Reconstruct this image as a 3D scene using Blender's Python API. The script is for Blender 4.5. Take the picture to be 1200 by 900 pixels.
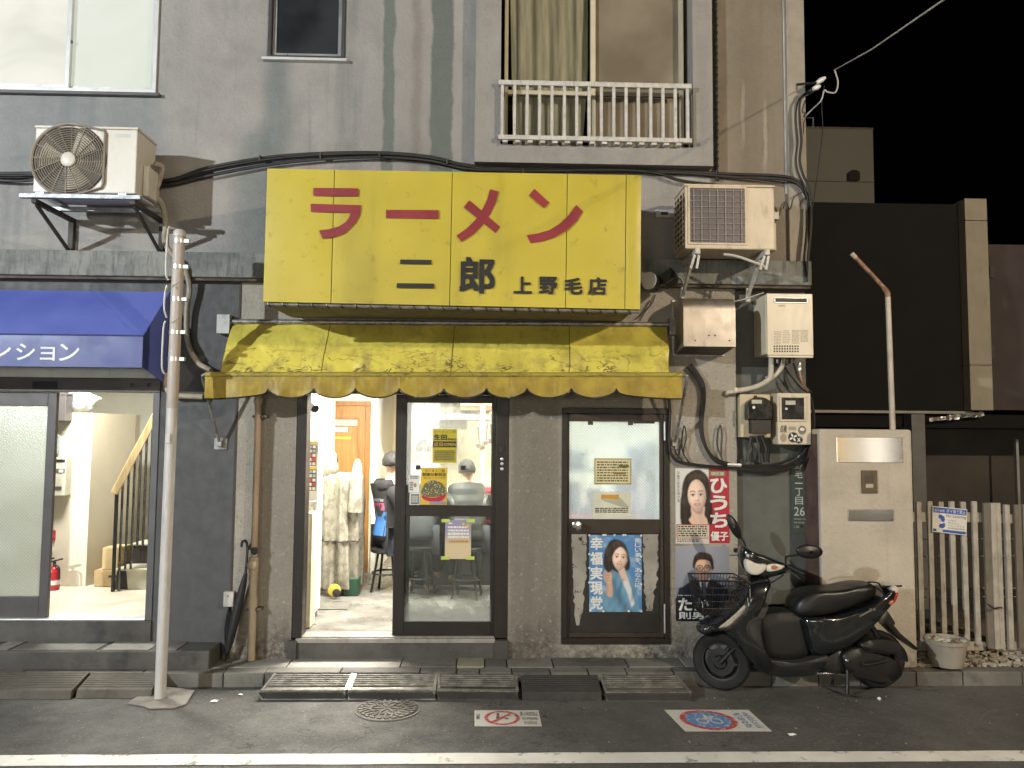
import bpy, bmesh, math, random
from mathutils import Vector, Matrix, noise as mnoise
random.seed(11)
for _o in list(bpy.data.objects): bpy.data.objects.remove(_o)
SC = bpy.context.scene; COL = SC.collection
R = math.radians
# ------------------------------------------------------------------ camera
CAM = Vector((0.0, -6.0, 1.81))
CROT = Matrix.Rotation(R(-1.7), 3, 'Z') @ Matrix.Rotation(R(93.76), 3, 'X') @ Matrix.Rotation(R(0.45), 3, 'Z')
_cd = bpy.data.cameras.new('camera'); _cd.sensor_width = 36; _cd.lens = 27.0; _cd.clip_end = 500; _cd.clip_start = 0.05
_co = bpy.data.objects.new('camera', _cd); COL.objects.link(_co)
_co.matrix_world = Matrix.Translation(CAM) @ CROT.to_4x4(); SC.camera = _co
# ------------------------------------------------------------------ night sky, exposure
W = bpy.data.worlds.new('World'); SC.world = W; W.use_nodes = True
_bg = W.node_tree.nodes['Background']; _sk = W.node_tree.nodes.new('ShaderNodeTexSky')
_sk.sky_type = 'NISHITA'; _sk.sun_disc = False; _sk.sun_elevation = R(-4); _sk.sun_rotation = R(200)
W.node_tree.links.new(_sk.outputs[0], _bg.inputs[0]); _bg.inputs[1].default_value = 0.02
SC.view_settings.view_transform = 'Standard'; SC.view_settings.look = 'None'
SC.view_settings.exposure = 0.0; SC.view_settings.gamma = 1.0; SC.view_settings.use_curve_mapping = False
SC.render.film_transparent = False
SC.cycles.use_adaptive_sampling = True; SC.cycles.adaptive_threshold = 0.025
SC.cycles.max_bounces = 7; SC.cycles.transmission_bounces = 8; SC.cycles.transparent_max_bounces = 12
SC.cycles.sample_clamp_indirect = 4.0; SC.cycles.caustics_reflective = False; SC.cycles.caustics_refractive = False
try:
    SC.cycles.use_denoising = True
except Exception: pass

# ------------------------------------------------------------------ measuring: a picture point (1200x900) to a place at a known depth
def ray(px, py): return CROT @ Vector(((px - 600) / 900, (450 - py) / 900, -1.0))
def at(px, py, Y):
    r = ray(px, py); return CAM + r * ((Y - CAM.y) / r.y)
def gnd(px, py, z=0.0):
    r = ray(px, py); return CAM + r * ((z - CAM.z) / r.z)
def rc(x0, y0, x1, y1, Y):           # X0, X1, Z0, Z1 of an upright rectangle at depth Y
    xm, ym = (x0 + x1) / 2, (y0 + y1) / 2
    return at(x0, ym, Y).x, at(x1, ym, Y).x, at(xm, y1, Y).z, at(xm, y0, Y).z

# ------------------------------------------------------------------ mesh builder
class MB:
    def __init__(s): s.v = []; s.f = []; s.m = []; s.mi = 0
    def add(s, vs, fs):
        b = len(s.v); s.v += [tuple(v) for v in vs]
        for f in fs: s.f.append([b + i for i in f]); s.m.append(s.mi)
        return s
    def box(s, x0, x1, y0, y1, z0, z1):
        return s.add([(x0,y0,z0),(x1,y0,z0),(x1,y1,z0),(x0,y1,z0),(x0,y0,z1),(x1,y0,z1),(x1,y1,z1),(x0,y1,z1)],
                     [(3,2,1,0),(4,5,6,7),(0,1,5,4),(1,2,6,5),(2,3,7,6),(3,0,4,7)])
    def beam(s, p0, p1, w, h, up=(0,0,1)):      # rectangular bar between two points
        p0 = Vector(p0); p1 = Vector(p1); d = (p1 - p0).normalized(); u = Vector(up)
        a = d.cross(u)
        if a.length < 1e-4: a = d.cross(Vector((1,0,0)))
        a.normalize(); b = a.cross(d).normalized(); a = a * w / 2; b = b * h / 2
        vs = [p0-a-b, p0+a-b, p0+a+b, p0-a+b, p1-a-b, p1+a-b, p1+a+b, p1-a+b]
        return s.add(vs, [(0,1,2,3),(7,6,5,4),(4,5,1,0),(5,6,2,1),(6,7,3,2),(7,4,0,3)])
    def tube(s, pts, r, n=8, cap=True):
        pts = [Vector(p) for p in pts]; k = len(pts); rs = r if isinstance(r, (list, tuple)) else [r] * k
        b = len(s.v); prev = None
        for i, p in enumerate(pts):
            d = (pts[min(i+1,k-1)] - pts[max(i-1,0)]).normalized()
            if prev is None:
                a = d.orthogonal().normalized()
            else:
                a = prev - d * prev.dot(d); a = a.normalized() if a.length > 1e-5 else d.orthogonal().normalized()
            prev = a; c = d.cross(a)
            for j in range(n):
                t = 2 * math.pi * j / n
                s.v.append(tuple(p + (a * math.cos(t) + c * math.sin(t)) * rs[i]))
        for i in range(k - 1):
            for j in range(n):
                s.f.append([b+i*n+j, b+i*n+(j+1)%n, b+(i+1)*n+(j+1)%n, b+(i+1)*n+j]); s.m.append(s.mi)
        if cap:
            s.f.append([b+j for j in range(n)][::-1]); s.m.append(s.mi)
            s.f.append([b+(k-1)*n+j for j in range(n)]); s.m.append(s.mi)
        return s
    def cyl(s, p0, p1, r0, r1=None, n=16): return s.tube([p0, p1], [r0, r0 if r1 is None else r1], n)
    def lathe(s, c, prof, n=20, axis='Z'):      # prof: (radius, height)
        c = Vector(c); b = len(s.v); k = len(prof)
        for r, h in prof:
            for j in range(n):
                t = 2*math.pi*j/n; x, y = r*math.cos(t), r*math.sin(t)
                s.v.append(tuple(c + (Vector((x,y,h)) if axis=='Z' else Vector((x,h,y)) if axis=='Y' else Vector((h,x,y)))))
        for i in range(k-1):
            for j in range(n):
                s.f.append([b+i*n+j, b+i*n+(j+1)%n, b+(i+1)*n+(j+1)%n, b+(i+1)*n+j]); s.m.append(s.mi)
        s.f.append([b+j for j in range(n)][::-1]); s.m.append(s.mi)
        s.f.append([b+(k-1)*n+j for j in range(n)]); s.m.append(s.mi)
        return s
    def prism(s, poly, y0, y1, axis='Y'):       # poly: (x,z) pairs pushed along Y (or (y,z) along X, (x,y) along Z)
        n = len(poly)
        def q(a, b, t): return (a,t,b) if axis=='Y' else (t,a,b) if axis=='X' else (a,b,t)
        vs = [q(a,b,y0) for a,b in poly] + [q(a,b,y1) for a,b in poly]
        return s.add(vs, [list(range(n)), list(range(2*n-1,n-1,-1))] + [(i,i+n,(i+1)%n+n,(i+1)%n) for i in range(n)])
    def flat(s, poly, Y):                        # a sheet of print facing the street
        return s.add([(x, Y, z) for x, z in poly], [list(range(len(poly)))])
    def ell(s, cx, cz, rx, rz, Y, n=20, rot=0.0, a0=0, a1=360):
        P = []
        for i in range(n if a1-a0 >= 360 else n+1):
            t = R(a0 + (a1-a0)*i/n); x, z = rx*math.cos(t), rz*math.sin(t)
            P.append((cx + x*math.cos(rot) - z*math.sin(rot), cz + x*math.sin(rot) + z*math.cos(rot)))
        return s.flat(P, Y)
    def grid(s, fn, nu, nv, close_u=False):      # fn(u,v) -> point, u, v in 0..1
        b = len(s.v)
        for i in range(nu+1):
            for j in range(nv+1): s.v.append(tuple(fn(i/nu, j/nv)))
        for i in range(nu):
            for j in range(nv):
                a = b+i*(nv+1)+j; s.f.append([a, a+nv+1, a+nv+2, a+1]); s.m.append(s.mi)
        return s
    def build(s, name, mats, parent=None, smooth=False, bevel=0, seg=2, auto=None, fix=True, sub=0):
        me = bpy.data.meshes.new(name); me.from_pydata(s.v, [], s.f)
        if not isinstance(mats, (list, tuple)): mats = [mats]
        for m in mats: me.materials.append(m)
        if any(s.m): me.polygons.foreach_set('material_index', s.m)
        if fix:
            bm = bmesh.new(); bm.from_mesh(me); bmesh.ops.recalc_face_normals(bm, faces=bm.faces); bm.to_mesh(me); bm.free()
        if smooth or auto:
            me.polygons.foreach_set('use_smooth', [True]*len(me.polygons))
            me.update()
            try: me.set_sharp_from_angle(angle=R(auto or 45)) if auto is not False and (auto or smooth) else None
            except Exception: pass
        me.update()
        o = bpy.data.objects.new(name, me); COL.objects.link(o)
        if parent is not None: o.parent = parent
        if sub:
            md = o.modifiers.new('sub', 'SUBSURF'); md.levels = sub; md.render_levels = sub
        if bevel:
            md = o.modifiers.new('bev', 'BEVEL'); md.width = bevel; md.segments = seg; md.limit_method = 'ANGLE'; md.angle_limit = R(40)
            md.harden_normals = False
        return o
def boxo(name, b, mat, parent=None, bevel=0): return MB().box(*b).build(name, mat, parent, bevel=bevel)
def tag(o, label=None, cat=None, group=None, kind=None):
    if label: o['label'] = label
    if cat: o['category'] = cat
    if group: o['group'] = group
    if kind: o['kind'] = kind
    return o
def thing(name, label, cat, loc=(0,0,0), group=None):
    o = bpy.data.objects.new(name, None); o.location = loc; o.empty_display_size = 0.1; COL.objects.link(o)
    return tag(o, label, cat, group)
def settle():                                   # parts are built at their place: keep it when the thing has its own location
    bpy.context.view_layer.update()
def keep(o, parent):                            # parent o (built in world space) under an Empty that stands elsewhere
    o.parent = parent; o.matrix_parent_inverse = Matrix.Translation(parent.location).inverted()
    return o
class T:                                        # a thing whose parts are built in world space
    def __init__(s, name, label, cat, loc=(0,0,0), group=None, kind=None):
        s.o = thing(name, label, cat, loc, group)
        if kind: s.o['kind'] = kind
    def add(s, name, mb, mat, parent=None, **k):
        o = mb.build(name, mat, **k)
        if parent is None: keep(o, s.o)
        else: o.parent = parent
        return o
    def box(s, name, b, mat, parent=None, bevel=0): return s.add(name, MB().box(*b), mat, parent, bevel=bevel)
def bez(p0, p1, p2, p3, n=14):
    P = [Vector(p) for p in (p0,p1,p2,p3)]
    return [P[0]*(1-t)**3 + P[1]*3*t*(1-t)**2 + P[2]*3*t*t*(1-t) + P[3]*t**3 for t in [i/n for i in range(n+1)]]
def spline(pts, n=6):                           # Catmull-Rom through points
    P = [Vector(p) for p in pts]; P = [2*P[0]-P[1]] + P + [2*P[-1]-P[-2]]; out = []
    for i in range(1, len(P)-2):
        a, b, c, d = P[i-1:i+3]
        for k in range(n):
            t = k/n; out.append(0.5*((2*b) + (c-a)*t + (2*a-5*b+4*c-d)*t*t + (3*b-a-3*c+d)*t**3))
    out.append(P[-2]); return out

# ------------------------------------------------------------------ lettering (print), from the built-in font
_tc = {}
def glyphs(s, bold=0.0):
    key = (s, bold)
    if key not in _tc:
        cu = bpy.data.curves.new('lettering', 'FONT'); cu.body = s; cu.size = 1.0; cu.offset = bold; cu.resolution_u = 3
        ob = bpy.data.objects.new('lettering', cu); COL.objects.link(ob)
        bpy.context.view_layer.update()
        me = bpy.data.meshes.new_from_object(ob.evaluated_get(bpy.context.evaluated_depsgraph_get()))
        _tc[key] = ([tuple(v.co) for v in me.vertices], [list(p.vertices) for p in me.polygons])
        bpy.data.objects.remove(ob); bpy.data.curves.remove(cu); bpy.data.meshes.remove(me)
    return _tc[key]
def put(mb, s, x0, x1, z0, z1, Y, bold=0.0, M=None):     # fits a word into a rectangle
    vs, fs = glyphs(s)
    if not vs: return mb
    if bold:                                     # heavier: the word printed again a hair to each side
        dx, dz = bold*(x1-x0)/max(1,len(s)), bold*(z1-z0)
        for k, (sx, sz) in enumerate(((-1,-1),(1,-1),(1,1),(-1,1))):
            put(mb, s, x0+dx+sx*dx*.95, x1-dx+sx*dx*.95, z0+dz+sz*dz*.95, z1-dz+sz*dz*.95, Y-.0003*k, 0, M)
        return mb
    ax = min(v[0] for v in vs); bx = max(v[0] for v in vs); az = min(v[1] for v in vs); bz = max(v[1] for v in vs)
    kx = (x1-x0)/max(bx-ax,1e-6); kz = (z1-z0)/max(bz-az,1e-6)
    P = [(x0+(v[0]-ax)*kx, Y, z0+(v[1]-az)*kz) for v in vs]
    if M: P = [M(p) for p in P]
    return mb.add(P, fs)
def column(mb, s, x0, x1, z0, z1, Y, bold=0.0, gap=0.12):  # a word set from top to bottom
    n = len(s); h = (z1-z0)/n
    for i, ch in enumerate(s):
        top = z1 - i*h; g = h*gap/2
        if ch in 'ーｰ': w = (x1-x0)*0.1; put(mb, 'I', (x0+x1)/2-w, (x0+x1)/2+w, top-h+g, top-g, Y, bold)
        elif ch in '、。・': put(mb, ch, x0+(x1-x0)*.6, x1, top-h*.4, top-g, Y, bold)
        elif ch in '一二': put(mb, ch, x0, x1, top-h*(.58 if ch=='一' else .8), top-h*(.45 if ch=='一' else .2), Y, bold)
        else: put(mb, ch, x0, x1, top-h+g, top-g, Y, bold)
    return mb
# ------------------------------------------------------------------ materials
class NT:
    def __init__(s, name):
        s.mat = bpy.data.materials.new(name); s.mat.use_nodes = True; s.t = s.mat.node_tree
        s.b = s.t.nodes['Principled BSDF']; s.pos = None
    def n(s, ty, **k):
        x = s.t.nodes.new('ShaderNode' + ty)
        for a, v in k.items(): setattr(x, a, v)
        return x
    def l(s, a, b): s.t.links.new(a, b)
    def inp(s, sock, v):
        if isinstance(v, bpy.types.NodeSocket): s.l(v, sock)
        elif isinstance(v, (tuple, list)): sock.default_value = (tuple(v) + (1,))[:len(sock.default_value)]
        else: sock.default_value = v
    def P(s, sc=(1,1,1), off=(0,0,0)):
        if s.pos is None: s.pos = s.n('TexCoord').outputs['Object']
        m = s.n('Mapping'); m.inputs['Scale'].default_value = sc; m.inputs['Location'].default_value = off; s.l(s.pos, m.inputs[0]); return m.outputs[0]
    def noise(s, scale, detail=4, sc=(1,1,1), off=(0,0,0), rough=.55, dist=0):
        x = s.n('TexNoise'); x.inputs['Scale'].default_value = scale; x.inputs['Detail'].default_value = detail
        x.inputs['Roughness'].default_value = rough; x.inputs['Distortion'].default_value = dist; s.l(s.P(sc, off), x.inputs['Vector']); return x.outputs['Fac']
    def voro(s, scale, sc=(1,1,1), feature='F1', out='Distance'):
        x = s.n('TexVoronoi', feature=feature); x.inputs['Scale'].default_value = scale; s.l(s.P(sc), x.inputs['Vector']); return x.outputs[out]
    def step(s, v, a, b, lo=0.0, hi=1.0):
        x = s.n('MapRange', interpolation_type='SMOOTHSTEP'); s.inp(x.inputs[0], v)
        for i, q in enumerate((a, b, lo, hi)): s.inp(x.inputs[i+1], q)
        return x.outputs[0]
    def math(s, op, a, b=0.0, clamp=False):
        x = s.n('Math', operation=op, use_clamp=clamp); s.inp(x.inputs[0], a); s.inp(x.inputs[1], b); return x.outputs[0]
    def mix(s, f, a, b, mode='MIX'):
        x = s.n('Mix', data_type='RGBA', blend_type=mode); s.inp(x.inputs[0], f); s.inp(x.inputs[6], a); s.inp(x.inputs[7], b); return x.outputs[2]
    def sep(s):
        x = s.n('SeparateXYZ'); s.P(); s.l(s.pos, x.inputs[0]); return x.outputs
    def bump(s, h, strength=.3, dist=.01):
        x = s.n('Bump'); x.inputs['Strength'].default_value = strength; x.inputs['Distance'].default_value = dist; s.inp(x.inputs['Height'], h); s.l(x.outputs[0], s.b.inputs['Normal'])
    def done(s, color=None, rough=None, metal=None, **k):
        if color is not None: s.inp(s.b.inputs['Base Color'], color)
        if rough is not None: s.inp(s.b.inputs['Roughness'], rough)
        if metal is not None: s.inp(s.b.inputs['Metallic'], metal)
        for a, v in k.items(): s.inp(s.b.inputs[a], v)
        return s.mat
_mc = {}
def C(h):                                       # sRGB hex -> linear
    v = [int(h[i:i+2], 16)/255 for i in (0,2,4)]
    return tuple(x/12.92 if x <= .04045 else ((x+.055)/1.055)**2.4 for x in v)
def sc(c, k): return tuple(x*k for x in c)
def plain(name, c, rough=.5, metal=0.0, var=.12, grime=0.0, bump=0.0, scale=6, **k):
    """paint or metal with slight mottling, dirt specks and fine relief"""
    if name in _mc: return _mc[name]
    if isinstance(c, str): c = C(c)
    m = NT(name); f = m.noise(scale, 5); col = m.mix(m.step(f,.3,.7), sc(c,1-var), sc(c,1+var))
    if grime:
        g = m.noise(scale*3.1, 6, sc=(1,1,.25), off=(3,1,7)); col = m.mix(m.step(g,.52,.72,0,grime), col, (.03,.026,.02))
    r = m.step(m.noise(scale*2, 4, off=(9,2,4)), .25,.75, max(0,rough-.08), min(1,rough+.1))
    if bump: m.bump(m.noise(scale*14, 5), bump, .004)
    _mc[name] = m.done(col, r, metal, **k); return _mc[name]
def emit(name, c, strength):
    if name in _mc: return _mc[name]
    m = NT(name); m.b.inputs['Base Color'].default_value = (*c,1); m.b.inputs['Emission Color'].default_value = (*c,1); m.b.inputs['Emission Strength'].default_value = strength
    _mc[name] = m.mat; return m.mat
def printm(name, c, rough=.55):
    if isinstance(c, str): c = C(c)
    if name in _mc: return _mc[name]
    m = NT(name); col = m.mix(m.step(m.noise(9,4),.3,.7), sc(c,.92), sc(c,1.04)); _mc[name] = m.done(col, rough); return m.mat

def stucco(name, c, stain, streak=.5, spots=(), base_dirt=None, bumpk=.35, specks=0.0):
    """painted render: orange-peel relief, rain streaks, patches of overpaint (x0,x1,z0,z1,colour,amount)"""
    m = NT(name); x, y, z = m.sep()
    big = m.noise(.7, 5); col = m.mix(m.step(big,.3,.72), sc(c,.86), sc(c,1.08))
    col = m.mix(m.step(m.noise(3.3,6,off=(4,4,1)),.45,.75,0,.5), col, sc(c,.66)); col = m.mix(m.step(m.noise(1.6,5,off=(8,2,5),rough=.65),.52,.7,0,.4), col, sc(c,1.3))
    if streak:
        st = m.math('MULTIPLY', m.step(m.noise(5.0,5,sc=(1,1,.07)),.5,.72), m.step(m.noise(.9,3,off=(1,5,2)),.35,.65))
        col = m.mix(m.math('MULTIPLY', st, streak), col, stain)
        st2 = m.step(m.noise(14,4,sc=(1,1,.045),off=(5,0,0)),.56,.75,0,streak*.45); col = m.mix(st2, col, sc(stain,.7))
    wob = m.math('MULTIPLY', m.math('SUBTRACT', m.noise(3.4,7,sc=(1,1,.8),rough=.65), .5), .10)
    for (x0,x1,z0,z1,cc,am,soft) in spots:
        xx = m.math('ADD', x, wob)
        a = m.math('MULTIPLY', m.step(xx,x0-soft,x0+soft), m.step(xx,x1-soft,x1+soft,1,0))
        b = m.math('MULTIPLY', m.step(z,z0-.15,z0+.1), m.step(z,z1-.1,z1+.1,1,0))
        col = m.mix(m.math('MULTIPLY', m.math('MULTIPLY',a,b), am), col, cc)
    if base_dirt:
        zz = m.math('ADD', z, m.math('MULTIPLY', m.math('SUBTRACT', m.noise(3,6),.5), .55))
        d = m.step(zz, base_dirt[0], base_dirt[1], 1, 0)
        col = m.mix(m.math('MULTIPLY', d, m.step(m.noise(18,6,rough=.7),.3,.62)), col, base_dirt[2])
    if specks:
        col = m.mix(m.step(m.noise(40,4,rough=.75),.56,.68,0,specks), col, sc(c,.3)); col = m.mix(m.step(m.noise(28,5,rough=.75,off=(7,7,2)),.56,.7,0,specks*.8), col, sc(c,1.45))
    h = m.math('ADD', m.noise(38,5,rough=.6), m.math('MULTIPLY', m.noise(7,4), .8)); m.bump(h, min(1,bumpk*2.0), .014)
    return m.done(col, m.step(m.noise(12,3),.3,.7,.6,.85))
def concrete(name, c, dirt=.5, k=1.0, bumpk=.4):
    m = NT(name); col = m.mix(m.step(m.noise(2.4*k,6),.3,.7), sc(c,.72), sc(c,1.15))
    col = m.mix(m.step(m.noise(6*k,7,rough=.65,off=(2,7,1)),.5,.72,0,dirt), col, sc(c,.3))
    col = m.mix(m.step(m.noise(60,3),.56,.75,0,.35), col, sc(c,1.5))
    col = m.mix(m.step(m.noise(30*k,3,off=(4,3,3)),.6,.7,0,.5*dirt), col, sc(c,.4))
    m.bump(m.math('ADD', m.noise(70,5,rough=.7), m.math('MULTIPLY', m.noise(9,4),1.5)), bumpk, .008)
    return m.done(col, m.step(m.noise(8,4),.3,.7,.65,.9))
def wood(name, c, ax=(8,8,.7)):
    m = NT(name); w = m.noise(3.2,7,sc=ax,dist=.6); col = m.mix(m.step(w,.3,.7), sc(c,.72), sc(c,1.15)); m.bump(w,.08,.003)
    return m.done(col,.42)
def brushed(name, c, rough=.25, ax=(1,1,60)):
    m = NT(name); w = m.noise(8,4,sc=ax); m.bump(w,.015,.001)
    return m.done(m.mix(m.step(w,.3,.7), sc(c,.88), c), m.step(w,.3,.7,rough*.85,rough*1.2), 1.0)
def glass(name, tint=(.92,.95,.94), rough=0.0, bump=None):
    m = NT(name); m.done(tint, rough, 0.0, **{'Transmission Weight':1.0, 'IOR':1.02 if bump is None else 1.2})
    if bump: bump(m)
    return m.mat
def clear_glass(name, haze=.0, dirt=(.75,.78,.76), f=.05, low=None):
    """thin pane: see-through, a little mirror, smears and condensation as a pale film"""
    m = NT(name); out = m.t.nodes['Material Output']
    tr = m.n('BsdfTransparent'); tr.inputs[0].default_value = (.93,.95,.94,1)
    gl = m.n('BsdfGlossy'); gl.inputs['Roughness'].default_value = .03; gl.inputs[0].default_value = (1,1,1,1)
    fr = m.n('Fresnel'); fr.inputs[0].default_value = 1.45
    mx = m.n('MixShader'); m.l(fr.outputs[0], mx.inputs[0]); m.l(tr.outputs[0], mx.inputs[1]); m.l(gl.outputs[0], mx.inputs[2])
    last = mx.outputs[0]
    if haze:
        ts = m.n('BsdfTranslucent'); ts.inputs[0].default_value = (*dirt,1); df = m.n('BsdfDiffuse'); df.inputs[0].default_value = (*dirt,1)
        ad = m.n('MixShader'); ad.inputs[0].default_value = .4; m.l(ts.outputs[0], ad.inputs[1]); m.l(df.outputs[0], ad.inputs[2])
        k = m.step(m.noise(3.5,6,sc=(1,1,.8),rough=.6),.35,.75,haze*.25,haze)
        k = m.math('ADD', k, m.step(m.noise(26,5,sc=(1,1,.35)),.6,.75,0,haze*.5), clamp=True)
        if low:                                   # rising damp and splashes along the bottom edge of the pane
            zz = m.math('ADD', m.sep()[2], m.math('MULTIPLY', m.math('SUBTRACT', m.noise(14,6),.5), .25))
            k = m.math('ADD', k, m.step(zz, low[0], low[1], low[2], 0), clamp=True)
        m2 = m.n('MixShader'); m.inp(m2.inputs[0], k); m.l(last, m2.inputs[1]); m.l(ad.outputs[0], m2.inputs[2]); last = m2.outputs[0]
    m.l(last, out.inputs[0]); return m.mat
def frosted(name, c=(.85,.88,.87), wired=True, scale=60, k=.55, bs=.55):
    """figured glass with a wire mesh: scatters the light from the room"""
    m = NT(name); out = m.t.nodes['Material Output']
    gl = m.n('BsdfGlass'); gl.inputs['Roughness'].default_value = .32; gl.inputs['IOR'].default_value = 1.25; gl.inputs[0].default_value = (*c,1)
    ts = m.n('BsdfTranslucent'); ts.inputs[0].default_value = (*c,1); df = m.n('BsdfDiffuse'); df.inputs[0].default_value = (*sc(c,.9),1)
    bp = m.n('Bump'); bp.inputs['Strength'].default_value = bs; bp.inputs['Distance'].default_value = .006
    vx = m.voro(scale); m.l(vx, bp.inputs['Height'])
    for q in (gl, df): m.l(bp.outputs[0], q.inputs['Normal'])
    a = m.n('MixShader'); a.inputs[0].default_value = .35; m.l(ts.outputs[0], a.inputs[1]); m.l(df.outputs[0], a.inputs[2])
    b = m.n('MixShader'); m.inp(b.inputs[0], m.step(m.noise(2.2,4),.3,.7,k*.7,k*1.3)); m.l(gl.outputs[0], b.inputs[1]); m.l(a.outputs[0], b.inputs[2]); last = b.outputs[0]
    gs = m.n('BsdfGlossy'); gs.inputs['Roughness'].default_value = .18; m.l(bp.outputs[0], gs.inputs['Normal'])
    d = m.n('MixShader'); d.inputs[0].default_value = .06; m.l(last, d.inputs[1]); m.l(gs.outputs[0], d.inputs[2]); last = d.outputs[0]
    if wired:
        x, y, z = m.sep(); w = None
        for sg in (1,):
            t = m.math('ADD', x, m.math('MULTIPLY', z, sg*1.0)); t = m.math('PINGPONG', m.math('MULTIPLY', t, 40), .5)
            t = m.step(t, .05, .09, 1, 0); w = t if w is None else m.math('MAXIMUM', w, t)
        wd = m.n('BsdfDiffuse'); wd.inputs[0].default_value = (.25,.25,.24,1)
        e = m.n('MixShader'); m.inp(e.inputs[0], m.math('MULTIPLY', w, .45)); m.l(last, e.inputs[1]); m.l(wd.outputs[0], e.inputs[2]); last = e.outputs[0]
    m.l(last, out.inputs[0]); return m.mat

BLACKISH = (.02,.02,.02)
def _asphalt():
    m = NT('asphalt'); col = m.mix(m.step(m.noise(.9,6,rough=.62),.33,.68), (.068,.066,.062), (.128,.124,.115))
    col = m.mix(m.step(m.noise(2.6,6,off=(5,3,0),rough=.7),.55,.72,0,.5), col, (.045,.043,.04))              # oil and damp patches
    col = m.mix(m.step(m.noise(34,4,rough=.75),.52,.66,0,.55), col, (.035,.034,.032)); col = m.mix(m.step(m.noise(46,4,rough=.8,off=(2,9,4)),.58,.68,0,.8), col, (.34,.33,.30))   # aggregate
    cr = m.math('ABSOLUTE', m.math('SUBTRACT', m.noise(.8,5,off=(11,4,0),dist=.5), .5)); col = m.mix(m.step(cr,.0006,.0024,.7,0), col, (.02,.02,.02))   # hairline cracks
    m.bump(m.math('ADD', m.noise(60,4,rough=.75), m.math('MULTIPLY', m.noise(14,4),.6)), .8, .008)
    return m.done(col, m.step(m.noise(5,5),.3,.7,.5,.8))
M_asphalt = _asphalt()
M_paint_line = (lambda m: m.done(m.mix(m.step(m.noise(9,7,rough=.7,off=(1,0,0)),.56,.68,0,.75), m.mix(m.step(m.noise(3,5),.3,.7),(.66,.65,.59),(.82,.81,.75)), (.09,.088,.08)), .6))(NT('road_paint'))
M_curb = concrete('kerb_concrete', (.15,.142,.125), .6)
M_step = concrete('step_concrete', (.085,.08,.072), .6)
M_slabs = [concrete('slab_concrete_%d' % i, c, d) for i, (c, d) in enumerate([((.25,.24,.215),.35), ((.17,.165,.145),.6), ((.27,.26,.18),.3), ((.10,.095,.088),.7)])]
M_rampdirt = concrete('ramp_dusty_steel', (.085,.075,.06), .6)
M_rubber = plain('black_rubber', (.018,.018,.018), .75, bump=.2)
M_rubber_ramp = concrete('ramp_rubber', (.04,.038,.035), .5)
M_steel_ramp = plain('chequer_plate', (.20,.19,.17), .5, .45, var=.4, grime=.5, bump=.15, scale=9)
M_alu = plain('aluminium', (.62,.62,.61), .35, .75, var=.06)
M_white_alu = plain('pale_aluminium', (.62,.63,.62), .4, .2, var=.06, grime=.08)
M_bronze = plain('bronze_anodised', (.014,.0095,.0065), .45, .1, var=.25, grime=.3)
M_bronze_lt = plain('bronze_panel', (.034,.023,.014), .5, .1, var=.2, grime=.2)
M_dkgrey = plain('dark_grey_frame', (.085,.078,.078), .45, .2, var=.08)
M_cable = plain('cable_black', (.014,.013,.012), .55, var=.3)
M_cable_g = plain('cable_grey', (.06,.057,.052), .6, var=.3)
M_cable_w = plain('cable_white', (.42,.40,.36), .5)
M_paper = printm('paper_white', (.74,.73,.69))
M_ink = printm('ink_black', (.018,.018,.02))
M_yel = printm('ink_yellow', (.70,.50,.04))
M_red = printm('ink_red', (.46,.02,.045))
M_blue = printm('ink_blue', (.03,.08,.34))
M_dirtyblk = plain('painted_black', (.012,.013,.014), .35, var=.2)
# ------------------------------------------------------------------ street lamps (they stand behind the photographer)
M_lampcol = plain('lamp_post_grey', (.25,.25,.24), .5, .4)
def street_lamp(label, foot, head, power, col, rad, tint):
    f = Vector(foot); h = Vector(head)
    t = T('street_lamp', label, 'street lamp', f)
    t.add('post', MB().tube([f, (f.x,f.y,h.z-.3), (f.x,f.y,h.z+.35)], [.08,.06,.05], 12), M_lampcol, smooth=True)
    d = (Vector((h.x,h.y,0))-Vector((f.x,f.y,0)))
    t.add('arm', MB().tube([(f.x,f.y,h.z+.2), (f.x+d.x*.5,f.y+d.y*.5,h.z+.28), (h.x,h.y,h.z+.2)], .025, 8), M_lampcol, smooth=True)
    hd = t.add('head', MB().lathe((h.x,h.y,h.z), [(.03,.24),(.10,.20),(.17,.10),(.18,.06),(.165,.06)], 20), M_lampcol, smooth=True)
    t.add('lens', MB().lathe((h.x,h.y,h.z), [(.16,.058),(.155,.03),(.10,.0),(.02,-.012)], 20), emit('lamp_lens_' + tint, col, 40), hd, smooth=True)
    L = bpy.data.lights.new('lamp_light', 'POINT'); L.energy = power; L.color = col; L.shadow_soft_size = rad
    lo = bpy.data.objects.new('lamp_light', L); lo.location = (h.x,h.y,h.z-.14); COL.objects.link(lo); keep(lo, t.o)
street_lamp('cool white street lamp on a grey post across the road, left', (-8.6,-8.6,0), (-8.0,-7.8,5.0), 3700, (.91,.97,1.0), .07, 'cool')
street_lamp('warm street lamp on a grey post across the road, right', (6.6,-7.9,0), (6.0,-7.0,5.2), 1750, (1.0,.83,.62), .09, 'warm')

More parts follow.
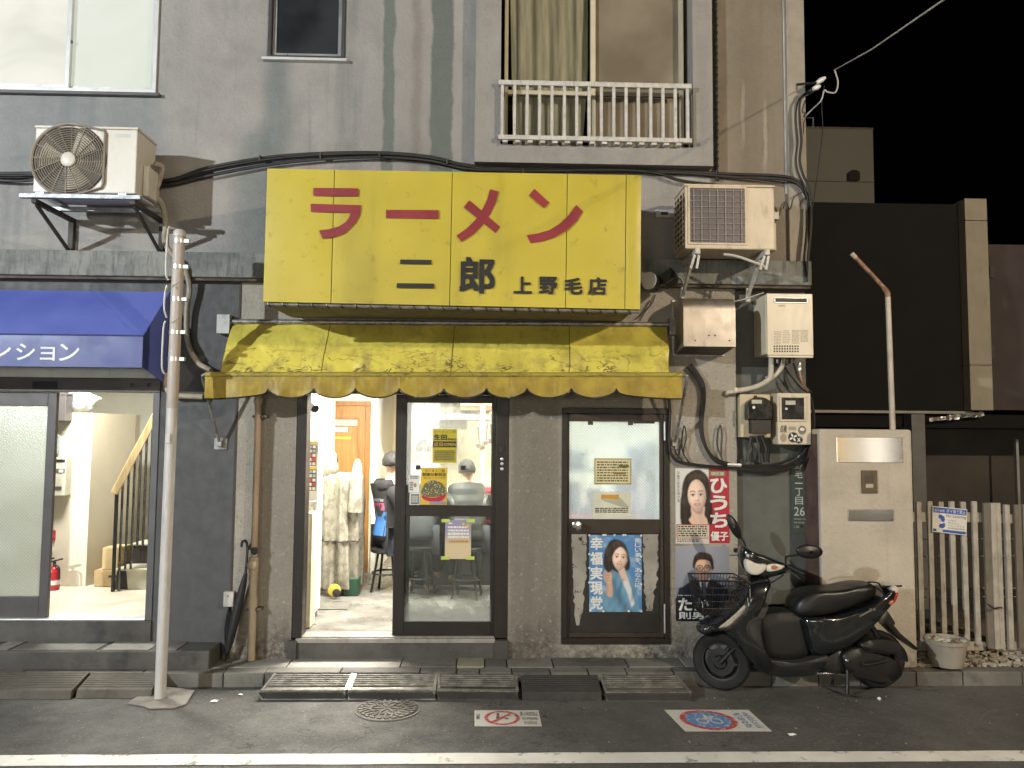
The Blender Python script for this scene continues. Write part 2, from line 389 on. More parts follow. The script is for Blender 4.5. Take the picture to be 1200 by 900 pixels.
# ------------------------------------------------------------------ road and kerb
KZ = 0.10
road = MB().add([(-150,-150,0),(150,-150,0),(150,150,0),(-150,150,0)], [(0,1,2,3)]).build('road', M_asphalt); tag(road, kind='structure')
ya, yb = gnd(600,895.5).y, gnd(600,883).y
ln = MB().grid(lambda u,v: (-14+28*u, ya+(yb-ya)*v + .006*mnoise.noise((u*90,v*3,0)), .004), 200, 1).build('edge_line', M_paint_line, road)
KE = gnd(600,788,KZ).y                       # kerb edge
pav = thing('pavement', 'narrow strip of patched concrete paving along the shop front', 'pavement'); del pav['category']; tag(pav, kind='structure')
def slab(x0, x1, y0, y1, z, mat, parent=pav, name='paving_slab'):
    o = MB().box(x0+.004, x1-.004, y0, y1, z-.13, z).build(name, mat, parent, bevel=.006); return o
xs = [-9,-4.6,-4.0,-3.35,-2.75,-2.2]
rs = random.Random(4)
edge = -6.0; i = 0
cuts = [-6.0,-5.1,-4.2,-3.3,-2.45] + [gnd(p,788,KZ).x for p in (262,310,398,492,535,562,600,645,690,735,790,850,905,960,1010,1075,1130,1200)] + [5.6,6.4,7.5]
for a, b in zip(cuts, cuts[1:]):             # kerb stones
    slab(a, b, KE, KE+.12, KZ+rs.uniform(-.004,.004), [M_curb, M_slabs[1], M_curb, M_slabs[3]][i % 4], name='kerb_stone'); i += 1
pc = [-6.0,-4.9,-3.9,-3.1,-2.3] + [gnd(p,778,KZ).x for p in (270,338,470,535,568,594,648,735,800,880,950)]
ms = [0,1,0,1,1,0,0,1,2,3,1,3,1,0,3,1]
for k, (a, b) in enumerate(zip(pc, pc[1:])):
    slab(a, b, KE+.126, .02, KZ+.003+rs.uniform(-.004,.003), M_slabs[ms[k % 16]])
# ------------------------------------------------------------------ the building
def holed(x0, x1, z0, z1, holes, y, th, mat, name, parent, back=True):
    xs = sorted({x0,x1,*[h[0] for h in holes],*[h[1] for h in holes]}); zs = sorted({z0,z1,*[h[2] for h in holes],*[h[3] for h in holes]})
    xs = [a for a in xs if x0 <= a <= x1]; zs = [a for a in zs if z0 <= a <= z1]
    bm = bmesh.new(); V = {(i,j): bm.verts.new((a,y,b)) for i,a in enumerate(xs) for j,b in enumerate(zs)}
    for i in range(len(xs)-1):
        for j in range(len(zs)-1):
            cx, cz = (xs[i]+xs[i+1])/2, (zs[j]+zs[j+1])/2
            if any(h[0]<cx<h[1] and h[2]<cz<h[3] for h in holes): continue
            bm.faces.new([V[i,j],V[i+1,j],V[i+1,j+1],V[i,j+1]])
    r = bmesh.ops.extrude_face_region(bm, geom=list(bm.faces)); vs = [g for g in r['geom'] if isinstance(g, bmesh.types.BMVert)]
    bmesh.ops.translate(bm, verts=vs, vec=(0,th,0)); bmesh.ops.recalc_face_normals(bm, faces=bm.faces)
    me = bpy.data.meshes.new(name); bm.to_mesh(me); bm.free(); me.materials.append(mat)
    o = bpy.data.objects.new(name, me); COL.objects.link(o); o.parent = parent; return o
GREEN = (.075,.095,.085)
spots = [(at(449,90,0).x,at(462,90,0).x,3.2,9,(.115,.135,.12),.85,.012), (at(505,90,0).x,at(531,90,0).x,3.2,9,(.11,.128,.115),.9,.014),
         (at(483,90,0).x,at(494,90,0).x,3.2,9,(.15,.125,.11),.45,.03), (at(310,90,0).x,at(340,90,0).x,3.2,4.9,(.09,.12,.12),.55,.08),
         (at(395,90,0).x,at(408,90,0).x,3.2,4.9,(.11,.13,.125),.3,.05), (at(-10,150,0).x,at(190,150,0).x,3.9,4.62,(.16,.19,.20),.5,.1),
         (at(280,150,0).x,at(318,150,0).x,3.1,4.2,(.10,.13,.13),.5,.1)]
M_upper = stucco('upper_render', (.30,.285,.268), (.12,.14,.145), .5, spots)
M_bay = stucco('bay_render', (.30,.285,.265), (.13,.125,.115), .35)
M_tan = stucco('tan_render', (.22,.185,.14), (.11,.09,.07), .6, [(at(868,100,0).x,at(872,100,0).x,4.2,4.65,(.42,.37,.30),.7,.006),(at(893,110,0).x,at(897,110,0).x,4.0,4.5,(.40,.35,.28),.6,.006),(at(862,60,0).x,at(890,60,0).x,3.3,9,(.15,.12,.09),.5,.08)])
M_lower = stucco('lower_render', (.36,.33,.275), (.15,.14,.12), .4, spots=[(at(596,600,0).x,at(657,600,0).x,-.2,2.35,(.135,.12,.095),.72,.05),(at(786,600,0).x,at(800,600,0).x,-.2,1.9,(.15,.13,.10),.5,.05),(at(305,600,0).x,at(350,600,0).x,-.2,2.3,(.17,.15,.12),.55,.06),(at(655,470,0).x,at(790,470,0).x,2.0,2.35,(.15,.13,.10),.6,.05)], base_dirt=(.0,.55,(.05,.042,.035)), specks=.75)
M_gwall = stucco('grey_green_render', (.105,.11,.098), (.06,.065,.06), .4, bumpk=.12)
M_lwall = stucco('blue_grey_render', (.085,.087,.089), (.05,.05,.05), .25, bumpk=.1)
M_ledge = (lambda m: (m.bump(m.noise(30,5),.4,.01), m.done(m.mix(m.step(m.noise(24,6,sc=(1,1,.16),rough=.7),.46,.68,0,.75), m.mix(m.step(m.noise(4,6,rough=.65),.35,.65),(.24,.245,.228),(.13,.14,.13)), (.075,.082,.075)), .8))[1])(NT('ledge_concrete'))
BX0, BX1 = -9.0, at(945.5,330,0).x
bld = thing('shop_building', 'old grey rendered building with shop, flat windows above and patched walls', 'building')
BAYX0, BAYX1 = at(557,100,-.12).x, at(835,100,-.12).x
LZ0, LZ1 = 3.0, 3.195
# upper storey
wl = rc(-60,0,186,108,0); WLh = (wl[0], wl[1], wl[2], wl[2]+1.25)
ws = rc(314,0,405,70,0); WSh = (ws[0], ws[1], ws[2], ws[2]+.95)
holed(BX0, BAYX0, LZ1, 8.2, [WLh, WSh], 0, .2, M_upper, 'upper_wall', bld)
wb = rc(587,0,812,171,-.12); WBh = (wb[0], wb[1], wb[2], wb[2]+1.5)
BZ = at(700,192,-.12).z
holed(BAYX0, BAYX1, BZ, 8.2, [WBh], -.12, .32, M_bay, 'bay_wall', bld)
COLX = at(918,100,0).x
MB().box(BAYX0+.003, BAYX1+.003, .0, .2, LZ1, BZ-.003).build('wall_under_bay', M_bay, bld)
MB().box(BAYX1+.003, COLX, 0, .2, LZ1, 8.2).build('tan_wall', M_tan, bld)
cx0, cx1 = at(927,280,-.03).x, at(946,280,-.03).x
MB().box(COLX, BX1, .003, .2, LZ1, 8.2).build('corner_wall', M_tan, bld)
MB().box(at(925,280,-.03).x, BX1+.002, -.035, .0, LZ1+.002, 8.2).build('corner_pilaster', plain('pilaster_render', (.30,.27,.22), .8, var=.15, grime=.25, bump=.4, scale=4), bld, bevel=.006)
MB().box(COLX, at(923,100,-.0).x, -.012, .002, at(920,228,0).z, 8.2).build('corner_joint_strip', plain('pale_mortar', (.40,.38,.35), .85, var=.2, bump=.4), bld, bevel=.004)
# ledge
MB().box(BX0, BX1+.004, -.09, .2, LZ0, LZ1).build('ledge', M_ledge, bld, bevel=.008)
MB().box(BX0, BX1+.002, -.065, .1, LZ0-.022, LZ0-.001).build('ledge_drip', plain('rusty_lip', (.09,.07,.05), .8, var=.4, grime=.4), bld)
# lower storey
SWX0, SWX1 = at(276,550,0).x, at(863.5,550,0).x
dr = rc(345,445,596,750,0); DZ0 = at(470,748,0).z; DZ1 = at(470,448,0).z; DH = (dr[0], dr[1], DZ0, DZ1)
sd = rc(658,478,785,755,0); SDH = sd
holed(SWX0, SWX1, KZ-.1, LZ0-.022, [(DH[0],DH[1],KZ-.2,DZ1), SDH], 0, .18, M_lower, 'shop_wall', bld)
MB().box(SWX1+.002, BX1, .05, .2, -.05, LZ0-.024).build('side_wall', M_gwall, bld)
HX1 = at(176,600,0).x
hz0 = at(100,727,0).z; hz1 = at(100,443,0).z
HALL = (-4.45, at(183,600,0).x-.0, hz0, hz1)
holed(BX0, SWX0-.004, KZ-.1, LZ0-.022, [(HALL[0],HALL[1],hz0,hz1)], .0, .18, M_lwall, 'hall_wall', bld)
MB().box(SWX0-.012, SWX0+.004, -.006, .0, KZ, LZ0-.03).build('wall_joint', plain('joint_sealant', (.06,.05,.042), .8), bld)
# body of the block behind the front
for nm, b in (('flank_wall', (BX1-.2, BX1-.003, .201, 9, -.05, 8.2)), ('rear_wall', (BX0, BX1-.2, 8.8, 9, -.05, 8.2)), ('far_flank_wall', (BX0, BX0+.2, .201, 8.8, -.05, 8.2)), ('roof_slab', (BX0, BX1, 0, 9, 8.2, 8.4)), ('upper_floor_slab', (BX0+.2, BX1-.2, .201, 8.8, 3.02, 3.18))):
    MB().box(*b).build(nm, M_gwall, bld)
# door step and plinth blocks
MB().box(at(347,760,0).x, at(580,760,0).x, -.008, .18, KZ-.05, DZ0).build('door_step', M_step, bld, bevel=.006)
MB().box(at(347,750,0).x, at(580,750,0).x, -.016, -.006, DZ0-.03, DZ0+.001).build('step_nosing', plain('step_edge', (.3,.28,.25), .6, grime=.3), bld)
for a, b in ((337,347.5), (579.5,595.5)):
    q = rc(a, 751, b, 772, -.02); MB().box(q[0], q[1], -.03, .1, KZ-.05, q[3]).build('plinth_block', concrete('plinth_stone_%d' % a, (.06,.056,.05), .5), bld, bevel=.004)
# hall step
sy = gnd(100,763,.0+at(100,752,0).z).y; sz = at(100,752,0).z
MB().box(BX0, at(254,757,-.1).x, sy, -.002, KZ-.02, sz).build('entrance_step', M_step, bld, bevel=.012)
MB().box(HALL[0], HALL[1], -.02, .0, sz+.002, hz0).build('entrance_riser', M_step, bld, bevel=.004)
for a, b, c in ((0,20,0),(24,122,1),(128,182,0),(190,214,1)):
    pa, pb = gnd(a,757,sz), gnd(b,757,sz)
    MB().box(pa.x, pb.x, sy+.02, -.01, sz+.001, sz+.005).build('step_tile', M_slabs[c], bld)
# ------------------------------------------------------------------ windows of the flats above
M_lit1 = None
def lit_pane(name, ca, cb, s):
    m = NT(name); x, y, z = m.sep()
    f = m.noise(.9,3,sc=(1,1,.8),dist=1.2); col = m.mix(m.step(f,.35,.65), ca, cb)
    return m.done((.25,.25,.24), .25, 0, **{'Emission Color': col, 'Emission Strength': s})
def frame(mb, x0, x1, z0, z1, w, y0, y1):
    mb.box(x0, x1, y0, y1, z0, z0+w); mb.box(x0, x1, y0, y1, z1-w, z1); mb.box(x0, x0+w, y0, y1, z0+w, z1-w); mb.box(x1-w, x1, y0, y1, z0+w, z1-w); return mb
# left: frosted window with the light on
win = MB(); frame(win, *[WLh[0]+.002, WLh[1]-.002, WLh[2]+.002, WLh[3]-.002], .03, -.02, .08); wo = win.build('window', M_white_alu, bld, bevel=.003)
mx = at(81,50,.02).x
frame(MB(), WLh[0]+.034, mx+.02, WLh[2]+.034, WLh[3]-.034, .035, .005, .03).build('sash', M_white_alu, wo, bevel=.002)
frame(MB(), mx-.02, WLh[1]-.034, WLh[2]+.034, WLh[3]-.034, .035, .035, .06).build('sash', M_white_alu, wo, bevel=.002)
MB().box(WLh[0]+.07, mx-.016, .014, .02, WLh[2]+.07, WLh[3]-.07).build('pane', lit_pane('lit_frosted_warm', (.70,.70,.56), (.96,.93,.80), .62), wo)
MB().box(mx+.016, WLh[1]-.07, .044, .05, WLh[2]+.07, WLh[3]-.07).build('pane', lit_pane('lit_frosted_green', (.74,.82,.66), (.84,.88,.76), .60), wo)
MB().box(mx+.022, mx+.034, .0, .012, at(84,50,0).z, at(84,47,0).z).build('catch', M_dkgrey, wo)
MB().box(WLh[0]-.03, WLh[1]+.035, -.045, .0, WLh[2]-.03, WLh[2]-.004).build('sill', M_dkgrey, wo, bevel=.004)
# small dark window
w2 = frame(MB(), WSh[0]+.002, WSh[1]-.002, WSh[2]+.002, WSh[3]-.002, .028, -.012, .08).build('window', plain('grey_frame', (.10,.10,.10), .4, .5), bld, bevel=.003)
frame(MB(), WSh[0]+.034, WSh[1]-.032, WSh[2]+.032, WSh[3]-.032, .03, .02, .05).build('sash', M_alu, w2, bevel=.002)
M_darkpane = (lambda m: m.done(m.mix(m.step(m.noise(2,3),.3,.7),(.012,.014,.017),(.035,.038,.042)), .25))(NT('dark_frosted_pane'))
MB().box(WSh[0]+.065, WSh[1]-.063, .03, .038, WSh[2]+.063, WSh[3]-.063).build('pane', M_darkpane, w2)
MB().box(WSh[0]-.03, WSh[1]+.02, -.05, .0, WSh[2]-.025, WSh[2]-.003).build('sill', M_white_alu, w2, bevel=.004)
# bay window: curtain on the left, patterned glass on the right
YB = .06
M_ivory = plain('ivory_aluminium', (.62,.56,.40), .4, .1, var=.06)
w3 = frame(MB(), WBh[0]+.03, WBh[1]-.04, WBh[2]+.002, WBh[3]-.004, .03, YB-.05, YB+.05).build('window', M_ivory, bld, bevel=.003)
bx = at(694.5,50,YB).x
MB().box(bx-.02, bx+.02, YB-.03, YB+.03, WBh[2]+.032, WBh[3]-.034).build('mullion', M_ivory, w3, bevel=.003)
zr = at(700,111,YB).z
MB().box(WBh[0]+.06, bx-.02, YB-.02, YB+.02, zr-.018, zr+.018).build('transom', M_ivory, w3, bevel=.002)
MB().box(bx+.02, WBh[1]-.07, YB-.02, YB+.02, zr-.018, zr+.018).build('transom', plain('brown_transom', (.05,.04,.03), .5), w3, bevel=.002)
M_pat = (lambda m: (m.bump(m.voro(55), .5, .004), m.done(m.mix(m.step(m.noise(1.5,3),.3,.7),(.17,.14,.10),(.27,.23,.17)), .16, 0, **{'Coat Weight':.6,'Coat Roughness':.12}))[1])(NT('patterned_brown_glass'))
for za, zb in ((WBh[2]+.032, zr-.018), (zr+.018, WBh[3]-.034)):
    MB().box(bx+.02, WBh[1]-.07, YB, YB+.008, za, zb).build('pane', M_pat, w3)
    MB().box(WBh[0]+.06, bx-.02, YB, YB+.006, za, zb).build('pane', clear_glass('flat_glass', 0), w3)
M_curtain = (lambda m: m.done(m.mix(m.step(m.noise(30,4,sc=(1,1,.1)),.3,.7),(.50,.45,.34),(.70,.65,.52)), .9))(NT('curtain_cloth'))
cx0_, cx1_ = at(597,50,YB).x, bx-.03
def cur(u, v):
    z = WBh[2]+.02 + (WBh[3]-WBh[2])*v; tuck = .05*max(0,1-v*2.2)
    x = cx0_ + (cx1_-cx0_)*u + (.04*(1-v) if u < .1 else 0) - tuck*u
    return (x, YB+.045 + .016*math.sin(u*26+1.3*math.sin(v*3)) + .006*math.sin(u*61+v*4), z)
MB().grid(cur, 90, 10).build('curtain', M_curtain, w3, smooth=True, auto=False)
MB().box(WBh[0]-.1, WBh[1]+.1, YB+.2, YB+.22, WBh[2]-.1, WBh[3]+.1).build('dark_room_wall', plain('dark_room', (.012,.011,.01), .9), w3)
# window railing
rl = T('window_railing', 'white steel window railing with thin upright bars under the bay window', 'railing', at(696,168,-.2))
M_rail = plain('chipped_white_paint', (.52,.50,.46), .5, var=.12, grime=.35, scale=18)
ry = -.165
q = rc(584,97,810,166,ry)
rl.box('top_rail', (q[0], q[1], ry-.02, ry+.02, q[3]-.038, q[3]), M_rail, bevel=.003)
rl.box('bottom_rail', (q[0], q[1], ry-.02, ry+.02, q[2], q[2]+.035), M_rail, bevel=.003)
for i in range(16):
    x = q[0]+.03 + (q[1]-q[0]-.06)*i/15
    rl.box('bar', (x-.0115, x+.0115, ry-.012, ry+.012, q[2]+.035, q[3]-.038), M_rail)
for i in range(16):
    x = q[0]+.055 + (q[1]-q[0]-.06)*i/15
    if i < 15: rl.box('fixing_lug', (x-.02, x+.02, ry-.01, -.12, q[2]-.02, q[2]-.002), M_rail)
# ------------------------------------------------------------------ shop sliding doors
YD = .06
jl, jr = rc(347,445,357,748,YD), rc(580,445,594,748,YD)
df = MB()
M_jamb = M_bronze
jam = MB().box(DH[0]+.002, at(357,600,.0).x, .0, .14, DZ0, DZ1-.002).build('door_frame', M_jamb, bld, bevel=.004)
MB().box(at(580.5,600,.0).x, DH[1]-.002, .0, .14, DZ0, DZ1-.002).build('jamb', M_jamb, jam, bevel=.004)
MB().box(at(357,600,0).x, at(580.5,600,0).x, .002, .14, DZ1-.09, DZ1-.002).build('head', M_jamb, jam, bevel=.004)
MB().box(at(357,600,0).x, at(580.5,600,0).x, .0, .145, DZ0+.001, DZ0+.014).build('sill_track', plain('worn_track', (.40,.38,.34), .35, .6, grime=.3), jam, bevel=.002)
for k, zz in enumerate((538,543.5,549.5)):
    p = at(588.2, zz, -.002); MB().lathe(p, [(.013,.0),(.013,-.006),(.009,-.009)], 14, 'Y').build('shutter_switch_button', M_alu, jam, smooth=True)
p = at(587.5,526,-.004); MB().box(p.x-.02, p.x+.02, -.012, .0, p.z-.025, p.z+.025).build('shutter_switch_box', M_bronze_lt, jam, bevel=.003)
def leaf(x0, x1, y, pane_split, mat_up, mat_lo, name, st=.085):
    z0, z1 = DZ0+.016, DZ1-.095
    zt, zb = pane_split; bot = at(520,729,y).z
    o = MB().box(x0, x0+st, y, y+.035, z0, z1).build(name, M_bronze, bld, bevel=.003)
    MB().box(x1-st*.35, x1, y, y+.035, z0, z1).build('stile', M_bronze, o, bevel=.003)
    MB().box(x0+st, x1-st*.35, y+.001, y+.034, z0, bot).build('bottom_rail', M_bronze, o, bevel=.003)
    MB().box(x0+st, x1-st*.35, y+.001, y+.034, zb, zt).build('middle_rail', M_bronze, o, bevel=.003)
    MB().box(x0+st, x1-st*.35, y+.001, y+.034, z1-.06, z1).build('top_rail', M_bronze, o, bevel=.003)
    MB().box(x0+st, x1-st*.35, y+.016, y+.02, zt, z1-.06).build('upper_pane', mat_up, o)
    MB().box(x0+st, x1-st*.35, y+.016, y+.02, bot, zb).build('lower_pane', mat_lo, o)
    return o
yl = .03
lx0, lx1 = at(462,600,yl).x, at(581,600,yl).x
G_up = clear_glass('door_glass_smeared', .24, (.85,.86,.82)); 
G_lo = clear_glass('door_glass_damp', .13, (.62,.66,.64), low=(at(520,729,yl).z, at(520,690,yl).z, .55))
leaf(lx0, lx1, yl, (at(520,592,yl).z, at(520,605,yl).z), G_up, G_lo, 'sliding_door')
leaf(lx0+.03, lx1-.01, .085, (at(520,592,.085).z, at(520,605,.085).z), clear_glass('rear_door_glass', 0), clear_glass('rear_door_glass', 0), 'sliding_door')
# ------------------------------------------------------------------ side door
s0 = SDH
sdo = frame(MB(), s0[0]+.002, s0[1]-.002, s0[2]+.002, s0[3]-.002, .045, -.012, .1).build('side_door', M_bronze, bld, bevel=.004)
ys = .012
a = rc(667,494,773,608.5,ys); b = rc(668,625,772,741,ys)
ix0, ix1, iz0, iz1 = s0[0]+.048, s0[1]-.048, s0[2]+.05, s0[3]-.048
lf = MB().box(ix0, a[0], ys-.012, ys+.035, iz0, iz1).build('stile', M_bronze_lt, sdo, bevel=.003)
MB().box(a[1], ix1, ys-.012, ys+.035, iz0, iz1).build('stile', M_bronze_lt, sdo, bevel=.003)
MB().box(a[0]+.001, a[1]-.001, ys-.011, ys+.035, a[3], iz1).build('top_rail', M_bronze_lt, sdo, bevel=.003)
MB().box(a[0]+.001, a[1]-.001, ys-.011, ys+.035, b[3], a[2]).build('middle_rail', M_bronze_lt, sdo, bevel=.003)
MB().box(a[0]+.001, a[1]-.001, ys-.011, ys+.035, iz0, b[2]).build('bottom_rail', M_bronze_lt, sdo, bevel=.003)
MB().box(a[0]+.001, a[1]-.001, ys+.008, ys+.014, a[2], a[3]).build('wired_pane', frosted('wired_glass', (.80,.90,.98), k=.30, scale=38), sdo)
MB().box(a[0]+.001, a[1]-.001, ys+.004, ys+.02, b[2], b[3]).build('lower_panel', plain('black_board', (.016,.013,.011), .5, var=.3), sdo)
for u in (.235, .68):
    x = a[0]+(a[1]-a[0])*u; MB().box(x-.02, x+.02, ys+.0, ys+.009, a[3]-.028, a[3]).build('glass_clip', M_dirtyblk, sdo)
x = a[0]+(a[1]-a[0])*.84; MB().box(x-.09, x+.075, ys+.0, ys+.009, a[3]-.014, a[3]).build('glass_clip', M_dirtyblk, sdo)
rr = random.Random(3)
def peeled(px0, px1, py0, py1, nm):          # pale glue left where an older poster came off
    N = 26; L = []; Rr = []
    for i in range(N+1):
        t = i/N; y = py0+(py1-py0)*t; j = 1.0+2.6*t
        L.append((px0+rr.uniform(0,j)+ (3*t*t), y)); Rr.append((px1-rr.uniform(0,j*1.2)-(5*t*t if t > .6 else 0), y))
    P = [at(x,y,ys-.0) for x, y in L+Rr[::-1]]
    n = N+1; fs = []
    for i in range(N): fs.append((i, i+1, 2*n-2-i, 2*n-1-i))
    mb = MB().add([(v.x, ys+.0025, v.z) for v in P], fs)
    mb.build(nm, M_glue, sdo, fix=False)
M_glue = (lambda m: m.done(m.mix(m.step(m.noise(16,7,rough=.7),.57,.64), m.mix(m.step(m.noise(5,4),.3,.7),(.24,.225,.19),(.36,.34,.29)), (.02,.017,.014)), .8))(NT('dried_glue'))
peeled(669.5, 688, 626, 733, 'peeled_glue'); peeled(752.5, 772, 626, 716, 'peeled_glue')
kn = at(676,615,-.01)
k1 = MB().lathe((kn.x, -.0, kn.z), [(.036,.0),(.036,-.008),(.017,-.012),(.015,-.04),(.03,-.05),(.034,-.065),(.026,-.078),(.008,-.08)], 20, 'Y').build('door_knob', plain('chrome', (.7,.7,.68), .12, 1.0, var=.03), sdo, smooth=True)
for y0, y1 in ((494,516), (708,742)):
    h = at(779,(y0+y1)/2,-.02); z0, z1 = at(779,y1,-.02).z, at(779,y0,-.02).z
    MB().tube([(h.x,-.02,z0),(h.x,-.02,z1)], .008, 8).build('hinge', M_alu, sdo)
# ------------------------------------------------------------------ hall entrance
hh0, hh1 = hz0, hz1
hx1 = HALL[1]
hf = MB().box(HALL[0], hx1, -.012, .12, at(90,459,0).z, hz1-.002).build('hall_door_frame', M_dkgrey, bld, bevel=.004)
MB().box(at(175,600,0).x, hx1-.001, -.010, .12, hz0+.002, at(90,459,0).z-.001).build('jamb', plain('jamb_blue_grey', (.10,.10,.105), .45), hf, bevel=.003)
MB().box(HALL[0], at(184,436,-.03).x, -.05, -.012, at(90,442.5,-.03).z, at(90,431,-.03).z).build('flashing', plain('white_flashing', (.62,.64,.62), .5, grime=.15, var=.08), hf, bevel=.003)
q = rc(38,447,67,456,-.016); MB().box(q[0], q[1], -.018, -.012, q[2], q[3]).build('name_slot', M_dirtyblk, hf, bevel=.002)
for px in (155,175):
    p = at(px,451.5,-.012); MB().lathe(p, [(.016,0),(.016,-.006),(.01,-.008)], 14, 'Y').build('bolt_cap', M_dirtyblk, hf, smooth=True)
MB().box(HALL[0], at(175,600,0).x, -.012, .14, hz0+.001, hz0+.012).build('sill_track', M_white_alu, hf, bevel=.003)
yl2 = .03
lz0, lz1 = hz0+.014, at(30,459.5,yl2).z
d0, d1 = at(-62,600,yl2).x, at(60.5,600,yl2).x
g0, g1 = at(-50,600,yl2).x, at(50,600,yl2).x; gz0, gz1 = at(30,699,yl2).z, at(30,475,yl2).z
hd = MB().box(g1, d1, yl2, yl2+.035, lz0, lz1).build('hall_door', M_dkgrey, bld, bevel=.003)
MB().box(d0, g0, yl2, yl2+.035, lz0, lz1).build('stile', M_dkgrey, hd, bevel=.003)
MB().box(g0+.001, g1-.001, yl2+.001, yl2+.034, lz0, gz0).build('bottom_rail', M_dkgrey, hd, bevel=.003)
MB().box(g0+.001, g1-.001, yl2+.001, yl2+.034, gz1, lz1).build('top_rail', M_dkgrey, hd, bevel=.003)
MB().box(g0+.001, g1-.001, yl2+.014, yl2+.02, gz0, gz1).build('wired_pane', frosted('wired_glass_hall', (.80,.84,.80), k=.45, scale=110, bs=.3), hd)
# ------------------------------------------------------------------ the rooms
def area(name, loc, size, power, col, parent, sy=None):
    L = bpy.data.lights.new(name, 'AREA'); L.energy = power; L.color = col; L.shape = 'RECTANGLE'; L.size = size; L.size_y = sy or size
    o = bpy.data.objects.new(name, L); o.location = loc; COL.objects.link(o); o.parent = parent; return o
M_shopwall = plain('shop_wall_cream', (.78,.72,.52), .6, var=.04)
M_shopwhite = plain('shop_white', (.82,.81,.74), .5, var=.04)
M_floor = (lambda m: m.done(m.mix(m.step(m.noise(2.2,6,rough=.65),.35,.7),(.085,.082,.075),(.20,.195,.18)), m.step(m.noise(4,4),.3,.7,.22,.5)))(NT('greasy_floor'))
FZ = DZ0 - .012
RX0, RX1, RY1 = at(350,600,.2).x-.25, 1.7, 4.2
RZ = 2.72
room = thing('shop_room', 'bright cream ramen counter room seen through the open door', 'room'); del room['category']; tag(room, kind='structure')
MB().box(RX0, RX1, .181, RY1, FZ-.1, FZ).build('floor', M_floor, room)
MB().box(RX0, RX1, .181, RY1, RZ, RZ+.1).build('ceiling', M_shopwhite, room)
MB().box(RX0-.1, RX0, .181, RY1, FZ-.1, RZ+.1).build('left_wall', M_shopwhite, room)
MB().box(RX1, RX1+.1, .181, RY1, FZ-.1, RZ+.1).build('right_wall', M_shopwall, room)
MB().box(RX0, RX1, RY1, RY1+.1, FZ-.1, RZ+.1).build('back_wall', M_shopwall, room)
YW = 2.85                                     # wall with the brown door
pw = at(437,560,YW).x
MB().box(RX0, pw, YW, YW+.1, FZ, RZ).build('washroom_wall', M_shopwall, room)
MB().box(pw-.002, pw+.05, YW-.05, RY1, FZ, RZ).build('washroom_return_wall', M_shopwhite, room)
# brown door
M_door = wood('varnished_door', (.21,.095,.022)); M_door2 = wood('varnished_door_panel', (.25,.12,.03))
d = rc(371,470,433,668,YW); bd = frame(MB(), d[0], d[1], FZ, d[3], .055, YW-.03, YW-.001).build('brown_door', M_door, room, bevel=.004)
MB().box(d[0]+.057, d[1]-.057, YW-.018, YW-.001, FZ+.01, d[3]-.057).build('door_leaf', M_door2, bd)
e = rc(381,489,421,560,YW-.02); frame(MB(), e[0], e[1], FZ+.3, e[3], .025, YW-.028, YW-.018).build('moulding', M_door, bd, bevel=.003)
e = rc(383,491,419,499,YW-.02); MB().box(e[0], e[1], YW-.024, YW-.019, e[2], e[3]).build('light_pane', plain('grey_pane', (.25,.26,.24), .2), bd)
e = rc(392,501,407,506,YW-.03); nb = MB().box(e[0], e[1], YW-.024, YW-.019, e[2], e[3]).build('name_plate', M_paper, bd)
nx = MB(); put(nx, 'お手洗い', e[0]+.02, e[1]-.02, e[2]+.012, e[3]-.012, YW-.0255); nx.build('lettering', M_ink, bd, fix=False)
e = rc(388,512,411,514.5,YW-.03); MB().box(e[0], e[1], YW-.024, YW-.019, e[2], e[3]).build('yellow_strip', M_yel, bd)
p = at(424,577,YW-.05); MB().lathe((p.x,YW-.02,p.z), [(.02,0),(.012,-.01),(.012,-.04),(.028,-.05),(.02,-.07)], 14, 'Y').build('door_handle', plain('brass', (.5,.36,.14), .3, 1.0), bd, smooth=True)
# stone-tiled dado right of the door: each tile its own piece
M_tile = [concrete('dado_tile_%d' % i, c, .25) for i, c in enumerate(((.42,.38,.30), (.34,.31,.25), (.48,.45,.38)))]
tz = FZ; rt = random.Random(8); row = 0
while tz < FZ + .62:
    x = d[1]+.012; row += 1
    while x < pw-.01:
        w = rt.choice((.14,.19,.09)); x2 = min(x+w, pw-.006)
        MB().box(x+.003, x2, YW-.02-rt.uniform(0,.008), YW-.001, tz+.003, tz+.055).build('dado_tile', rt.choice(M_tile), room); x = x2+.003
    y = YW-.07
    while y > 1.9:
        y2 = max(y-rt.choice((.16,.22)), 1.86)
        tz_ = tz
        y = y2
    tz += .06
# kitchen beyond the counter
CYF = 2.02
MK = plain('red_counter', (.55,.03,.03), .3, var=.08); M_steel = plain('kitchen_steel', (.55,.56,.56), .3, .85, var=.06)
cz = at(520,603,CYF).z
cxl = at(470,610,CYF).x
ct = T('ramen_counter', 'long red fronted eating counter behind the sliding glass door', 'counter', (cxl+.7,CYF+.2,FZ))
ct.box('counter_front', (cxl, RX1-.01, CYF, CYF+.04, cz-.09, cz), MK, bevel=.004)
ct.box('counter_top', (cxl-.02, RX1-.01, CYF-.03, CYF+.42, cz+.001, cz+.035), MK, bevel=.006)
ct.box('counter_base', (cxl+.1, RX1-.01, CYF+.12, CYF+.4, FZ, cz-.001), plain('dark_counter_base', (.035,.035,.037), .5))
ct.box('raised_shelf', (cxl, RX1-.01, CYF+.3, CYF+.5, cz+.2, cz+.23), M_steel, bevel=.004)
hood = T('kitchen_hood', 'steel extractor hood over the kitchen, seen through the glass', 'extractor hood', at(535,470,3.0))
q = rc(480,455,548,487,2.9)
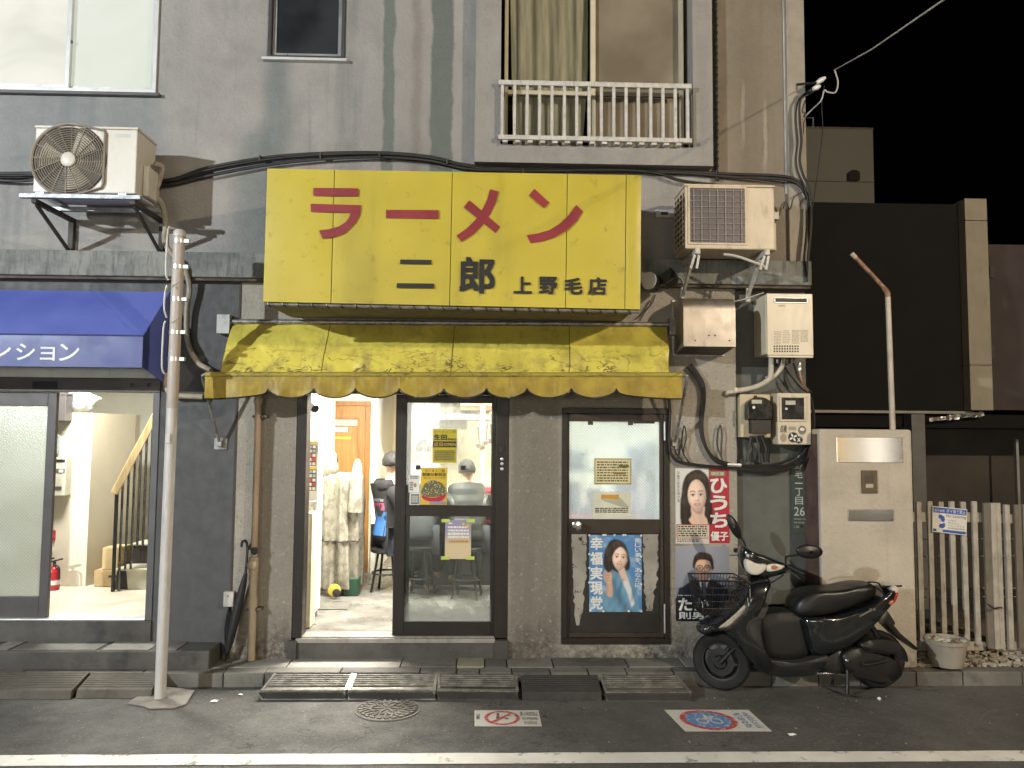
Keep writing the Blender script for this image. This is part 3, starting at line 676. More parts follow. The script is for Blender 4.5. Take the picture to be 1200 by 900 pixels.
hood.add('canopy', MB().prism([(2.65,q[2]),(3.6,q[2]),(3.6,q[3]+.35),(3.0,q[3]+.35)], q[0], q[1]+.25, 'X'), M_steel, bevel=.006)
hood.add('lip', MB().box(q[0]-.01, q[1]+.26, 2.63, 3.62, q[2]-.05, q[2]-.001), M_steel, bevel=.004)
sh = T('wall_cabinet', 'cream wall cabinet with a brown lower edge, top right behind the glass', 'cabinet', at(565,480,2.6))
q = rc(540,440,600,481,2.6)
sh.box('body', (q[0], q[1]+.5, 2.6, 3.1, q[2]+.05, RZ-.02), M_shopwall, bevel=.004); sh.box('lower_edge', (q[0]-.005, q[1]+.5, 2.58, 3.12, q[2], q[2]+.05), wood('cabinet_edge', (.30,.15,.07)), bevel=.004)
ps = T('kitchen_post', 'pale timber post beside hanging utensils behind the glass', 'post', at(565,560,2.5))
q = rc(562,494,568,572,2.45); ps.box('shaft', (q[0], q[1], 2.42, 2.5, cz+.03, RZ-.02), wood('pale_timber', (.55,.46,.28)), bevel=.004)
for k, (px, py0, py1) in enumerate(((560,500,520),(571,495,516),(575,497,514))):
    u = T('ladle', 'long %s steel ladle hanging %s the pale kitchen post' % (('thin','wide','short')[k], ('left of','right of','far right of')[k]), 'ladle', at(px,py1,2.38), 'hanging ladles')
    p0, p1 = at(px,py0,2.38), at(px+(2,-1,1)[k],py1,2.38)
    u.add('handle', MB().tube([p0,p1], .008, 6), M_dkgrey); u.add('bowl', MB().lathe((p1.x,p1.y,p1.z-.02), [(.012,-.03),(.035,-.01),(.04,.015),(.012,.016)], 12), M_steel, smooth=True)
MB().box(at(478,520,3.2).x, at(500,520,3.2).x, 3.2, 3.25, at(490,500,3.2).z-.04, at(490,494,3.2).z).build('wall_shelf', M_steel, room)
MB().box(at(507,487,3.3).x, at(547,487,3.3).x, 3.3, 3.5, at(520,491,3.3).z-.12, at(520,491,3.3).z+.02).build('shelf_box', M_shopwhite, room)
for nm, x, y, pw_, k in (('ceiling_tube', -1.05, 1.0, 270, 0), ('ceiling_tube', .35, 1.5, 210, 1), ('ceiling_tube', .3, 3.1, 260, 2)):
    lt = T('ceiling_light', 'white fluorescent ceiling light %s' % ('just inside the open shop door', 'above the seated customers', 'above the kitchen')[k], 'ceiling light', (x,y,RZ))
    lt.box('tray', (x-.62, x+.62, y-.08, y+.08, RZ-.05, RZ), M_shopwhite, bevel=.006)
    lt.add('tube', MB().tube([(x-.6,y,RZ-.08),(x+.6,y,RZ-.08)], .016, 10), emit('fluorescent_tube', (1,.96,.86), 6), smooth=True)
    ob = area('lamp_light', (0,0,0), 1.2, pw_, (1,.95,.83), None, .12); ob.location = (x,y,RZ-.11); keep(ob, lt.o)
# ------------------------------------------------------------------ left hall
hall = thing('entrance_hall', 'bright cream stair hall behind the half open grey door', 'hall'); del hall['category']; tag(hall, kind='structure')
M_hallw = plain('hall_cream', (.70,.67,.57), .6, var=.05); M_hallf = (lambda m: m.done(m.mix(m.step(m.noise(2.5,6),.35,.7),(.50,.47,.38),(.66,.63,.54)), .4))(NT('hall_floor'))
HX0, HX1_, HY1, HZT = -5.2, at(176,600,.2).x+.75, 3.2, 2.66
MB().box(HX0, HX1_, .14, HY1, hz0-.08, hz0).build('floor', M_hallf, hall)
MB().box(HX0, HX1_, .181, HY1, HZT, HZT+.1).build('ceiling', M_shopwhite, hall)
MB().box(HX0-.1, HX0, .181, HY1, hz0, HZT).build('left_wall', M_hallw, hall)
MB().box(HX1_, HX1_+.1, .181, HY1, hz0, HZT).build('right_wall', M_shopwhite, hall)
MB().box(HX0, HX1_, HY1, HY1+.1, hz0, HZT).build('back_wall', M_shopwhite, hall)
yc = gnd(85,687,hz0).y
c0, c1, c2 = at(20,600,yc).x, at(104,600,yc).x, at(152,600,yc+.55).x
ctop = at(110,484,yc).z
cup = T('hall_cupboard', 'tall cream cupboard with plain doors inside the entrance hall', 'cupboard', ((c0+c1)/2,yc,hz0))
M_cup = plain('cupboard_cream', (.68,.63,.51), .5, var=.03); M_cup2 = plain('cupboard_side', (.60,.54,.42), .55, var=.03)
cup.box('front', (c0, c1, yc, yc+.7, hz0, ctop), M_cup, bevel=.004)
cup.add('angled_side', MB().add([(c1+.003,yc,hz0),(c2,yc+.6,hz0),(c2,yc+.6,ctop),(c1+.003,yc,ctop),(c1+.003,yc+.7,hz0),(c2,yc+.7,hz0),(c2,yc+.7,ctop),(c1+.003,yc+.7,ctop)], [(0,1,2,3),(3,2,6,7),(1,5,6,2)]), M_cup2)
p = at(127,585,yc+.3); cup.add('latch', frame(MB(), p.x-.03, p.x+.02, p.z-.035, p.z+.035, .008, yc+.26, yc+.27), M_alu)
# plastic bag on the cupboard
bag = MB(); bc = at(92,476,yc+.15)
def bagf(u, v):
    t = u*2*math.pi; f = math.sin(math.pi*max(.02,min(.98,v))); n_ = 1+.35*mnoise.noise((math.cos(t)*2,math.sin(t)*2,v*4))
    return (bc.x+.16*f**.6*math.cos(t)*n_, bc.y+.12*f**.6*math.sin(t)*n_, ctop+.002+.2*v*(.8+.3*n_))
bag.grid(bagf, 22, 10); tag(bag.build('plastic_bag', plain('white_film', (.75,.76,.78), .35, var=.1), smooth=True), 'crumpled white plastic bag on top of the cream cupboard', 'bag')
# boxes, mailbox, extinguishers, signs
M_card = plain('cardboard', (.42,.30,.15), .8, var=.1, grime=.1); M_card2 = plain('cardboard_pale', (.50,.38,.20), .8, var=.1)
yb_ = yc-.02
def carton(label, px0, px1, py0, py1, y, mat, slot=False):
    q = rc(px0,py0,px1,py1,y); t = T('cardboard_box', label, 'box', ((q[0]+q[1])/2,y,q[2]), 'cartons in the hall')
    zb = q[2]
    t.box('carton', (q[0], q[1], y, y+.3, zb, q[3]), mat, bevel=.004)
    t.box('flap', (q[0]+.004, q[1]-.004, y+.003, y+.15, q[3]+.001, q[3]+.006), mat)
    if slot: t.box('hand_hole', ((q[0]+q[1])/2+.02, (q[0]+q[1])/2+.1, y-.003, y, q[3]-.06, q[3]-.04), M_dirtyblk)
    return q
q0 = carton('lower wide brown cardboard box with a dark hand hole, on the hall floor', 110, 139, 669, 687.5, yc-.04, M_card, True)
q = rc(121,642,139,669,yc-.0); t = T('cardboard_box', 'smaller pale cardboard box standing on the wide brown one', 'box', (q[0],yc,q0[3]), 'cartons in the hall')
t.box('carton', (q[0], q[1], yc-.02, yc+.24, q0[3]+.007, q[3]), M_card2, bevel=.004); t.box('flap', (q[0]+.004, q[1]-.004, yc-.015, yc+.1, q[3]+.001, q[3]+.006), M_card2)
lx = at(56,560,yc-.05).x
mbx = T('letter_box', 'grey steel letter box on the wall just inside the hall', 'letter box', at(64,580,yc-.12))
q = rc(57,536,77,581,yc-.1)
mbx.box('case', (q[0]-.1, q[1], yc-.1, yc-.002, q[2], q[3]), plain('letterbox_grey', (.42,.40,.33), .45), bevel=.004)
for (a_, b_, c_, d_, mm) in ((60,538.5,76,541.5,M_dirtyblk), (60,549.5,75.5,554,M_dkgrey), (69,550.5,74,553.5,M_paper), (61,570,72,574,M_dkgrey)):
    r_ = rc(a_,b_,c_,d_,yc-.104); mbx.box('slot', (r_[0], r_[1], yc-.104-(.002 if mm is M_paper else 0), yc-.1-(.001 if mm is M_paper else 0), r_[2], r_[3]), mm)
ic = T('intercom_box', 'small dark grey cabinet high beside the hall door', 'cabinet', at(68,470,yc-.1))
q = rc(63,463,77,493,yc-.12); ic.box('case', (q[0]-.03, q[1], yc-.12, yc-.001, q[2], q[3]), M_dkgrey, bevel=.004); ic.box('lid', (q[0]-.035, q[1]+.005, yc-.125, yc-.001, q[3]+.001, q[3]+.02), M_dkgrey, bevel=.003)
gv = T('gas_valve', 'small teal and grey valve on a black pipe above the letter box', 'valve', at(64,520,yc-.08))
p0, p1 = at(66,493,yc-.03), at(60,662,yc-.03)
gv.add('pipe', MB().tube([(p0.x,yc-.04,p0.z),(p0.x,yc-.04,hz0)], .018, 8), M_dirtyblk, smooth=True)
q = rc(60,509,67,532,yc-.08); gv.box('body', (q[0], q[1], yc-.09, yc-.03, q[2], q[3]), plain('teal_grey', (.16,.21,.21), .5), bevel=.01)
def extinguisher(px, label, k):
    c = gnd(px,686.5,hz0); c.y = yc-.12-.05*k; c.x = at(px,686,c.y).x; t = T('fire_extinguisher', label, 'fire extinguisher', c, 'fire extinguishers')
    t.add('cylinder', MB().lathe(c, [(.045,0),(.052,.01),(.052,.16),(.045,.19),(.02,.21)], 16), plain('extinguisher_red', (.42,.02,.025), .25), smooth=True)
    t.add('valve_handle', MB().tube([c+Vector((0,0,.2)),c+Vector((0,0,.25))], .014, 8).beam(c+Vector((-.03,0,.25)), c+Vector((.07,0,.275)), .02, .014), M_dirtyblk)
    t.add('hose', MB().tube(spline([c+Vector((.01,-.02,.23)),c+Vector((.06,-.03,.2)),c+Vector((.065,-.03,.1))],5), .009, 6), M_dirtyblk, smooth=True)
    t.add('label_band', MB().lathe(c, [(.0525,.05),(.0525,.09)], 16), M_paper, smooth=True)
extinguisher(52.5, 'left red fire extinguisher, half hidden by the door stile', 0); extinguisher(62.5, 'right red fire extinguisher with black hose beside the cupboard', 1)
fs = T('fire_notice', 'small red and white notice above the fire extinguishers', 'sign', at(58,640,yc-.02))
q = rc(54,621.5,64,633,yc-.02); fs.box('red_plate', (q[0], q[1], yc-.02, yc-.003, q[2], q[3]), M_red); lt_ = MB(); put(lt_, '消火器', q[0]+.01, q[1]-.01, q[2]+.025, q[3]-.025, yc-.0225, .01); fs.add('lettering', lt_, M_paper, fix=False)
q = rc(53.5,633.5,61,648,yc-.02); fs.box('white_plate', (q[0], q[1], yc-.02, yc-.003, q[2], q[3]), M_paper)
# staircase going up to the right
st = T('staircase', 'cream stairs rising to the right inside the hall', 'staircase', gnd(155,692,hz0))
y0s = gnd(150,691,hz0).y; sx = at(137,680,y0s).x
M_rise = plain('stair_dark_riser', (.03,.024,.022), .6); M_tread = plain('stair_tread', (.55,.52,.42), .6)
for i in range(6):
    yy = y0s + .26*i; xx = at(153,680,y0s).x + .05*i
    st.box('riser', (sx+.02*i, HX1_-.002, yy, yy+.02, hz0+.19*i, hz0+.19*(i+1)-.02), M_tread if i == 0 else M_rise)
    st.box('tread', (sx+.02*i-.01, HX1_-.002, yy-.02, yy+.262, hz0+.19*(i+1)-.02, hz0+.19*(i+1)), M_tread, bevel=.004)
    st.add('stringer_face', MB().prism([(sx-.02+.02*i,hz0),(sx+.1,hz0),(sx+.08,hz0+.19*(i+1)-.021),(sx-.0+.02*i,hz0+.19*(i+1)-.021)], yy-.005-.001*i, yy-.001*i), M_rise)
hr = T('stair_handrail', 'pale timber handrail with steel balusters on the hall stairs', 'handrail', gnd(133,695,hz0))
yr0 = y0s-.1
pA, pB = at(134,578,yr0), at(186,480,yr0+.12)
M_hr = wood('raw_timber', (.56,.43,.22))
hr.add('rail', MB().beam(pA, pB, .075, .062, up=(0,0,1)), M_hr, bevel=.004)
M_bal = plain('baluster_steel', (.10,.10,.10), .25, .8, var=.3)
for i in range(7):
    t_ = .06+.135*i; p = pA.lerp(pB, t_); zb = hz0+.001 if i < 2 else hz0+.19*(1+(i-2)//2)
    hr.add('baluster', MB().tube([(p.x,p.y,zb),(p.x,p.y,p.z-.02)], .011 if i else .017, 8), M_bal if i else M_dirtyblk, smooth=True)
bz = at(170,485,1.5).z
lh = T('ceiling_light', 'square white ceiling light in the entrance hall', 'ceiling light', (-3.6,.7,HZT))
lh.box('tray', (-3.9,-3.3,.55,.85,HZT-.06,HZT), M_shopwhite, bevel=.01); lh.box('diffuser', (-3.87,-3.33,.58,.82,HZT-.075,HZT-.061), emit('hall_diffuser', (1,.95,.8), 6))
ob = area('lamp_light', (0,0,0), .5, 92, (1,.97,.88), None, .24); ob.location = (-3.6,.7,HZT-.09); keep(ob, lh.o)
# ------------------------------------------------------------------ big yellow sign
def yellow(name, c, scr=0.0, zlo=0, zhi=1, dirt=(.10,.075,.03)):
    m = NT(name); x, y, z = m.sep()
    col = m.mix(m.step(m.noise(1.3,5),.3,.7), sc(c,.90), sc(c,1.06))
    col = m.mix(m.step(m.noise(3,6,sc=(1,1,.12),off=(3,0,0)),.46,.70,0,.60), col, sc(c,.58)); col = m.mix(m.step(m.noise(11,6,rough=.7,off=(6,1,0)),.58,.74,0,.45), col, dirt); col = m.mix(m.step(m.noise(.8,3,off=(2,2,2)),.45,.62,0,.35), col, sc(c,1.25))
    col = m.mix(m.step(m.noise(40,3,rough=.7),.70,.76,0,.7), col, dirt)
    if scr:
        w = m.step(z, zlo, zhi, 1, 0)
        for k, (s1, th) in enumerate(((1.5,.010),(2.6,.013),(5.5,.022))):
            nz = m.noise(s1, 3, sc=(1,1,2.6), off=(k*7.3,k,2), dist=.6)
            d = m.math('ABSOLUTE', m.math('SUBTRACT', nz, .5)); line = m.step(d, th*.5, th, 1, 0)
            brk = m.step(m.noise(4,4,off=(k*3,9,1)), .42,.55)
            col = m.mix(m.math('MULTIPLY', m.math('MULTIPLY', line, brk), m.math('MULTIPLY', w, scr)), col, dirt)
        sm = m.math('MULTIPLY', m.step(m.noise(7,6,rough=.65,off=(1,4,6)),.47,.66), m.math('MULTIPLY', w, scr*.62)); col = m.mix(sm, col, sc(dirt,1.9)); fd = m.math('MULTIPLY', m.step(m.noise(9,5,sc=(1.6,1,.35),off=(3,3,8),dist=.5),.5,.68), scr*.30); col = m.mix(fd, col, sc(dirt,2.4))
    m.bump(m.noise(6,4,sc=(1,1,.6),dist=.8), .12 if not scr else .35, .02)
    return m.done(col, m.step(m.noise(7,4),.3,.7,.30 if scr else .38,.5))
YS = -.75
M_sign = yellow('sign_yellow', (.50,.405,.045))
A, B_, C_, D_ = at(313,197.5,YS), at(752,205.5,YS), at(750.5,362.5,YS), at(308,353.5,YS)
sg = T('shop_sign', 'big yellow box sign with red and black Japanese lettering above the awning', 'sign', Vector(((A.x+B_.x)/2, YS, C_.z)))
def sp(u, v, y): 
    p = A.lerp(B_,u).lerp(D_.lerp(C_,u), v); return (p.x, y, p.z)
cu = [0] + [(x-310)/441 for x in (388.5,526.5,662.5,732.5)] + [1]
M_signin = plain('sign_frame_brown', (.16,.13,.10), .7, grime=.3)
sg.add('box_frame', MB().add([sp(.003,.004,YS+.03),sp(.997,.004,YS+.03),sp(.997,.975,YS+.03),sp(.003,.975,YS+.03),sp(.003,.004,-.03),sp(.997,.004,-.03),sp(.997,.975,-.03),sp(.003,.975,-.03)],
       [(0,1,2,3),(4,5,6,7),(0,1,5,4),(1,2,6,5),(2,3,7,6),(3,0,4,7)]), M_signin)
for i in range(5):
    u0, u1 = cu[i]+.0009, cu[i+1]-.0009; b = .004*(.5-abs(.5-(i+.5)/5))
    def pan(u, v, u0=u0, u1=u1):
        q = sp(u0+(u1-u0)*u, v, 0); bow = .010*math.sin(math.pi*u)*math.sin(math.pi*v)+.003*mnoise.noise((u*3+u0*9,v*3,5))
        return (q[0], YS - bow - .001, q[2])
    mb = MB(); mb.grid(pan, 8, 6)
    lo = [sp(u0,0,YS+.04), sp(u1,0,YS+.04), sp(u0,1,YS+.03), sp(u1,1,YS+.03)]
    mb.add([sp(u0,0,YS-.001),sp(u1,0,YS-.001),lo[1],lo[0]], [(0,1,2,3)]); mb.add([sp(u0,1,YS-.001),sp(u1,1,YS-.001),lo[3],lo[2]], [(0,1,2,3)])
    sg.add('yellow_panel', mb, M_sign, smooth=True)
def poly(mb, pts, ox, oy, k, Y): mb.flat([(lambda p: (p.x, p.z))(at(ox+x/k, oy+y/k, Y)) for x, y in pts], Y)
YT = YS-.0150
def letter(mat, *strokes):
    mb = MB()
    for fn in strokes: fn(mb)
    return sg.add('letter', mb, mat, fix=False)
S6, S7 = (280,180,3.75,YT), (560,180,3.75,YT)
def strip(mb, top, bot, ox, oy, k, Y):      # a curved stroke given by its two edges
    n = len(top); P = [at(ox+x/k, oy+y/k, Y) for x, y in top+bot]
    mb.add([(p.x,Y,p.z) for p in P], [(i,i+1,n+i+1,n+i) for i in range(n-1)])
def putpx(mb, s, x0, y0, x1, y1, Y, bold=0.0, col=False):
    q = rc(x0,y0,x1,y1,Y); (column if col else put)(mb, s, q[0], q[1], q[2], q[3], Y, bold)
M_sred = (lambda m: m.done(m.mix(m.step(m.noise(6,6),.35,.7),(.21,.018,.026),(.28,.028,.036)), .5))(NT('sign_red'))
def stk(*a): return lambda mb: strip(mb, *a)
letter(M_sred, stk([(327,150),(524,152)], [(327,185),(524,187)], *S6), stk([(316,220),(492,225),(537,226)], [(316,256),(491,259),(533,259)], *S6),
    stk([(491,259.5),(487,277),(470,300),(440,319),(395,332),(352,337)], [(533,259.5),(530,272),(512,305),(465,350),(415,367),(367,374)], *S6))
letter(M_sred, stk([(646,247),(877,248)], [(646,284),(877,286)], *S6))
letter(M_sred, stk([(1104,156),(1092,200),(1070,245),(1040,290),(1000,330),(955,360)], [(1140,166),(1128,215),(1105,265),(1070,315),(1030,355),(978,388)], *S6),
    stk([(1012,205),(1050,237),(1148,322)], [(988,236),(1028,268),(1128,349)], 280,180,3.75,YT-.0012))
letter(M_sred, stk([(248,155),(314,215)], [(225,184),(291,240)], *S7),
    stk([(432,225),(400,270),(360,308),(315,335),(265,350),(215,358)], [(462,254),(435,297),(390,338),(340,367),(285,386),(232,394)], *S7))
M_sblk = printm('sign_black', (.012,.012,.012))
letter(M_sblk, stk([(709,465),(846,467)], [(708,485),(846,487)], *S6)); letter(M_sblk, stk([(694,569),(857,571)], [(693,590),(857,592)], *S6))
letter(M_sblk, lambda mb: putpx(mb, '郎', 280+968/3.75, 180+453/3.75, 280+1125/3.75, 180+615/3.75, YT, .03))
for s_, x0, x1, y0, y1 in (('上',157,238,540,615), ('野',268,350,540,618), ('毛',380,460,545,618), ('店',485,567,543,622)):
    letter(M_sblk, lambda mb: putpx(mb, s_, 560+x0/3.75, 180+y0/3.75, 560+x1/3.75, 180+y1/3.75, YT, .034))
# lacing along the lower edge and the sagging underside
e0, e1 = Vector(sp(.002,1.012,YS+.03)), Vector(sp(.998,1.012,YS+.03))
M_dirty = plain('dirty_galvanised', (.20,.185,.155), .6, .4, var=.4, grime=.5, scale=14)
sg.add('lower_tube', MB().tube([e0, e1], .014, 8), M_dirty, smooth=True)
N = 26
for i in range(N):
    lac = MB()
    t = (i+.3)/N; p = e0.lerp(e1, t)
    lac.tube([p+Vector((-.02,-.012,.04)), p+Vector((0,-.018,-.005)), p+Vector((.012,.0,-.02)), p+Vector((.02,.01,.01))], .005, 5)
    sg.add('lacing_loop', lac, M_dirtyblk)
us = MB().grid(lambda u,v: (e0.x+.02+(e1.x-e0.x-.04)*u, YS+.04+(.68)*v, e0.z+.012-.014*math.sin(math.pi*v)+.006*mnoise.noise((u*30,v*4,1))), 60, 8)
sg.add('underside_sheet', us, plain('grey_canvas', (.15,.125,.10), .8, var=.2, grime=.35, scale=9), smooth=True)
# ------------------------------------------------------------------ yellow awning
YA, YF = -.02, -.32
tl, tr = at(273,378.5,YA), at(781,382,YA); bl, br = at(258,437.5,YF), at(785,437.5,YF)
aw = T('yellow_awning', 'dirty yellow canvas awning with scalloped valance over the shop doors', 'awning', ((tl.x+tr.x)/2, -.1, br.z))
M_awn = yellow('awning_yellow', (.66,.57,.10), .95, bl.z-.02, tl.z-.08, (.085,.06,.035))
def fab(u, v, e=0):
    w = v**.85
    p = tl.lerp(tr,u).lerp(bl.lerp(br,u), v); sag = -.02*math.sin(math.pi*v)
    wr = .030*mnoise.noise((u*16+v*3, v*3.2, 4)) + .014*mnoise.noise((u*42+v*16, v*8, 2)) + .012*abs(mnoise.noise((u*24-v*6, v*2.5, 7)))
    fan = (.014*math.sin((u*60-v*5))*math.exp(-u*16)*(1-v) + .014*math.sin(((1-u)*60-v*5))*math.exp(-(1-u)*16))
    return (p.x, p.y + sag + wr + fan - e, p.z - .5*sag + .4*wr)
su = [0, .222, .508, .773, 1.0]
for i in range(4):
    aw.add('canvas_panel', MB().grid(lambda u,v,i=i: fab(su[i]+.0006+(su[i+1]-su[i]-.0012)*u, v), 44, 14), M_awn, smooth=True, auto=False)
for i in (1,2,3): aw.add('seam', MB().tube([Vector(fab(su[i], j/14, .002)) for j in range(15)], .0035, 5), plain('seam_dark', (.20,.16,.03), .7))
f0, f1 = at(241,439,YF), at(799,439.5,YF)
aw.add('front_bar', MB().tube([(f0.x,YF,f0.z),(f1.x,YF,f1.z)], .022, 10), yellow('awning_hem', (.34,.28,.045), .6, 9, 10), smooth=True)
pk = [240,314,367.5,416.5,468.5,520,570,617.5,669.5,722.5,799]
M_val = (lambda m: (m.bump(m.noise(7,4,dist=.8),.5,.02), m.done(m.mix(m.step(m.noise(6,6),.35,.7),(.26,.175,.018),(.42,.31,.03)), .5))[1])(NT('valance_yellow_shaded'))  # shade below the bar painted in: darker yellow than the awning canvas
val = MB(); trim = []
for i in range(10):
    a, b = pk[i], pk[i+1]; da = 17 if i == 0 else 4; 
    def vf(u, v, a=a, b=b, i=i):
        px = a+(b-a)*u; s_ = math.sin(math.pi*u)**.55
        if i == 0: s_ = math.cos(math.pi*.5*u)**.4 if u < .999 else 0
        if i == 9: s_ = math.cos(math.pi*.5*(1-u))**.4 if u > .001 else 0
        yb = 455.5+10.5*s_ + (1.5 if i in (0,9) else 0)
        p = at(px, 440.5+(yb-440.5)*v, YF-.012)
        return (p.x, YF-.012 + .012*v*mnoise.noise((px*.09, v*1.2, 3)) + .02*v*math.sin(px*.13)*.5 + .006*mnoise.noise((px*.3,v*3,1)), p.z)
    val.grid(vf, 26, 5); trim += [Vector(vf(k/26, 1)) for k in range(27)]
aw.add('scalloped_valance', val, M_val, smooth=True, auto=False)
aw.add('valance_trim', MB().tube(trim, .006, 5), M_dirtyblk)
M_galv = plain('weathered_steel', (.28,.27,.25), .45, .6, var=.4, grime=.5, scale=20)
for fx, wx, pxe in ((237,258,-1), (806,790,1)):
    e = at(fx, 441, YF); w = at(wx, 520, -.02)
    aw.add('bar_end', MB().tube([(f0.x if pxe < 0 else f1.x, YF, f0.z if pxe < 0 else f1.z), (e.x,YF,e.z)], .015, 8), M_galv, smooth=True)
    aw.add('arm', MB().tube([(e.x,YF,e.z), (w.x,-.03,w.z)], .012, 8), M_galv, smooth=True)
    aw.add('wall_bracket', MB().box(w.x-.05,w.x+.05,-.012,-.0005,w.z-.045,w.z+.045).box(w.x-.02,w.x+.02,-.05,-.012,w.z-.02,w.z+.02), M_galv, bevel=.003)
aw.add('roller_bracket', MB().box(*[at(257,380,-.01).x, at(272,380,-.01).x, -.07,-.0005, at(264,392,0).z, at(264,370,0).z]), plain('white_bracket',(.5,.5,.48),.5,grime=.4), bevel=.003)
aw.add('roller_bracket', MB().box(*[at(783,380,-.01).x, at(793,380,-.01).x, -.06,-.0005, at(788,394,0).z, at(788,374,0).z]), M_galv, bevel=.003)
aw.add('roller_tube', MB().tube([(tl.x-.03,-.03,tl.z+.01),(tr.x+.02,-.03,tr.z+.01)], .02, 10), M_galv, smooth=True)
# ------------------------------------------------------------------ blue awning at the left
xR = at(198,365,0).x; yf = -.42
z0 = at(100,341,-.0).z; z1 = at(80,392,yf).z; z2 = at(80,430,yf).z
M_bluef = (lambda m: (m.bump(m.noise(4,3),.1,.02), m.done(m.mix(m.step(m.noise(1.6,4),.3,.7),(.085,.12,.42),(.13,.17,.52)), .33))[1])(NT('blue_canvas'))
ba = T('blue_awning', 'blue box awning with white lettering over the hall entrance', 'awning', (-3.7,-.2,z2))
ba.add('canvas_top', MB().add([(-9,-.002,z0),(xR,-.002,z0),(xR,yf,z1),(-9,yf,z1)], [(0,1,2,3)]).add([(-9,-.002,z0-.01),(xR,-.002,z0-.01),(xR,yf+.01,z1-.01),(-9,yf+.01,z1-.01)], [(3,2,1,0)]), M_bluef, fix=False)
ba.add('valance', MB().box(-9, xR-.001, yf-.004, yf+.004, z2, z1-.001), plain('blue_valance_shaded', (.040,.055,.22), .4, var=.12, scale=3)); ba.add('hem_seam', MB().tube([(-9,yf-.004,z1-.004),(xR,yf-.004,z1-.004)], .006, 6), plain('blue_seam', (.03,.04,.16), .5))  # valance colour darkened against the top to imitate light from above
ba.add('end_panel', MB().prism([(-.003,z0-.006),(yf+.005,z1-.006),(yf+.005,z2+.003),(-.003,z2-.09)], xR-.006, xR, 'X'), M_bluef)
ba.add('frame_tube', MB().tube([(-9,yf+.02,z2+.02),(xR-.02,yf+.02,z2+.02)], .012, 8), M_alu)
for s_, x0, x1, y0, y1 in (('マ',-60,-38,403,421), ('ン',-15,13,403,421), ('シ',19,41,402.5,422), ('ョ',47,64.5,406.5,422.5), ('ン',69.5,93,403,423)):
    tx = MB(); putpx(tx, s_, x0, y0, x1, y1, yf-.006, .012); ba.add('letter', tx, printm('white_vinyl', (.72,.74,.76)), fix=False)
# ------------------------------------------------------------------ air conditioners
M_acw = plain('ac_ivory', (.60,.57,.50), .42, var=.05, grime=.12, scale=5); M_acd = plain('ac_dark', (.05,.042,.036), .6)
def copyo(o, parent=None):
    c = o.copy(); COL.objects.link(c); return c
Y0, Y1 = -.50, -.19
q = rc(40,149,160,228,Y0)
ac = T('air_conditioner', 'ivory outdoor air conditioner with round fan guard on a wall shelf, left', 'air conditioner', ((q[0]+q[1])/2, -.3, q[2]))
ac.box('body', (q[0], q[1], Y0, Y1, q[2]+.012, q[3]-.012), M_acw, bevel=.008)
ac.box('lid', (q[0]-.006, q[1]+.006, Y0-.006, Y1+.006, q[3]-.012, q[3]+.006), M_acw, bevel=.005)
fc = at(80.5,187,Y0-.012); fr = .265
M_grille = plain('grille_wire', (.30,.26,.20), .5, .3)
def rsq(mb, r, Y, w):                          # ring that is round at left and squared at upper/lower right, like the guard
    pass
gx0, gx1, gz0_, gz1_ = rc(44,152,121,223,Y0)
ac.add('fan_opening', MB().lathe((fc.x, Y0-.003, fc.z), [(fr,.0),(fr,-.002),(.01,-.0021)], 40, 'Y'), M_acd)
ac.add('fan_blade', MB().grid(lambda u,v: (fc.x+fr*.8*u*math.cos(.4+v*.9), Y0-.006-.004*v, fc.z+fr*.8*u*math.sin(.4+v*.9)), 6, 6), M_grille)
ac.add('fan_blade', MB().grid(lambda u,v: (fc.x+fr*.8*u*math.cos(2.5+v*.9), Y0-.006-.004*v, fc.z+fr*.8*u*math.sin(2.5+v*.9)), 6, 6), M_grille)
ac.add('fan_blade', MB().grid(lambda u,v: (fc.x+fr*.8*u*math.cos(4.6+v*.9), Y0-.006-.004*v, fc.z+fr*.8*u*math.sin(4.6+v*.9)), 6, 6), M_grille)
gd = MB()
for k in range(13):
    r_ = .055+.0165*k; gd.tube([(fc.x+r_*math.cos(t*math.pi/22), Y0-.016, fc.z+r_*math.sin(t*math.pi/22)) for t in range(45)], .0032, 5, cap=False)
for k in range(16):
    t = k*math.pi/8; gd.tube([(fc.x+.05*math.cos(t),Y0-.013,fc.z+.05*math.sin(t)),(fc.x+fr*math.cos(t+.35),Y0-.013,fc.z+fr*math.sin(t+.35))], .003, 5)
tag(ac.add('fan_guard', gd, M_grille), kind='stuff')
rim = [(fc.x+fr*math.cos(R(a_)), Y0-.012, fc.z+fr*math.sin(R(a_))) for a_ in range(75,291,9)] + [(gx1,Y0-.012,gz0_+.02),(gx1+.012,Y0-.012,gz0_+.05),(gx1+.012,Y0-.012,gz1_-.03),(gx1,Y0-.012,gz1_-.005)]
ac.add('guard_rim', MB().tube([Vector(p) for p in rim+[rim[0]]], .009, 6), plain('rim_brown', (.24,.20,.16), .5), smooth=True)
ac.add('fan_cap', MB().lathe((fc.x, Y0-.018, fc.z), [(.05,.004),(.052,-.006),(.044,-.012),(.006,-.013)], 24, 'Y'), M_acw, smooth=True)
nb = MB().box(*[at(135,157,Y0).x, at(153,157,Y0).x, Y0-.0015, Y0, at(144,161,Y0).z, at(144,157,Y0).z]); ac.add('name_plate', nb, plain('plate_grey', (.48,.47,.44), .4))
ac.box('pipe_cover', (q[1]+.001, q[1]+.045, Y0+.1, Y1-.01, q[2]+.03, q[3]-.24), M_acw, bevel=.012)
for px in (47,144):
    p = at(px,226,Y0); ac.box('foot', (p.x-.03, p.x+.03, Y0-.01, Y1+.02, q[2]-.01, q[2]+.011), M_alu, bevel=.003)
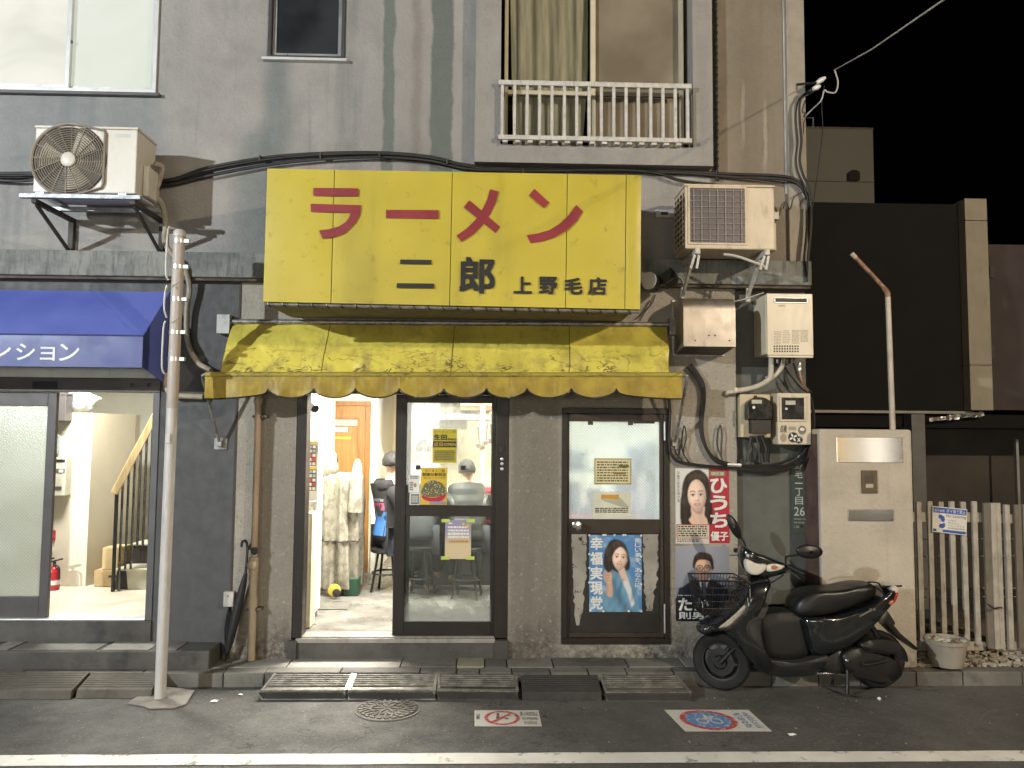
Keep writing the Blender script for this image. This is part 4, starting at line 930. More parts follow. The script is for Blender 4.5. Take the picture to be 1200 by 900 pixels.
sh_ = T('wall_shelf_bracket', 'galvanised angle-iron shelf carrying the left air conditioner', 'bracket', ((q[0]+q[1])/2, -.2, q[2]-.4))
zz = q[2]-.012; s0, s1 = at(27,229,Y0).x, at(168,229,Y0).x
M_gal = plain('galvanised_angle', (.30,.31,.32), .5, .6, var=.25, grime=.3, scale=12); M_rust = plain('rusty_angle', (.045,.04,.036), .7, .2, var=.4)
sh_.box('shelf_front', (s0, s1, Y0-.05, Y0-.01, zz-.03, zz), M_gal, bevel=.002); sh_.box('shelf_rear', (s0, s1, Y1-.04, Y1, zz-.03, zz), M_gal, bevel=.002)
zb_ = at(80,303,0).z
for px in (66,176):
    X = at(px,235,-.25).x
    sh_.box('shelf_arm', (X-.018, X+.018, Y0-.03, -.001, zz-.062, zz-.031), M_rust, bevel=.002)
    sh_.box('wall_post', (X-.02, X+.02, -.04, -.0015, zb_, zz-.063), M_rust, bevel=.002)
    sh_.add('strut', MB().beam((X,Y0+.0,zz-.064), (X,-.03,zb_+.04), .03, .012, up=(1,0,0)), M_rust)
hs = T('drain_hose', 'ribbed beige refrigerant hose hanging from the left air conditioner', 'hose', at(190,290,-.1))
pts = [at(181,192,-.3), at(190,196,-.25), at(187,210,-.22), at(182,228,-.25), at(190,240,-.2), at(194,262,-.12), at(193,282,-.08), at(200,296,-.10), at(214,310,-.12), at(222,335,-.08), at(219,365,-.06), at(220,400,-.05), at(231,424,-.06), at(247,434,-.1)]
hs.add('hose', MB().tube(spline(pts,7), .021, 8), plain('hose_beige', (.33,.29,.23), .7, grime=.3, scale=20), smooth=True)
# right, mounted back to front: fins to the street
Y0r, Y1r = -.46, -.14
q = rc(803,217,908,292,Y0r)
ar = T('air_conditioner', 'yellowed outdoor air conditioner with finned back facing the street, right', 'air conditioner', ((q[0]+q[1])/2, -.3, q[2]))
M_acy = plain('ac_yellowed', (.56,.47,.34), .45, var=.06, grime=.3, scale=6)
fx0, fx1, fz0_, fz1_ = rc(808,220.5,873,285,Y0r)
ar.box('body', (q[0], q[1], Y0r, Y1r, q[2], q[3]-.012), M_acy, bevel=.01)
ar.box('lid', (q[0]-.006, q[1]+.004, Y0r-.006, Y1r+.006, q[3]-.012, q[3]+.004), M_acy, bevel=.004)
ar.box('fin_block', (fx0, fx1, Y0r-.004, Y0r, fz0_, fz1_), (lambda m: m.done(m.mix(m.step(m.math('PINGPONG', m.math('MULTIPLY', m.sep()[0], 140), .5), .2,.35), (.05,.045,.05), (.16,.145,.15)), .5, .4))(NT('coil_fins')))
fr_ = frame(MB(), fx0-.012, fx1+.012, fz0_-.012, fz1_+.012, .014, Y0r-.008, Y0r-.0005); ar.add('fin_frame', fr_, M_acy)
for k in range(10):
    z = fz0_+(fz1_-fz0_)*(k+.5)/10; ar.add('guard_wire', MB().tube([(fx0,Y0r-.010,z),(fx1,Y0r-.010,z)], .0022, 5), plain('wire_pale', (.36,.32,.27), .5))
for k in range(7):
    x = fx0+(fx1-fx0)*(k+.5)/7; ar.add('guard_wire', MB().tube([(x,Y0r-.014,fz0_),(x,Y0r-.014,fz1_)], .0022, 5), plain('wire_pale', (.36,.32,.27), .5))
ar.box('side_opening', (q[0]-.003, q[0], Y0r+.03, Y1r-.03, q[2]+.04, q[3]-.05), M_acd)
for k in range(10):
    z = q[2]+.04+(q[3]-q[2]-.09)*k/9; ar.box('side_bar', (q[0]-.01, q[0]-.0031, Y0r+.025, Y1r-.025, z-.006, z+.006), M_acy)
for k in range(4):
    y = Y0r+.03+(Y1r-Y0r-.06)*k/3; ar.box('side_bar', (q[0]-.013, q[0]-.0101, y-.006, y+.006, q[2]+.035, q[3]-.045), M_acy)
ar.box('pipe_cover', (q[1]+.001, q[1]+.035, Y0r+.06, Y1r-.02, q[2]+.01, q[3]-.26), M_acy, bevel=.01)
brk = T('wall_rail_bracket', 'chipped white steel bracket with wall rail under the right air conditioner', 'bracket', ((q[0]+q[1])/2, -.1, q[2]-.2))
M_wst = plain('chipped_white_steel', (.50,.48,.44), .5, .1, var=.1, grime=.5, scale=22)
z = at(780,251,-.02).z; brk.box('wall_rail', (at(768,251,-.02).x, at(912,251,-.02).x, -.04, -.001, z-.032, z+.032), M_wst, bevel=.003)
brk.box('rail_slot', (at(774,251,-.02).x, at(782,251,-.02).x, -.042, -.0405, z-.012, z+.012), M_acd)
for px in (810,889):
    X = at(px,300,-.3).x
    brk.box('support_arm', (X-.018, X+.018, Y0r-.03, -.041, q[2]-.045, q[2]-.004), M_wst, bevel=.003)
    brk.add('brace', MB().beam((X,Y0r+.12,q[2]-.046), (X,-.012,q[2]-.30), .03, .02, up=(1,0,0)), M_wst)
    brk.box('upright', (X-.016, X+.016, -.06, -.0415, q[2]-.32, z+.03), M_wst, bevel=.002)
    for a_ in (0,1): brk.add('bent_lug', MB().beam((X-.02+.03*a_,Y0r-.02,q[2]-.05), (X-.05+.045*a_,Y0r-.01,q[2]-.15), .018, .004, up=(0,1,0)), M_wst)
dp = [at(848,298,Y0r+.05), at(862,300,Y0r+.02), at(880,306,Y0r), at(893,311,Y0r), at(898,315,Y0r)]
brk.add('drain_tube', MB().tube(spline(dp,5), .011, 7), plain('tube_pale', (.45,.42,.36), .5), smooth=True)
# ------------------------------------------------------------------ spot lamps (unlit) by the sign
M_blkmet = plain('black_metal', (.02,.02,.019), .45, .3)
for k, (px, py, dx, lab) in enumerate(((766,331,.06,'white rimmed round spotlight, unlit, beside the yellow sign'), (783,327,-.03,'black square floodlight, unlit, under the right air conditioner'))):
    p = at(px,py,-.22); t = T('spotlight', lab, 'spotlight', p)
    if k == 0:
        t.add('shade', MB().tube([p+Vector((-.045,-.06,.0)), p+Vector((.0,-.02,.0)), p+Vector((.05,.03,.01))], [.065,.055,.03], 16), M_blkmet, smooth=True)
        t.add('rim', MB().tube([p+Vector((-.052,-.066,.0)), p+Vector((-.045,-.06,.0))], [.067,.067], 16), plain('lens_pale', (.6,.6,.57), .2), smooth=True)
    else:
        mb = MB().beam(p+Vector((-.05,-.04,-.04)), p+Vector((.04,-.05,.03)), .09, .1, up=(.4,-.6,.6)); t.add('case', mb, M_blkmet, bevel=.006)
    t.add('arm', MB().tube([p+Vector((.03,.02,0)), Vector((p.x+.05,-.1,p.z-.02)), Vector((p.x+.05,-.085,p.z-.03))], .012, 7), M_blkmet, smooth=True)
# ------------------------------------------------------------------ steel vent hood
q = rc(801,352,862,406,-.32); q2 = rc(797,349,862,412,-.0)
M_ss = plain('dull_stainless', (.42,.38,.33), .42, .8, var=.12, grime=.25, scale=5)
hd_ = T('vent_hood', 'curved stainless steel vent hood on the pale wall right of the awning', 'vent hood', ((q[0]+q[1])/2,-.1,q[2]))
prof = [(-.001,q[3]+.04)] + [(-.32+.10-.10*math.sin(R(a_))-.0, q[3]-.10+.10*math.cos(R(a_))+.03) for a_ in range(0,91,15)] + [(-.32,q[2]+.03),(-.001,q[2]+.03)]
hd_.add('shell', MB().prism(prof[:-2]+[(-.32,q[2]),(-.001,q[2]-.03)], q[0], q[1], 'X'), M_ss, auto=30)
hd_.add('dark_mouth', MB().add([(q[0]+.01,-.312,q[2]-.002),(q[1]-.01,-.312,q[2]-.002),(q[1]-.01,-.01,q[2]-.032),(q[0]+.01,-.01,q[2]-.032)], [(0,1,2,3)]), M_acd)
hd_.add('edge_bead', frame(MB(), q[0]-.012, q[1]+.012, q[2]-.04, q[3]+.055, .018, -.012, -.0005), M_ss, bevel=.003)
for px in (815,831,838,855):
    p = at(px,399 if px in (815,855) else 393,-.322); hd_.add('screw', MB().lathe(p, [(.006,0),(.005,-.003)], 8, 'Y'), M_acd)
# ------------------------------------------------------------------ water heater
YH = -.24
q = rc(899,344,953,418,YH); wh = T('water_heater', 'cream gas water heater with slot vent on the right corner of the building', 'water heater', ((q[0]+q[1])/2,-.1,q[2]))
M_wh = plain('heater_cream', (.66,.58,.44), .35, var=.03, grime=.1, scale=4)
wh.box('case', (q[0]-.004, q[1]-.01, YH+.02, .049, q[2]+.02, q[3]-.004), M_wh, bevel=.008)
fp = wh.box('front_panel', (q[0], q[1], YH, YH+.0195, q[2]+.01, q[3]), M_wh, bevel=.006)
wh.box('bottom_lip', (q[0]+.01, q[1]-.002, YH+.004, YH+.03, q[2]-.006, q[2]+.009), M_wh, bevel=.003)
s_ = rc(908,349,945.5,355,YH)
wh.box('exhaust_slot', (s_[0], s_[1], YH-.002, YH-.0003, s_[2]+.004, s_[3]-.004), M_acd); wh.add('slot_rim', frame(MB(), s_[0]-.006, s_[1]+.006, s_[2]-.003, s_[3]+.003, .009, YH-.008, YH-.0022), M_alu, bevel=.003)
vb = MB()
for i in range(10):
    for j in range(3):
        p = at(907.5+i*3.05, 405.8+j*3.0, YH); vb.box(p.x-.006, p.x+.006, YH-.0015, YH-.0003, p.z-.006, p.z+.006)
tag(wh.add('vent_hole', vb, M_acd), kind='stuff')
lb = MB(); rr = random.Random(5)
M_lab = printm('label_grey_print', (.30,.26,.19))
for (x0,x1,y0,y1,n) in ((907,915.5,388,404,9), (917,926,387,403,8), (928,937,386.5,403,11), (938,947,386.5,401,10)):
    for k in range(n):
        yy = y0+(y1-y0)*(k+.2)/n; xx = x0
        while xx < x1-1:
            w = rr.uniform(.8,3.2); a_ = rc(xx, yy, min(xx+w,x1), yy+.75, YH); lb.flat([(a_[0],a_[2]),(a_[1],a_[2]),(a_[1],a_[3]),(a_[0],a_[3])], YH-.0006); xx += w+.5
tag(wh.add('printed_label', lb, M_lab, fix=False), kind='stuff')
nb = MB(); putpx(nb, 'NORITZ', 912.5,357.2,920.5,359.4, YH-.0007, .02); wh.add('lettering', nb, M_lab, fix=False)
pp = T('insulated_pipes', 'white insulated water pipes curving from the heater into the wall', 'pipe', at(905,440,-.1))
M_ins = plain('pipe_insulation', (.50,.45,.37), .7, var=.1, grime=.25, scale=12)
pA = [at(904,420,-.1), at(903.5,432,-.1), at(902,443,-.09), at(893,450,-.08), at(880,455,-.07), at(862,458,-.06), at(853,460,-.03), at(850,461,.01)]
pB = [at(918,420,-.09), at(917,428,-.085), at(911,437,-.08), at(902,445,-.075)]
pp.add('pipe', MB().tube(spline(pA,6), .021, 10), M_ins, smooth=True); pp.add('pipe', MB().tube(spline(pB,6), .018, 10), M_ins, smooth=True)
for px, py in ((862,457.5),(900,444)):
    c = at(px,py,-.065); pp.add('tape_band', MB().tube([c+Vector((-.012,0,-.003)),c+Vector((.012,0,.003))], .024, 10), M_wh, smooth=True)
gp = T('gas_hose', 'thin coppery gas hose with brass valve under the heater', 'hose', at(940,445,-.08))
gp.add('hose', MB().tube(spline([at(937,424,-.08),at(937,434,-.08),at(939,444,-.08),at(943,453,-.07),at(947,458,-.05)],5), .011, 7), plain('copper_pink', (.35,.20,.14), .4, .5), smooth=True)
gp.add('valve', MB().lathe(at(937,430,-.08), [(.015,-.03),(.018,-.01),(.013,0),(.018,.012),(.012,.035)], 10), M_alu, smooth=True)
wv = T('valve_row', 'row of small steel connectors on the underside of the heater', 'valve', at(925,424,-.08))
for px in (911,922,928): wv.add('connector', MB().lathe(at(px,423,-.09), [(.012,-.02),(.016,0),(.016,.015),(.01,.028)], 10), M_galv, smooth=True)
# ------------------------------------------------------------------ meters
YM = -.05
q = rc(867.5,462,903,512.5,YM); em = T('electricity_meter', 'black electricity meter on a cream board with cables below', 'meter', ((q[0]+q[1])/2,0,q[2]))
em.box('board', (q[0], q[1], YM, .049, q[2], q[3]), plain('meter_board', (.56,.47,.31), .5, grime=.2), bevel=.005)
a_ = rc(872,466,901,492,YM); n_ = 16
cx_, cw = (a_[0]+a_[1])/2, (a_[1]-a_[0])/2
P = [(cx_-cw, a_[2])] + [(cx_-cw*math.cos(math.pi*k/n_), a_[3]-cw*.75+cw*.75*math.sin(math.pi*k/n_)) for k in range(n_+1)] + [(cx_+cw, a_[2])]
M_mblk = plain('meter_black', (.010,.010,.010), .25)
em.add('glass_cover', MB().prism(P, YM-.085, YM-.001), M_mblk, bevel=.006)
b_ = rc(877,488,900,508,YM); em.box('terminal_cover', (b_[0], b_[1], YM-.07, YM-.001, b_[2], b_[3]-.003), plain('meter_brown', (.022,.019,.016), .5), bevel=.005)
b_ = rc(881,468.5,893,473,YM-.09); em.box('display', (b_[0], b_[1], YM-.089, YM-.086, b_[2], b_[3]), plain('lcd_pale', (.45,.45,.38), .3)); c = at(883.5,477.5,YM-.088); em.add('badge', MB().lathe((c.x,YM-.0855,c.z), [(.012,0),(.011,-.003)], 14, 'Y'), M_paper)
c = at(885,465,YM); em.add('seal_knob', MB().lathe((c.x,YM,c.z), [(.012,0),(.01,-.02)], 10, 'Y'), plain('dull_red', (.12,.02,.015), .5))
q = rc(909,461,948,521,YM-.02); sm = T('meter_box', 'cream meter box with dark window and round stickers, beside the black meter', 'meter', ((q[0]+q[1])/2,0,q[2]))
Yq = YM-.06; M_mb = plain('meter_box_cream', (.58,.51,.38), .5, var=.04, grime=.2)
sm.box('case', (q[0], q[1], Yq, .049, q[2], q[3]), M_mb, bevel=.007)
b_ = rc(915,465,942.5,491,Yq); sm.add('window_rim', frame(MB(), b_[0]-.012, b_[1]+.012, b_[2]-.02, b_[3]+.008, .016, Yq-.012, Yq-.0005), M_mb, bevel=.004)
sm.box('window', (b_[0]+.006, b_[1]-.006, Yq-.004, Yq-.0006, b_[2]-.003, b_[3]-.009), M_mblk)
b2 = rc(920.5,469.5,932,474.5,Yq-.005); sm.box('display', (b2[0], b2[1], Yq-.008, Yq-.0045, b2[2], b2[3]), plain('lcd_pale', (.45,.45,.38), .3)); c = at(921.5,479,Yq-.005); sm.add('badge', MB().lathe((c.x,Yq-.0045,c.z), [(.01,0),(.009,-.003)], 12, 'Y'), M_paper)
c = at(929.5,512.5,Yq); sk = MB().ell(c.x, c.z, .04, .04, Yq-.0008, 24); sm.add('round_sticker', sk, M_ink, fix=False)
sk = MB()
for k in range(4): sk.ell(c.x+.019*math.cos(k*math.pi/2+.5), c.z+.019*math.sin(k*math.pi/2+.5), .015, .007, Yq-.0014, 10, rot=k*math.pi/2+.5)
c2 = at(936,515.5,Yq); sm.add('sticker', MB().ell(c2.x,c2.z,.032,.028,Yq-.0011,16), M_ink, fix=False); put(sk, 'X', c2.x-.014, c2.x+.014, c2.z-.016, c2.z+.016, Yq-.0017, .04); sm.add('sticker_print', sk, M_paper, fix=False)
c = at(940,504,Yq); sm.add('sticker', MB().ell(c.x,c.z,.032,.035,Yq-.0008,20), plain('sticker_grey', (.16,.15,.13), .5), fix=False); sm.add('sticker_print', MB().ell(c.x,c.z+.006,.018,.012,Yq-.0014,14), M_paper, fix=False)
c = at(918,513,Yq); sm.add('sticker', MB().ell(c.x,c.z,.025,.034,Yq-.0008,20), plain('sticker_tan', (.33,.28,.2), .5), fix=False)
k_ = rc(914,498,922,507,Yq); kk = MB(); put(kk, '点検', k_[0], k_[1], k_[2], k_[3], Yq-.0009, .02); sm.add('sticker_print', kk, M_ink, fix=False)
k_ = rc(924,500,933,504,Yq); sm.add('sticker', MB().flat([(k_[0],k_[2]),(k_[1],k_[2]),(k_[1],k_[3]),(k_[0],k_[3])], Yq-.0008), plain('sticker_tan', (.33,.28,.2), .5), fix=False)
mc = T('meter_cables', 'grey and black cables hanging in a fan below the meters', 'cable', at(890,530,-.02))
for k, (x0, x1, x2) in enumerate(((880,878,874),(883,881,882),(886,889,890),(889,893,896),(892,897,899),(894,900,901))):
    mc.add('cable', MB().tube(spline([at(x0,511,-.06),at(x1,524,-.04),at(x2,542,-.02)],5), .0085, 6), (M_cable_g, M_cable)[k % 2], smooth=True)
# ------------------------------------------------------------------ address plate
ap = T('address_plate', 'narrow green address plate with white vertical lettering and 26', 'sign', at(937,620,.045)); YP = .049
q = rc(928,528,945,625,.045); ap.box('plate', (q[0], q[1], .04, YP, q[2], q[3]), plain('plate_green', (.085,.11,.08), .4, var=.05), bevel=.002)
tx = MB(); putpx(tx, '上野毛一丁目', 931.5,530,940.5,592, .0385, .01, col=True); putpx(tx, '26', 930.5,594,943,604.5, .0385, .015)
putpx(tx, 'Setagaya-ku', 930.5,607,944,609.5, .0385); putpx(tx, 'Kaminoge', 930.5,611,943,613.8, .0385); putpx(tx, '1-26', 930.5,616,936.5,618.5, .0385); ap.add('lettering', tx, M_paper, fix=False)
c = at(939.5,617,.038); ap.add('map_mark', MB().flat([(c.x-.014,c.z+.01),(c.x+.014,c.z+.01),(c.x,c.z-.016)], .0385), M_ink, fix=False)
# ------------------------------------------------------------------ cables along the front
def cab(t, pts, r, mat=None, n=6, name='cable'): return t.add(name, MB().tube(spline(pts, n), r, 6), mat or M_cable, smooth=True)
cb = T('facade_cables', 'bundle of black cables sagging along the wall above the yellow sign', 'cable', at(430,185,-.05))
for k, dy in enumerate((0, 3.5, 7, 2)):
    yy = -.03-.012*k
    P = [(-20,203+dy),(20,203+dy*1.3),(60,203+dy),(130,209+dy),(195,211+dy*.8),(245,196+dy*1.4),(330,182.5+dy*1.2),(430,178.5+dy*.8),(500,183+dy*.7),(545,193+dy*.6)]
    if k < 2: P += [(600,197.5+dy*.3),(700,199+dy*.3),(800,201+dy*.5),(860,204+dy),(912,206+dy),(935,212+dy),(948,232+dy)]
    else: P += [(600,200),(720,199),(770,203),(800,212),(850,218)]
    cab(cb, [at(x,y,yy if x < 880 else -.08) for x, y in P], .0115 if k != 3 else .008)
for px in (305,376,445,524,613): 
    p = at(px,(184,181,180,188,199)[(305,376,445,524,613).index(px)]+2,-.06); cb.add('cable_tie', MB().tube([p+Vector((-.006,0,0)),p+Vector((.006,0,0))], .028, 8), M_cable_g)
cc = T('corner_cables', 'tangle of black cables running down the right corner of the building', 'cable', at(945,300,-.08))
rr = random.Random(2)
for k in range(6):
    o = rr.uniform(-3,3)
    P = [(962-k,97+k*1.5),(948+o*.5,105+k),(937+o*.5,118),(935+o,140),(937+o,165),(935+o,188),(939+o,205),(945+o,218),(949+o*.6,240),(948+o,270),(945+o,300),(946,330)]
    cab(cc, [at(x,y,-.07-.01*k) for x, y in P], .0065)
cab(cc, [at(x,y,-.12) for x, y in ((966,100),(963,120),(964,150),(961,180),(957,210),(952,245))], .004)
cab(cc, [at(x,y,-.1) for x, y in ((940,225),(930,232),(926,245),(921,236),(918,244))], .006, M_cable_g)
lo = T('cable_loop', 'heavy black cable loops hanging between awning bracket and meters', 'cable', at(880,548,-.03))
def LP(*pts, Y=-.035): return [at(760+x/5, 400+y/5, Y) for x, y in pts]
cab(lo, LP((245,135),(290,195),(322,260),(325,360),(312,470),(318,560),(345,640),(400,705),(480,728),(560,745),(680,745),(800,730),(880,690),(930,620),(962,540),(968,440),(955,360),(930,290)), .013)
cab(lo, LP((230,150),(300,240),(318,330),(308,420),(306,520),(330,610),(380,680),(460,715),(560,730),(660,728),(760,718),(850,680),(910,620)), .012)
cab(lo, LP((118,325),(125,420),(120,560),(128,650),(170,702),(260,722),(380,735),(500,742),(620,755),(740,755),(840,735),(915,700),(955,640),(970,560)), .012)
cab(lo, LP((140,580),(165,660),(200,705)), .005); cab(lo, LP((190,580),(205,660),(245,715)), .005); cab(lo, LP((170,690),(190,600),(208,495),(220,560),(205,650),(235,712)), .005)
cab(lo, LP((435,700),(405,620),(402,560),(420,492),(430,560),(425,640),(430,690)), .006, M_cable_g)
cab(lo, LP((590,700),(580,680),(600,630),(605,560)), .012, M_cable_g)
cab(lo, LP((700,700),(690,640),(660,560)), .008)
cab(lo, LP((790,140),(840,210),(900,280),(940,300)), .007); cab(lo, LP((800,150),(810,230),(850,290)), .006, M_cable_g); cab(lo, LP((850,130),(880,220),(930,270),(955,300)), .007)
lo.add('clip', MB().tube([at(852,544.5,-.035),at(868,545.5,-.035)], .017, 8), M_alu)
lw = T('lamp_wire', 'thin pale wire running from the spotlights past the vent hood', 'cable', at(830,355,-.02))
cab(lw, [at(x,y,-.1) for x, y in ((786,322),(798,326),(803,338),(807,345),(835,353),(862,353),(895,343))], .004, M_cable_w)
cab(lw, [at(x,y,-.02) for x, y in ((762,352),(757,360),(752,368),(745,374))], .004, M_cable_g); cab(lw, [at(x,y,-.02) for x, y in ((768,345),(764,356),(756,365),(750,376))], .004, M_cable_g)
rp = T('rope_cable', 'spiral wrapped black cable in the joint right of the bay window', 'cable', at(839,120,-.02))
rp.add('core', MB().tube([at(838,-60,-.03), at(840,212,-.03)], .013, 8), M_cable, smooth=True)
hel = [at(838+2*(k/160), -60+272*k/160, -.03)+Vector((.016*math.cos(k*1.3),.016*math.sin(k*1.3),0)) for k in range(161)]
rp.add('wrap', MB().tube(hel, .005, 5), M_cable_g, smooth=True)
sv = T('service_drop', 'white overhead service wire with insulators at the top right corner', 'cable', at(960,98,-.2))
YV = -.2
far = at(1110,-3,-3.2)
sv.add('wire', MB().tube([at(978,82,YV), at(978,82,YV).lerp(far,.5)+Vector((0,0,-.02)), far, far+(far-at(978,82,YV))*4+Vector((0,0,2))], .0045, 6), M_cable_w, smooth=True)
for (x0,y0,x1,y1) in ((957,97,967,91),(953,104,961,101)):
    sv.add('insulator', MB().tube([at(x0,y0,YV),at((x0+x1)/2,(y0+y1)/2,YV),at(x1,y1,YV)], [.014,.022,.012], 10), plain('porcelain', (.75,.74,.7), .2), smooth=True)
sv.add('bracket', MB().tube([at(934,99,-.04),at(945,98,-.12),at(957,97,YV)], .009, 6), M_cable); sv.add('loop_wire', MB().tube(spline([at(978,82,YV),at(982,96,YV),at(979,108,YV),at(970,108,YV),at(966,106,YV),at(962,118,YV),at(952,128,-.1),at(944,136,-.05)],6), .006, 6), M_cable_w, smooth=True)
sv.add('small_bracket', MB().tube([at(944,138,-.03),at(953,138,-.12),at(953,150,-.12)], .005, 6), M_cable_g)
# ------------------------------------------------------------------ white pole at the kerb
pb = gnd(187.5,820); pt = at(211,272,pb.y)
po = T('street_pole', 'white painted steel pole with clamp bands standing at the kerb', 'pole', pb)
M_pole = plain('pole_white', (.55,.53,.50), .45, .1, var=.06, grime=.18, scale=8)
top = Vector((pb.x+(pt.x-pb.x)*.8, pb.y, pt.z))
md_ = pb.lerp(top,.62)
po.add('shaft', MB().tube([pb, md_], [.037,.037], 18), M_pole, smooth=True)
po.add('upper_shaft', MB().tube([md_+Vector((0,0,-.02)), top+Vector((0,0,-.035))], .039, 18), plain('pole_beige', (.46,.41,.36), .5, var=.06, grime=.2), smooth=True)
po.add('cap', MB().tube([top+Vector((0,0,-.034)), top, top+Vector((0,0,.015))], [.043,.043,.03], 18), M_pole, smooth=True)
for py in (283,313,351,389.5,421):
    p = at(205,py,pb.y); c = pb.lerp(top,(p.z-pb.z)/(top.z-pb.z))
    cl = po.add('clamp_band', MB().tube([c+Vector((0,0,-.014)),c+Vector((0,0,.014))], .0415, 18), M_alu, smooth=True)
    po.add('clamp_ear', MB().box(c.x+.040, c.x+.078, c.y-.022, c.y+.006, c.z-.014, c.z+.014), M_alu, bevel=.003)
for y0, y1 in ((265,328),(334,372),(376,438)):
    a, b = at(204,y0,pb.y-.045), at(204,y1,pb.y-.045); f = lambda z: pb.lerp(top,(z-pb.z)/(top.z-pb.z)).x-.052
    po.add('banner_strip', MB().tube(spline([(f(b.z),pb.y-.03,b.z),(f(b.z)-.014,pb.y-.04,b.z+.06),(f(a.z)-.014,pb.y-.04,a.z-.06),(f(a.z)-.002,pb.y-.04,a.z)],5), .0065, 6), M_pole, smooth=True)
for py in (333,375): p = at(207,py,pb.y-.06); po.add('hook', MB().tube([p+Vector((-.03,0,-.02)),p+Vector((.015,-.01,.012))], .006, 5), M_cable_w)
po.add('sticker_scar', MB().box(*(lambda q: (q[0],q[1],pb.y-.046,pb.y-.0425,q[2],q[3]))(rc(194,508,199,519,pb.y-.045))), M_pole)
ft = [gnd(x,y).xy for x, y in ((149,826),(165,815),(190,806),(228,811),(218,827),(205,831),(175,832),(168,829))]
tag(MB().prism([(v.x,v.y) for v in ft], .002, .014, 'Z').build('pole_footing', concrete('footing_mortar', (.27,.25,.22), .3), bevel=.004), 'pale mortar patch in the asphalt round the foot of the white pole', 'footing')
# ------------------------------------------------------------------ pipe, junction box and umbrella at the left of the shop
dn = T('drain_pipe', 'yellowed plastic drainpipe with joints running down beside the shop door', 'pipe', at(292,772,-.06))
M_pipe = plain('pipe_cream', (.44,.37,.26), .5, var=.1, grime=.25, scale=6); M_pipe2 = plain('pipe_pinkish', (.50,.38,.28), .5, var=.12)
Xp = at(297,620,-.06).x; zt, zb = at(302,462,-.06).z, KZ+.005
def zpx(py, px=297, Y=-.06): return at(px,py,Y).z
xa, xb = at(303,470,-.06).x, at(294,770,-.06).x
def pxx(z): return xa+(xb-xa)*.35*(zt-z)/(zt-zb)-.0
dn.add('upper_pipe', MB().tube([(xa,-.06,zt+.1),(pxx(zpx(650)),-.06,zpx(652))], .024, 14), M_pipe2, smooth=True)
dn.add('lower_pipe', MB().tube([(pxx(zpx(652)),-.06,zpx(652.5)),(pxx(zb),-.06,zb)], .03, 14), M_pipe, smooth=True)
for py, hh in ((470,7),(655,5),(662,16),(678,4),(706,12)):
    z = zpx(py); dn.add('joint', MB().tube([(pxx(z),-.06,z-.006*hh/2),(pxx(z),-.06,z+.006*hh/2)], .035, 14), M_pipe, smooth=True)
for py in (488,714):
    z = zpx(py); dn.add('bracket', MB().box(pxx(z)-.04, pxx(z)+.07, -.075, -.0005, z-.011, z+.011), plain('bracket_brown', (.11,.09,.07), .6), bevel=.003)
z = zpx(645); dn.add('round_sticker', MB().lathe((pxx(z)+.012,-.0895,z), [(.03,.0),(.028,-.003)], 16, 'Y'), M_ink); 
z = zpx(661); dn.add('inspection_cap', MB().lathe((pxx(z),-.085,z), [(.042,.02),(.042,-.01),(.03,-.025),(.01,-.03)], 16, 'Y'), M_pipe, smooth=True)
vp = T('vent_elbow', 'short beige pipe elbow poking from the wall between the awnings', 'pipe', at(200,450,-.05))
vp.add('pipe', MB().tube(spline([at(196,437,-.04),at(195,452,-.05),at(202,463,-.06),at(215,464,-.06),at(238,465,-.05)],5), .022, 10), M_pipe, smooth=True); vp.add('collar', MB().tube([at(196,438,-.04),at(195.5,450,-.045)], .028, 10), M_pipe2, smooth=True)
jb = T('junction_box', 'small white box with cable low on the wall by the umbrella', 'box', at(268,704,-.02)); q = rc(262,693.5,274,711,-.04)
jb.box('case', (q[0],q[1],-.05,-.0015,q[2],q[3]), plain('box_white', (.52,.50,.45), .5, grime=.3), bevel=.006); jb.add('screw', MB().lathe((q[0]+.035,-.05,q[3]-.03), [(.006,0),(.005,-.003)], 8, 'Y'), M_acd)
jb.add('cable', MB().tube(spline([((q[0]+q[1])/2,-.02,q[2]),at(264,735,-.02),at(265,765,-.03)],5), .009, 6), M_cable, smooth=True)
um = T('umbrella', 'folded black umbrella leaning on the wall beside the drainpipe', 'umbrella', at(265,776,-.15))
u0, u1 = gnd(264,775,KZ), at(288,672,-.06)
um.add('canopy', MB().tube([u0.lerp(u1,.06),u0.lerp(u1,.25),u0.lerp(u1,.6),u0.lerp(u1,.85),u1], [.012,.03,.034,.026,.014], 9), plain('umbrella_black', (.012,.012,.013), .6, bump=.3), auto=30)
um.add('tip', MB().tube([u0, u0.lerp(u1,.07)], [.005,.009], 6), M_blkmet)
hk = [u1, u1.lerp(at(290,645,-.05),.9), at(290,640,-.05), at(288,634,-.055), at(284,635,-.06), at(283,641,-.06)]
um.add('crook_handle', MB().tube(spline(hk,6), .010, 7), M_dirtyblk, smooth=True)
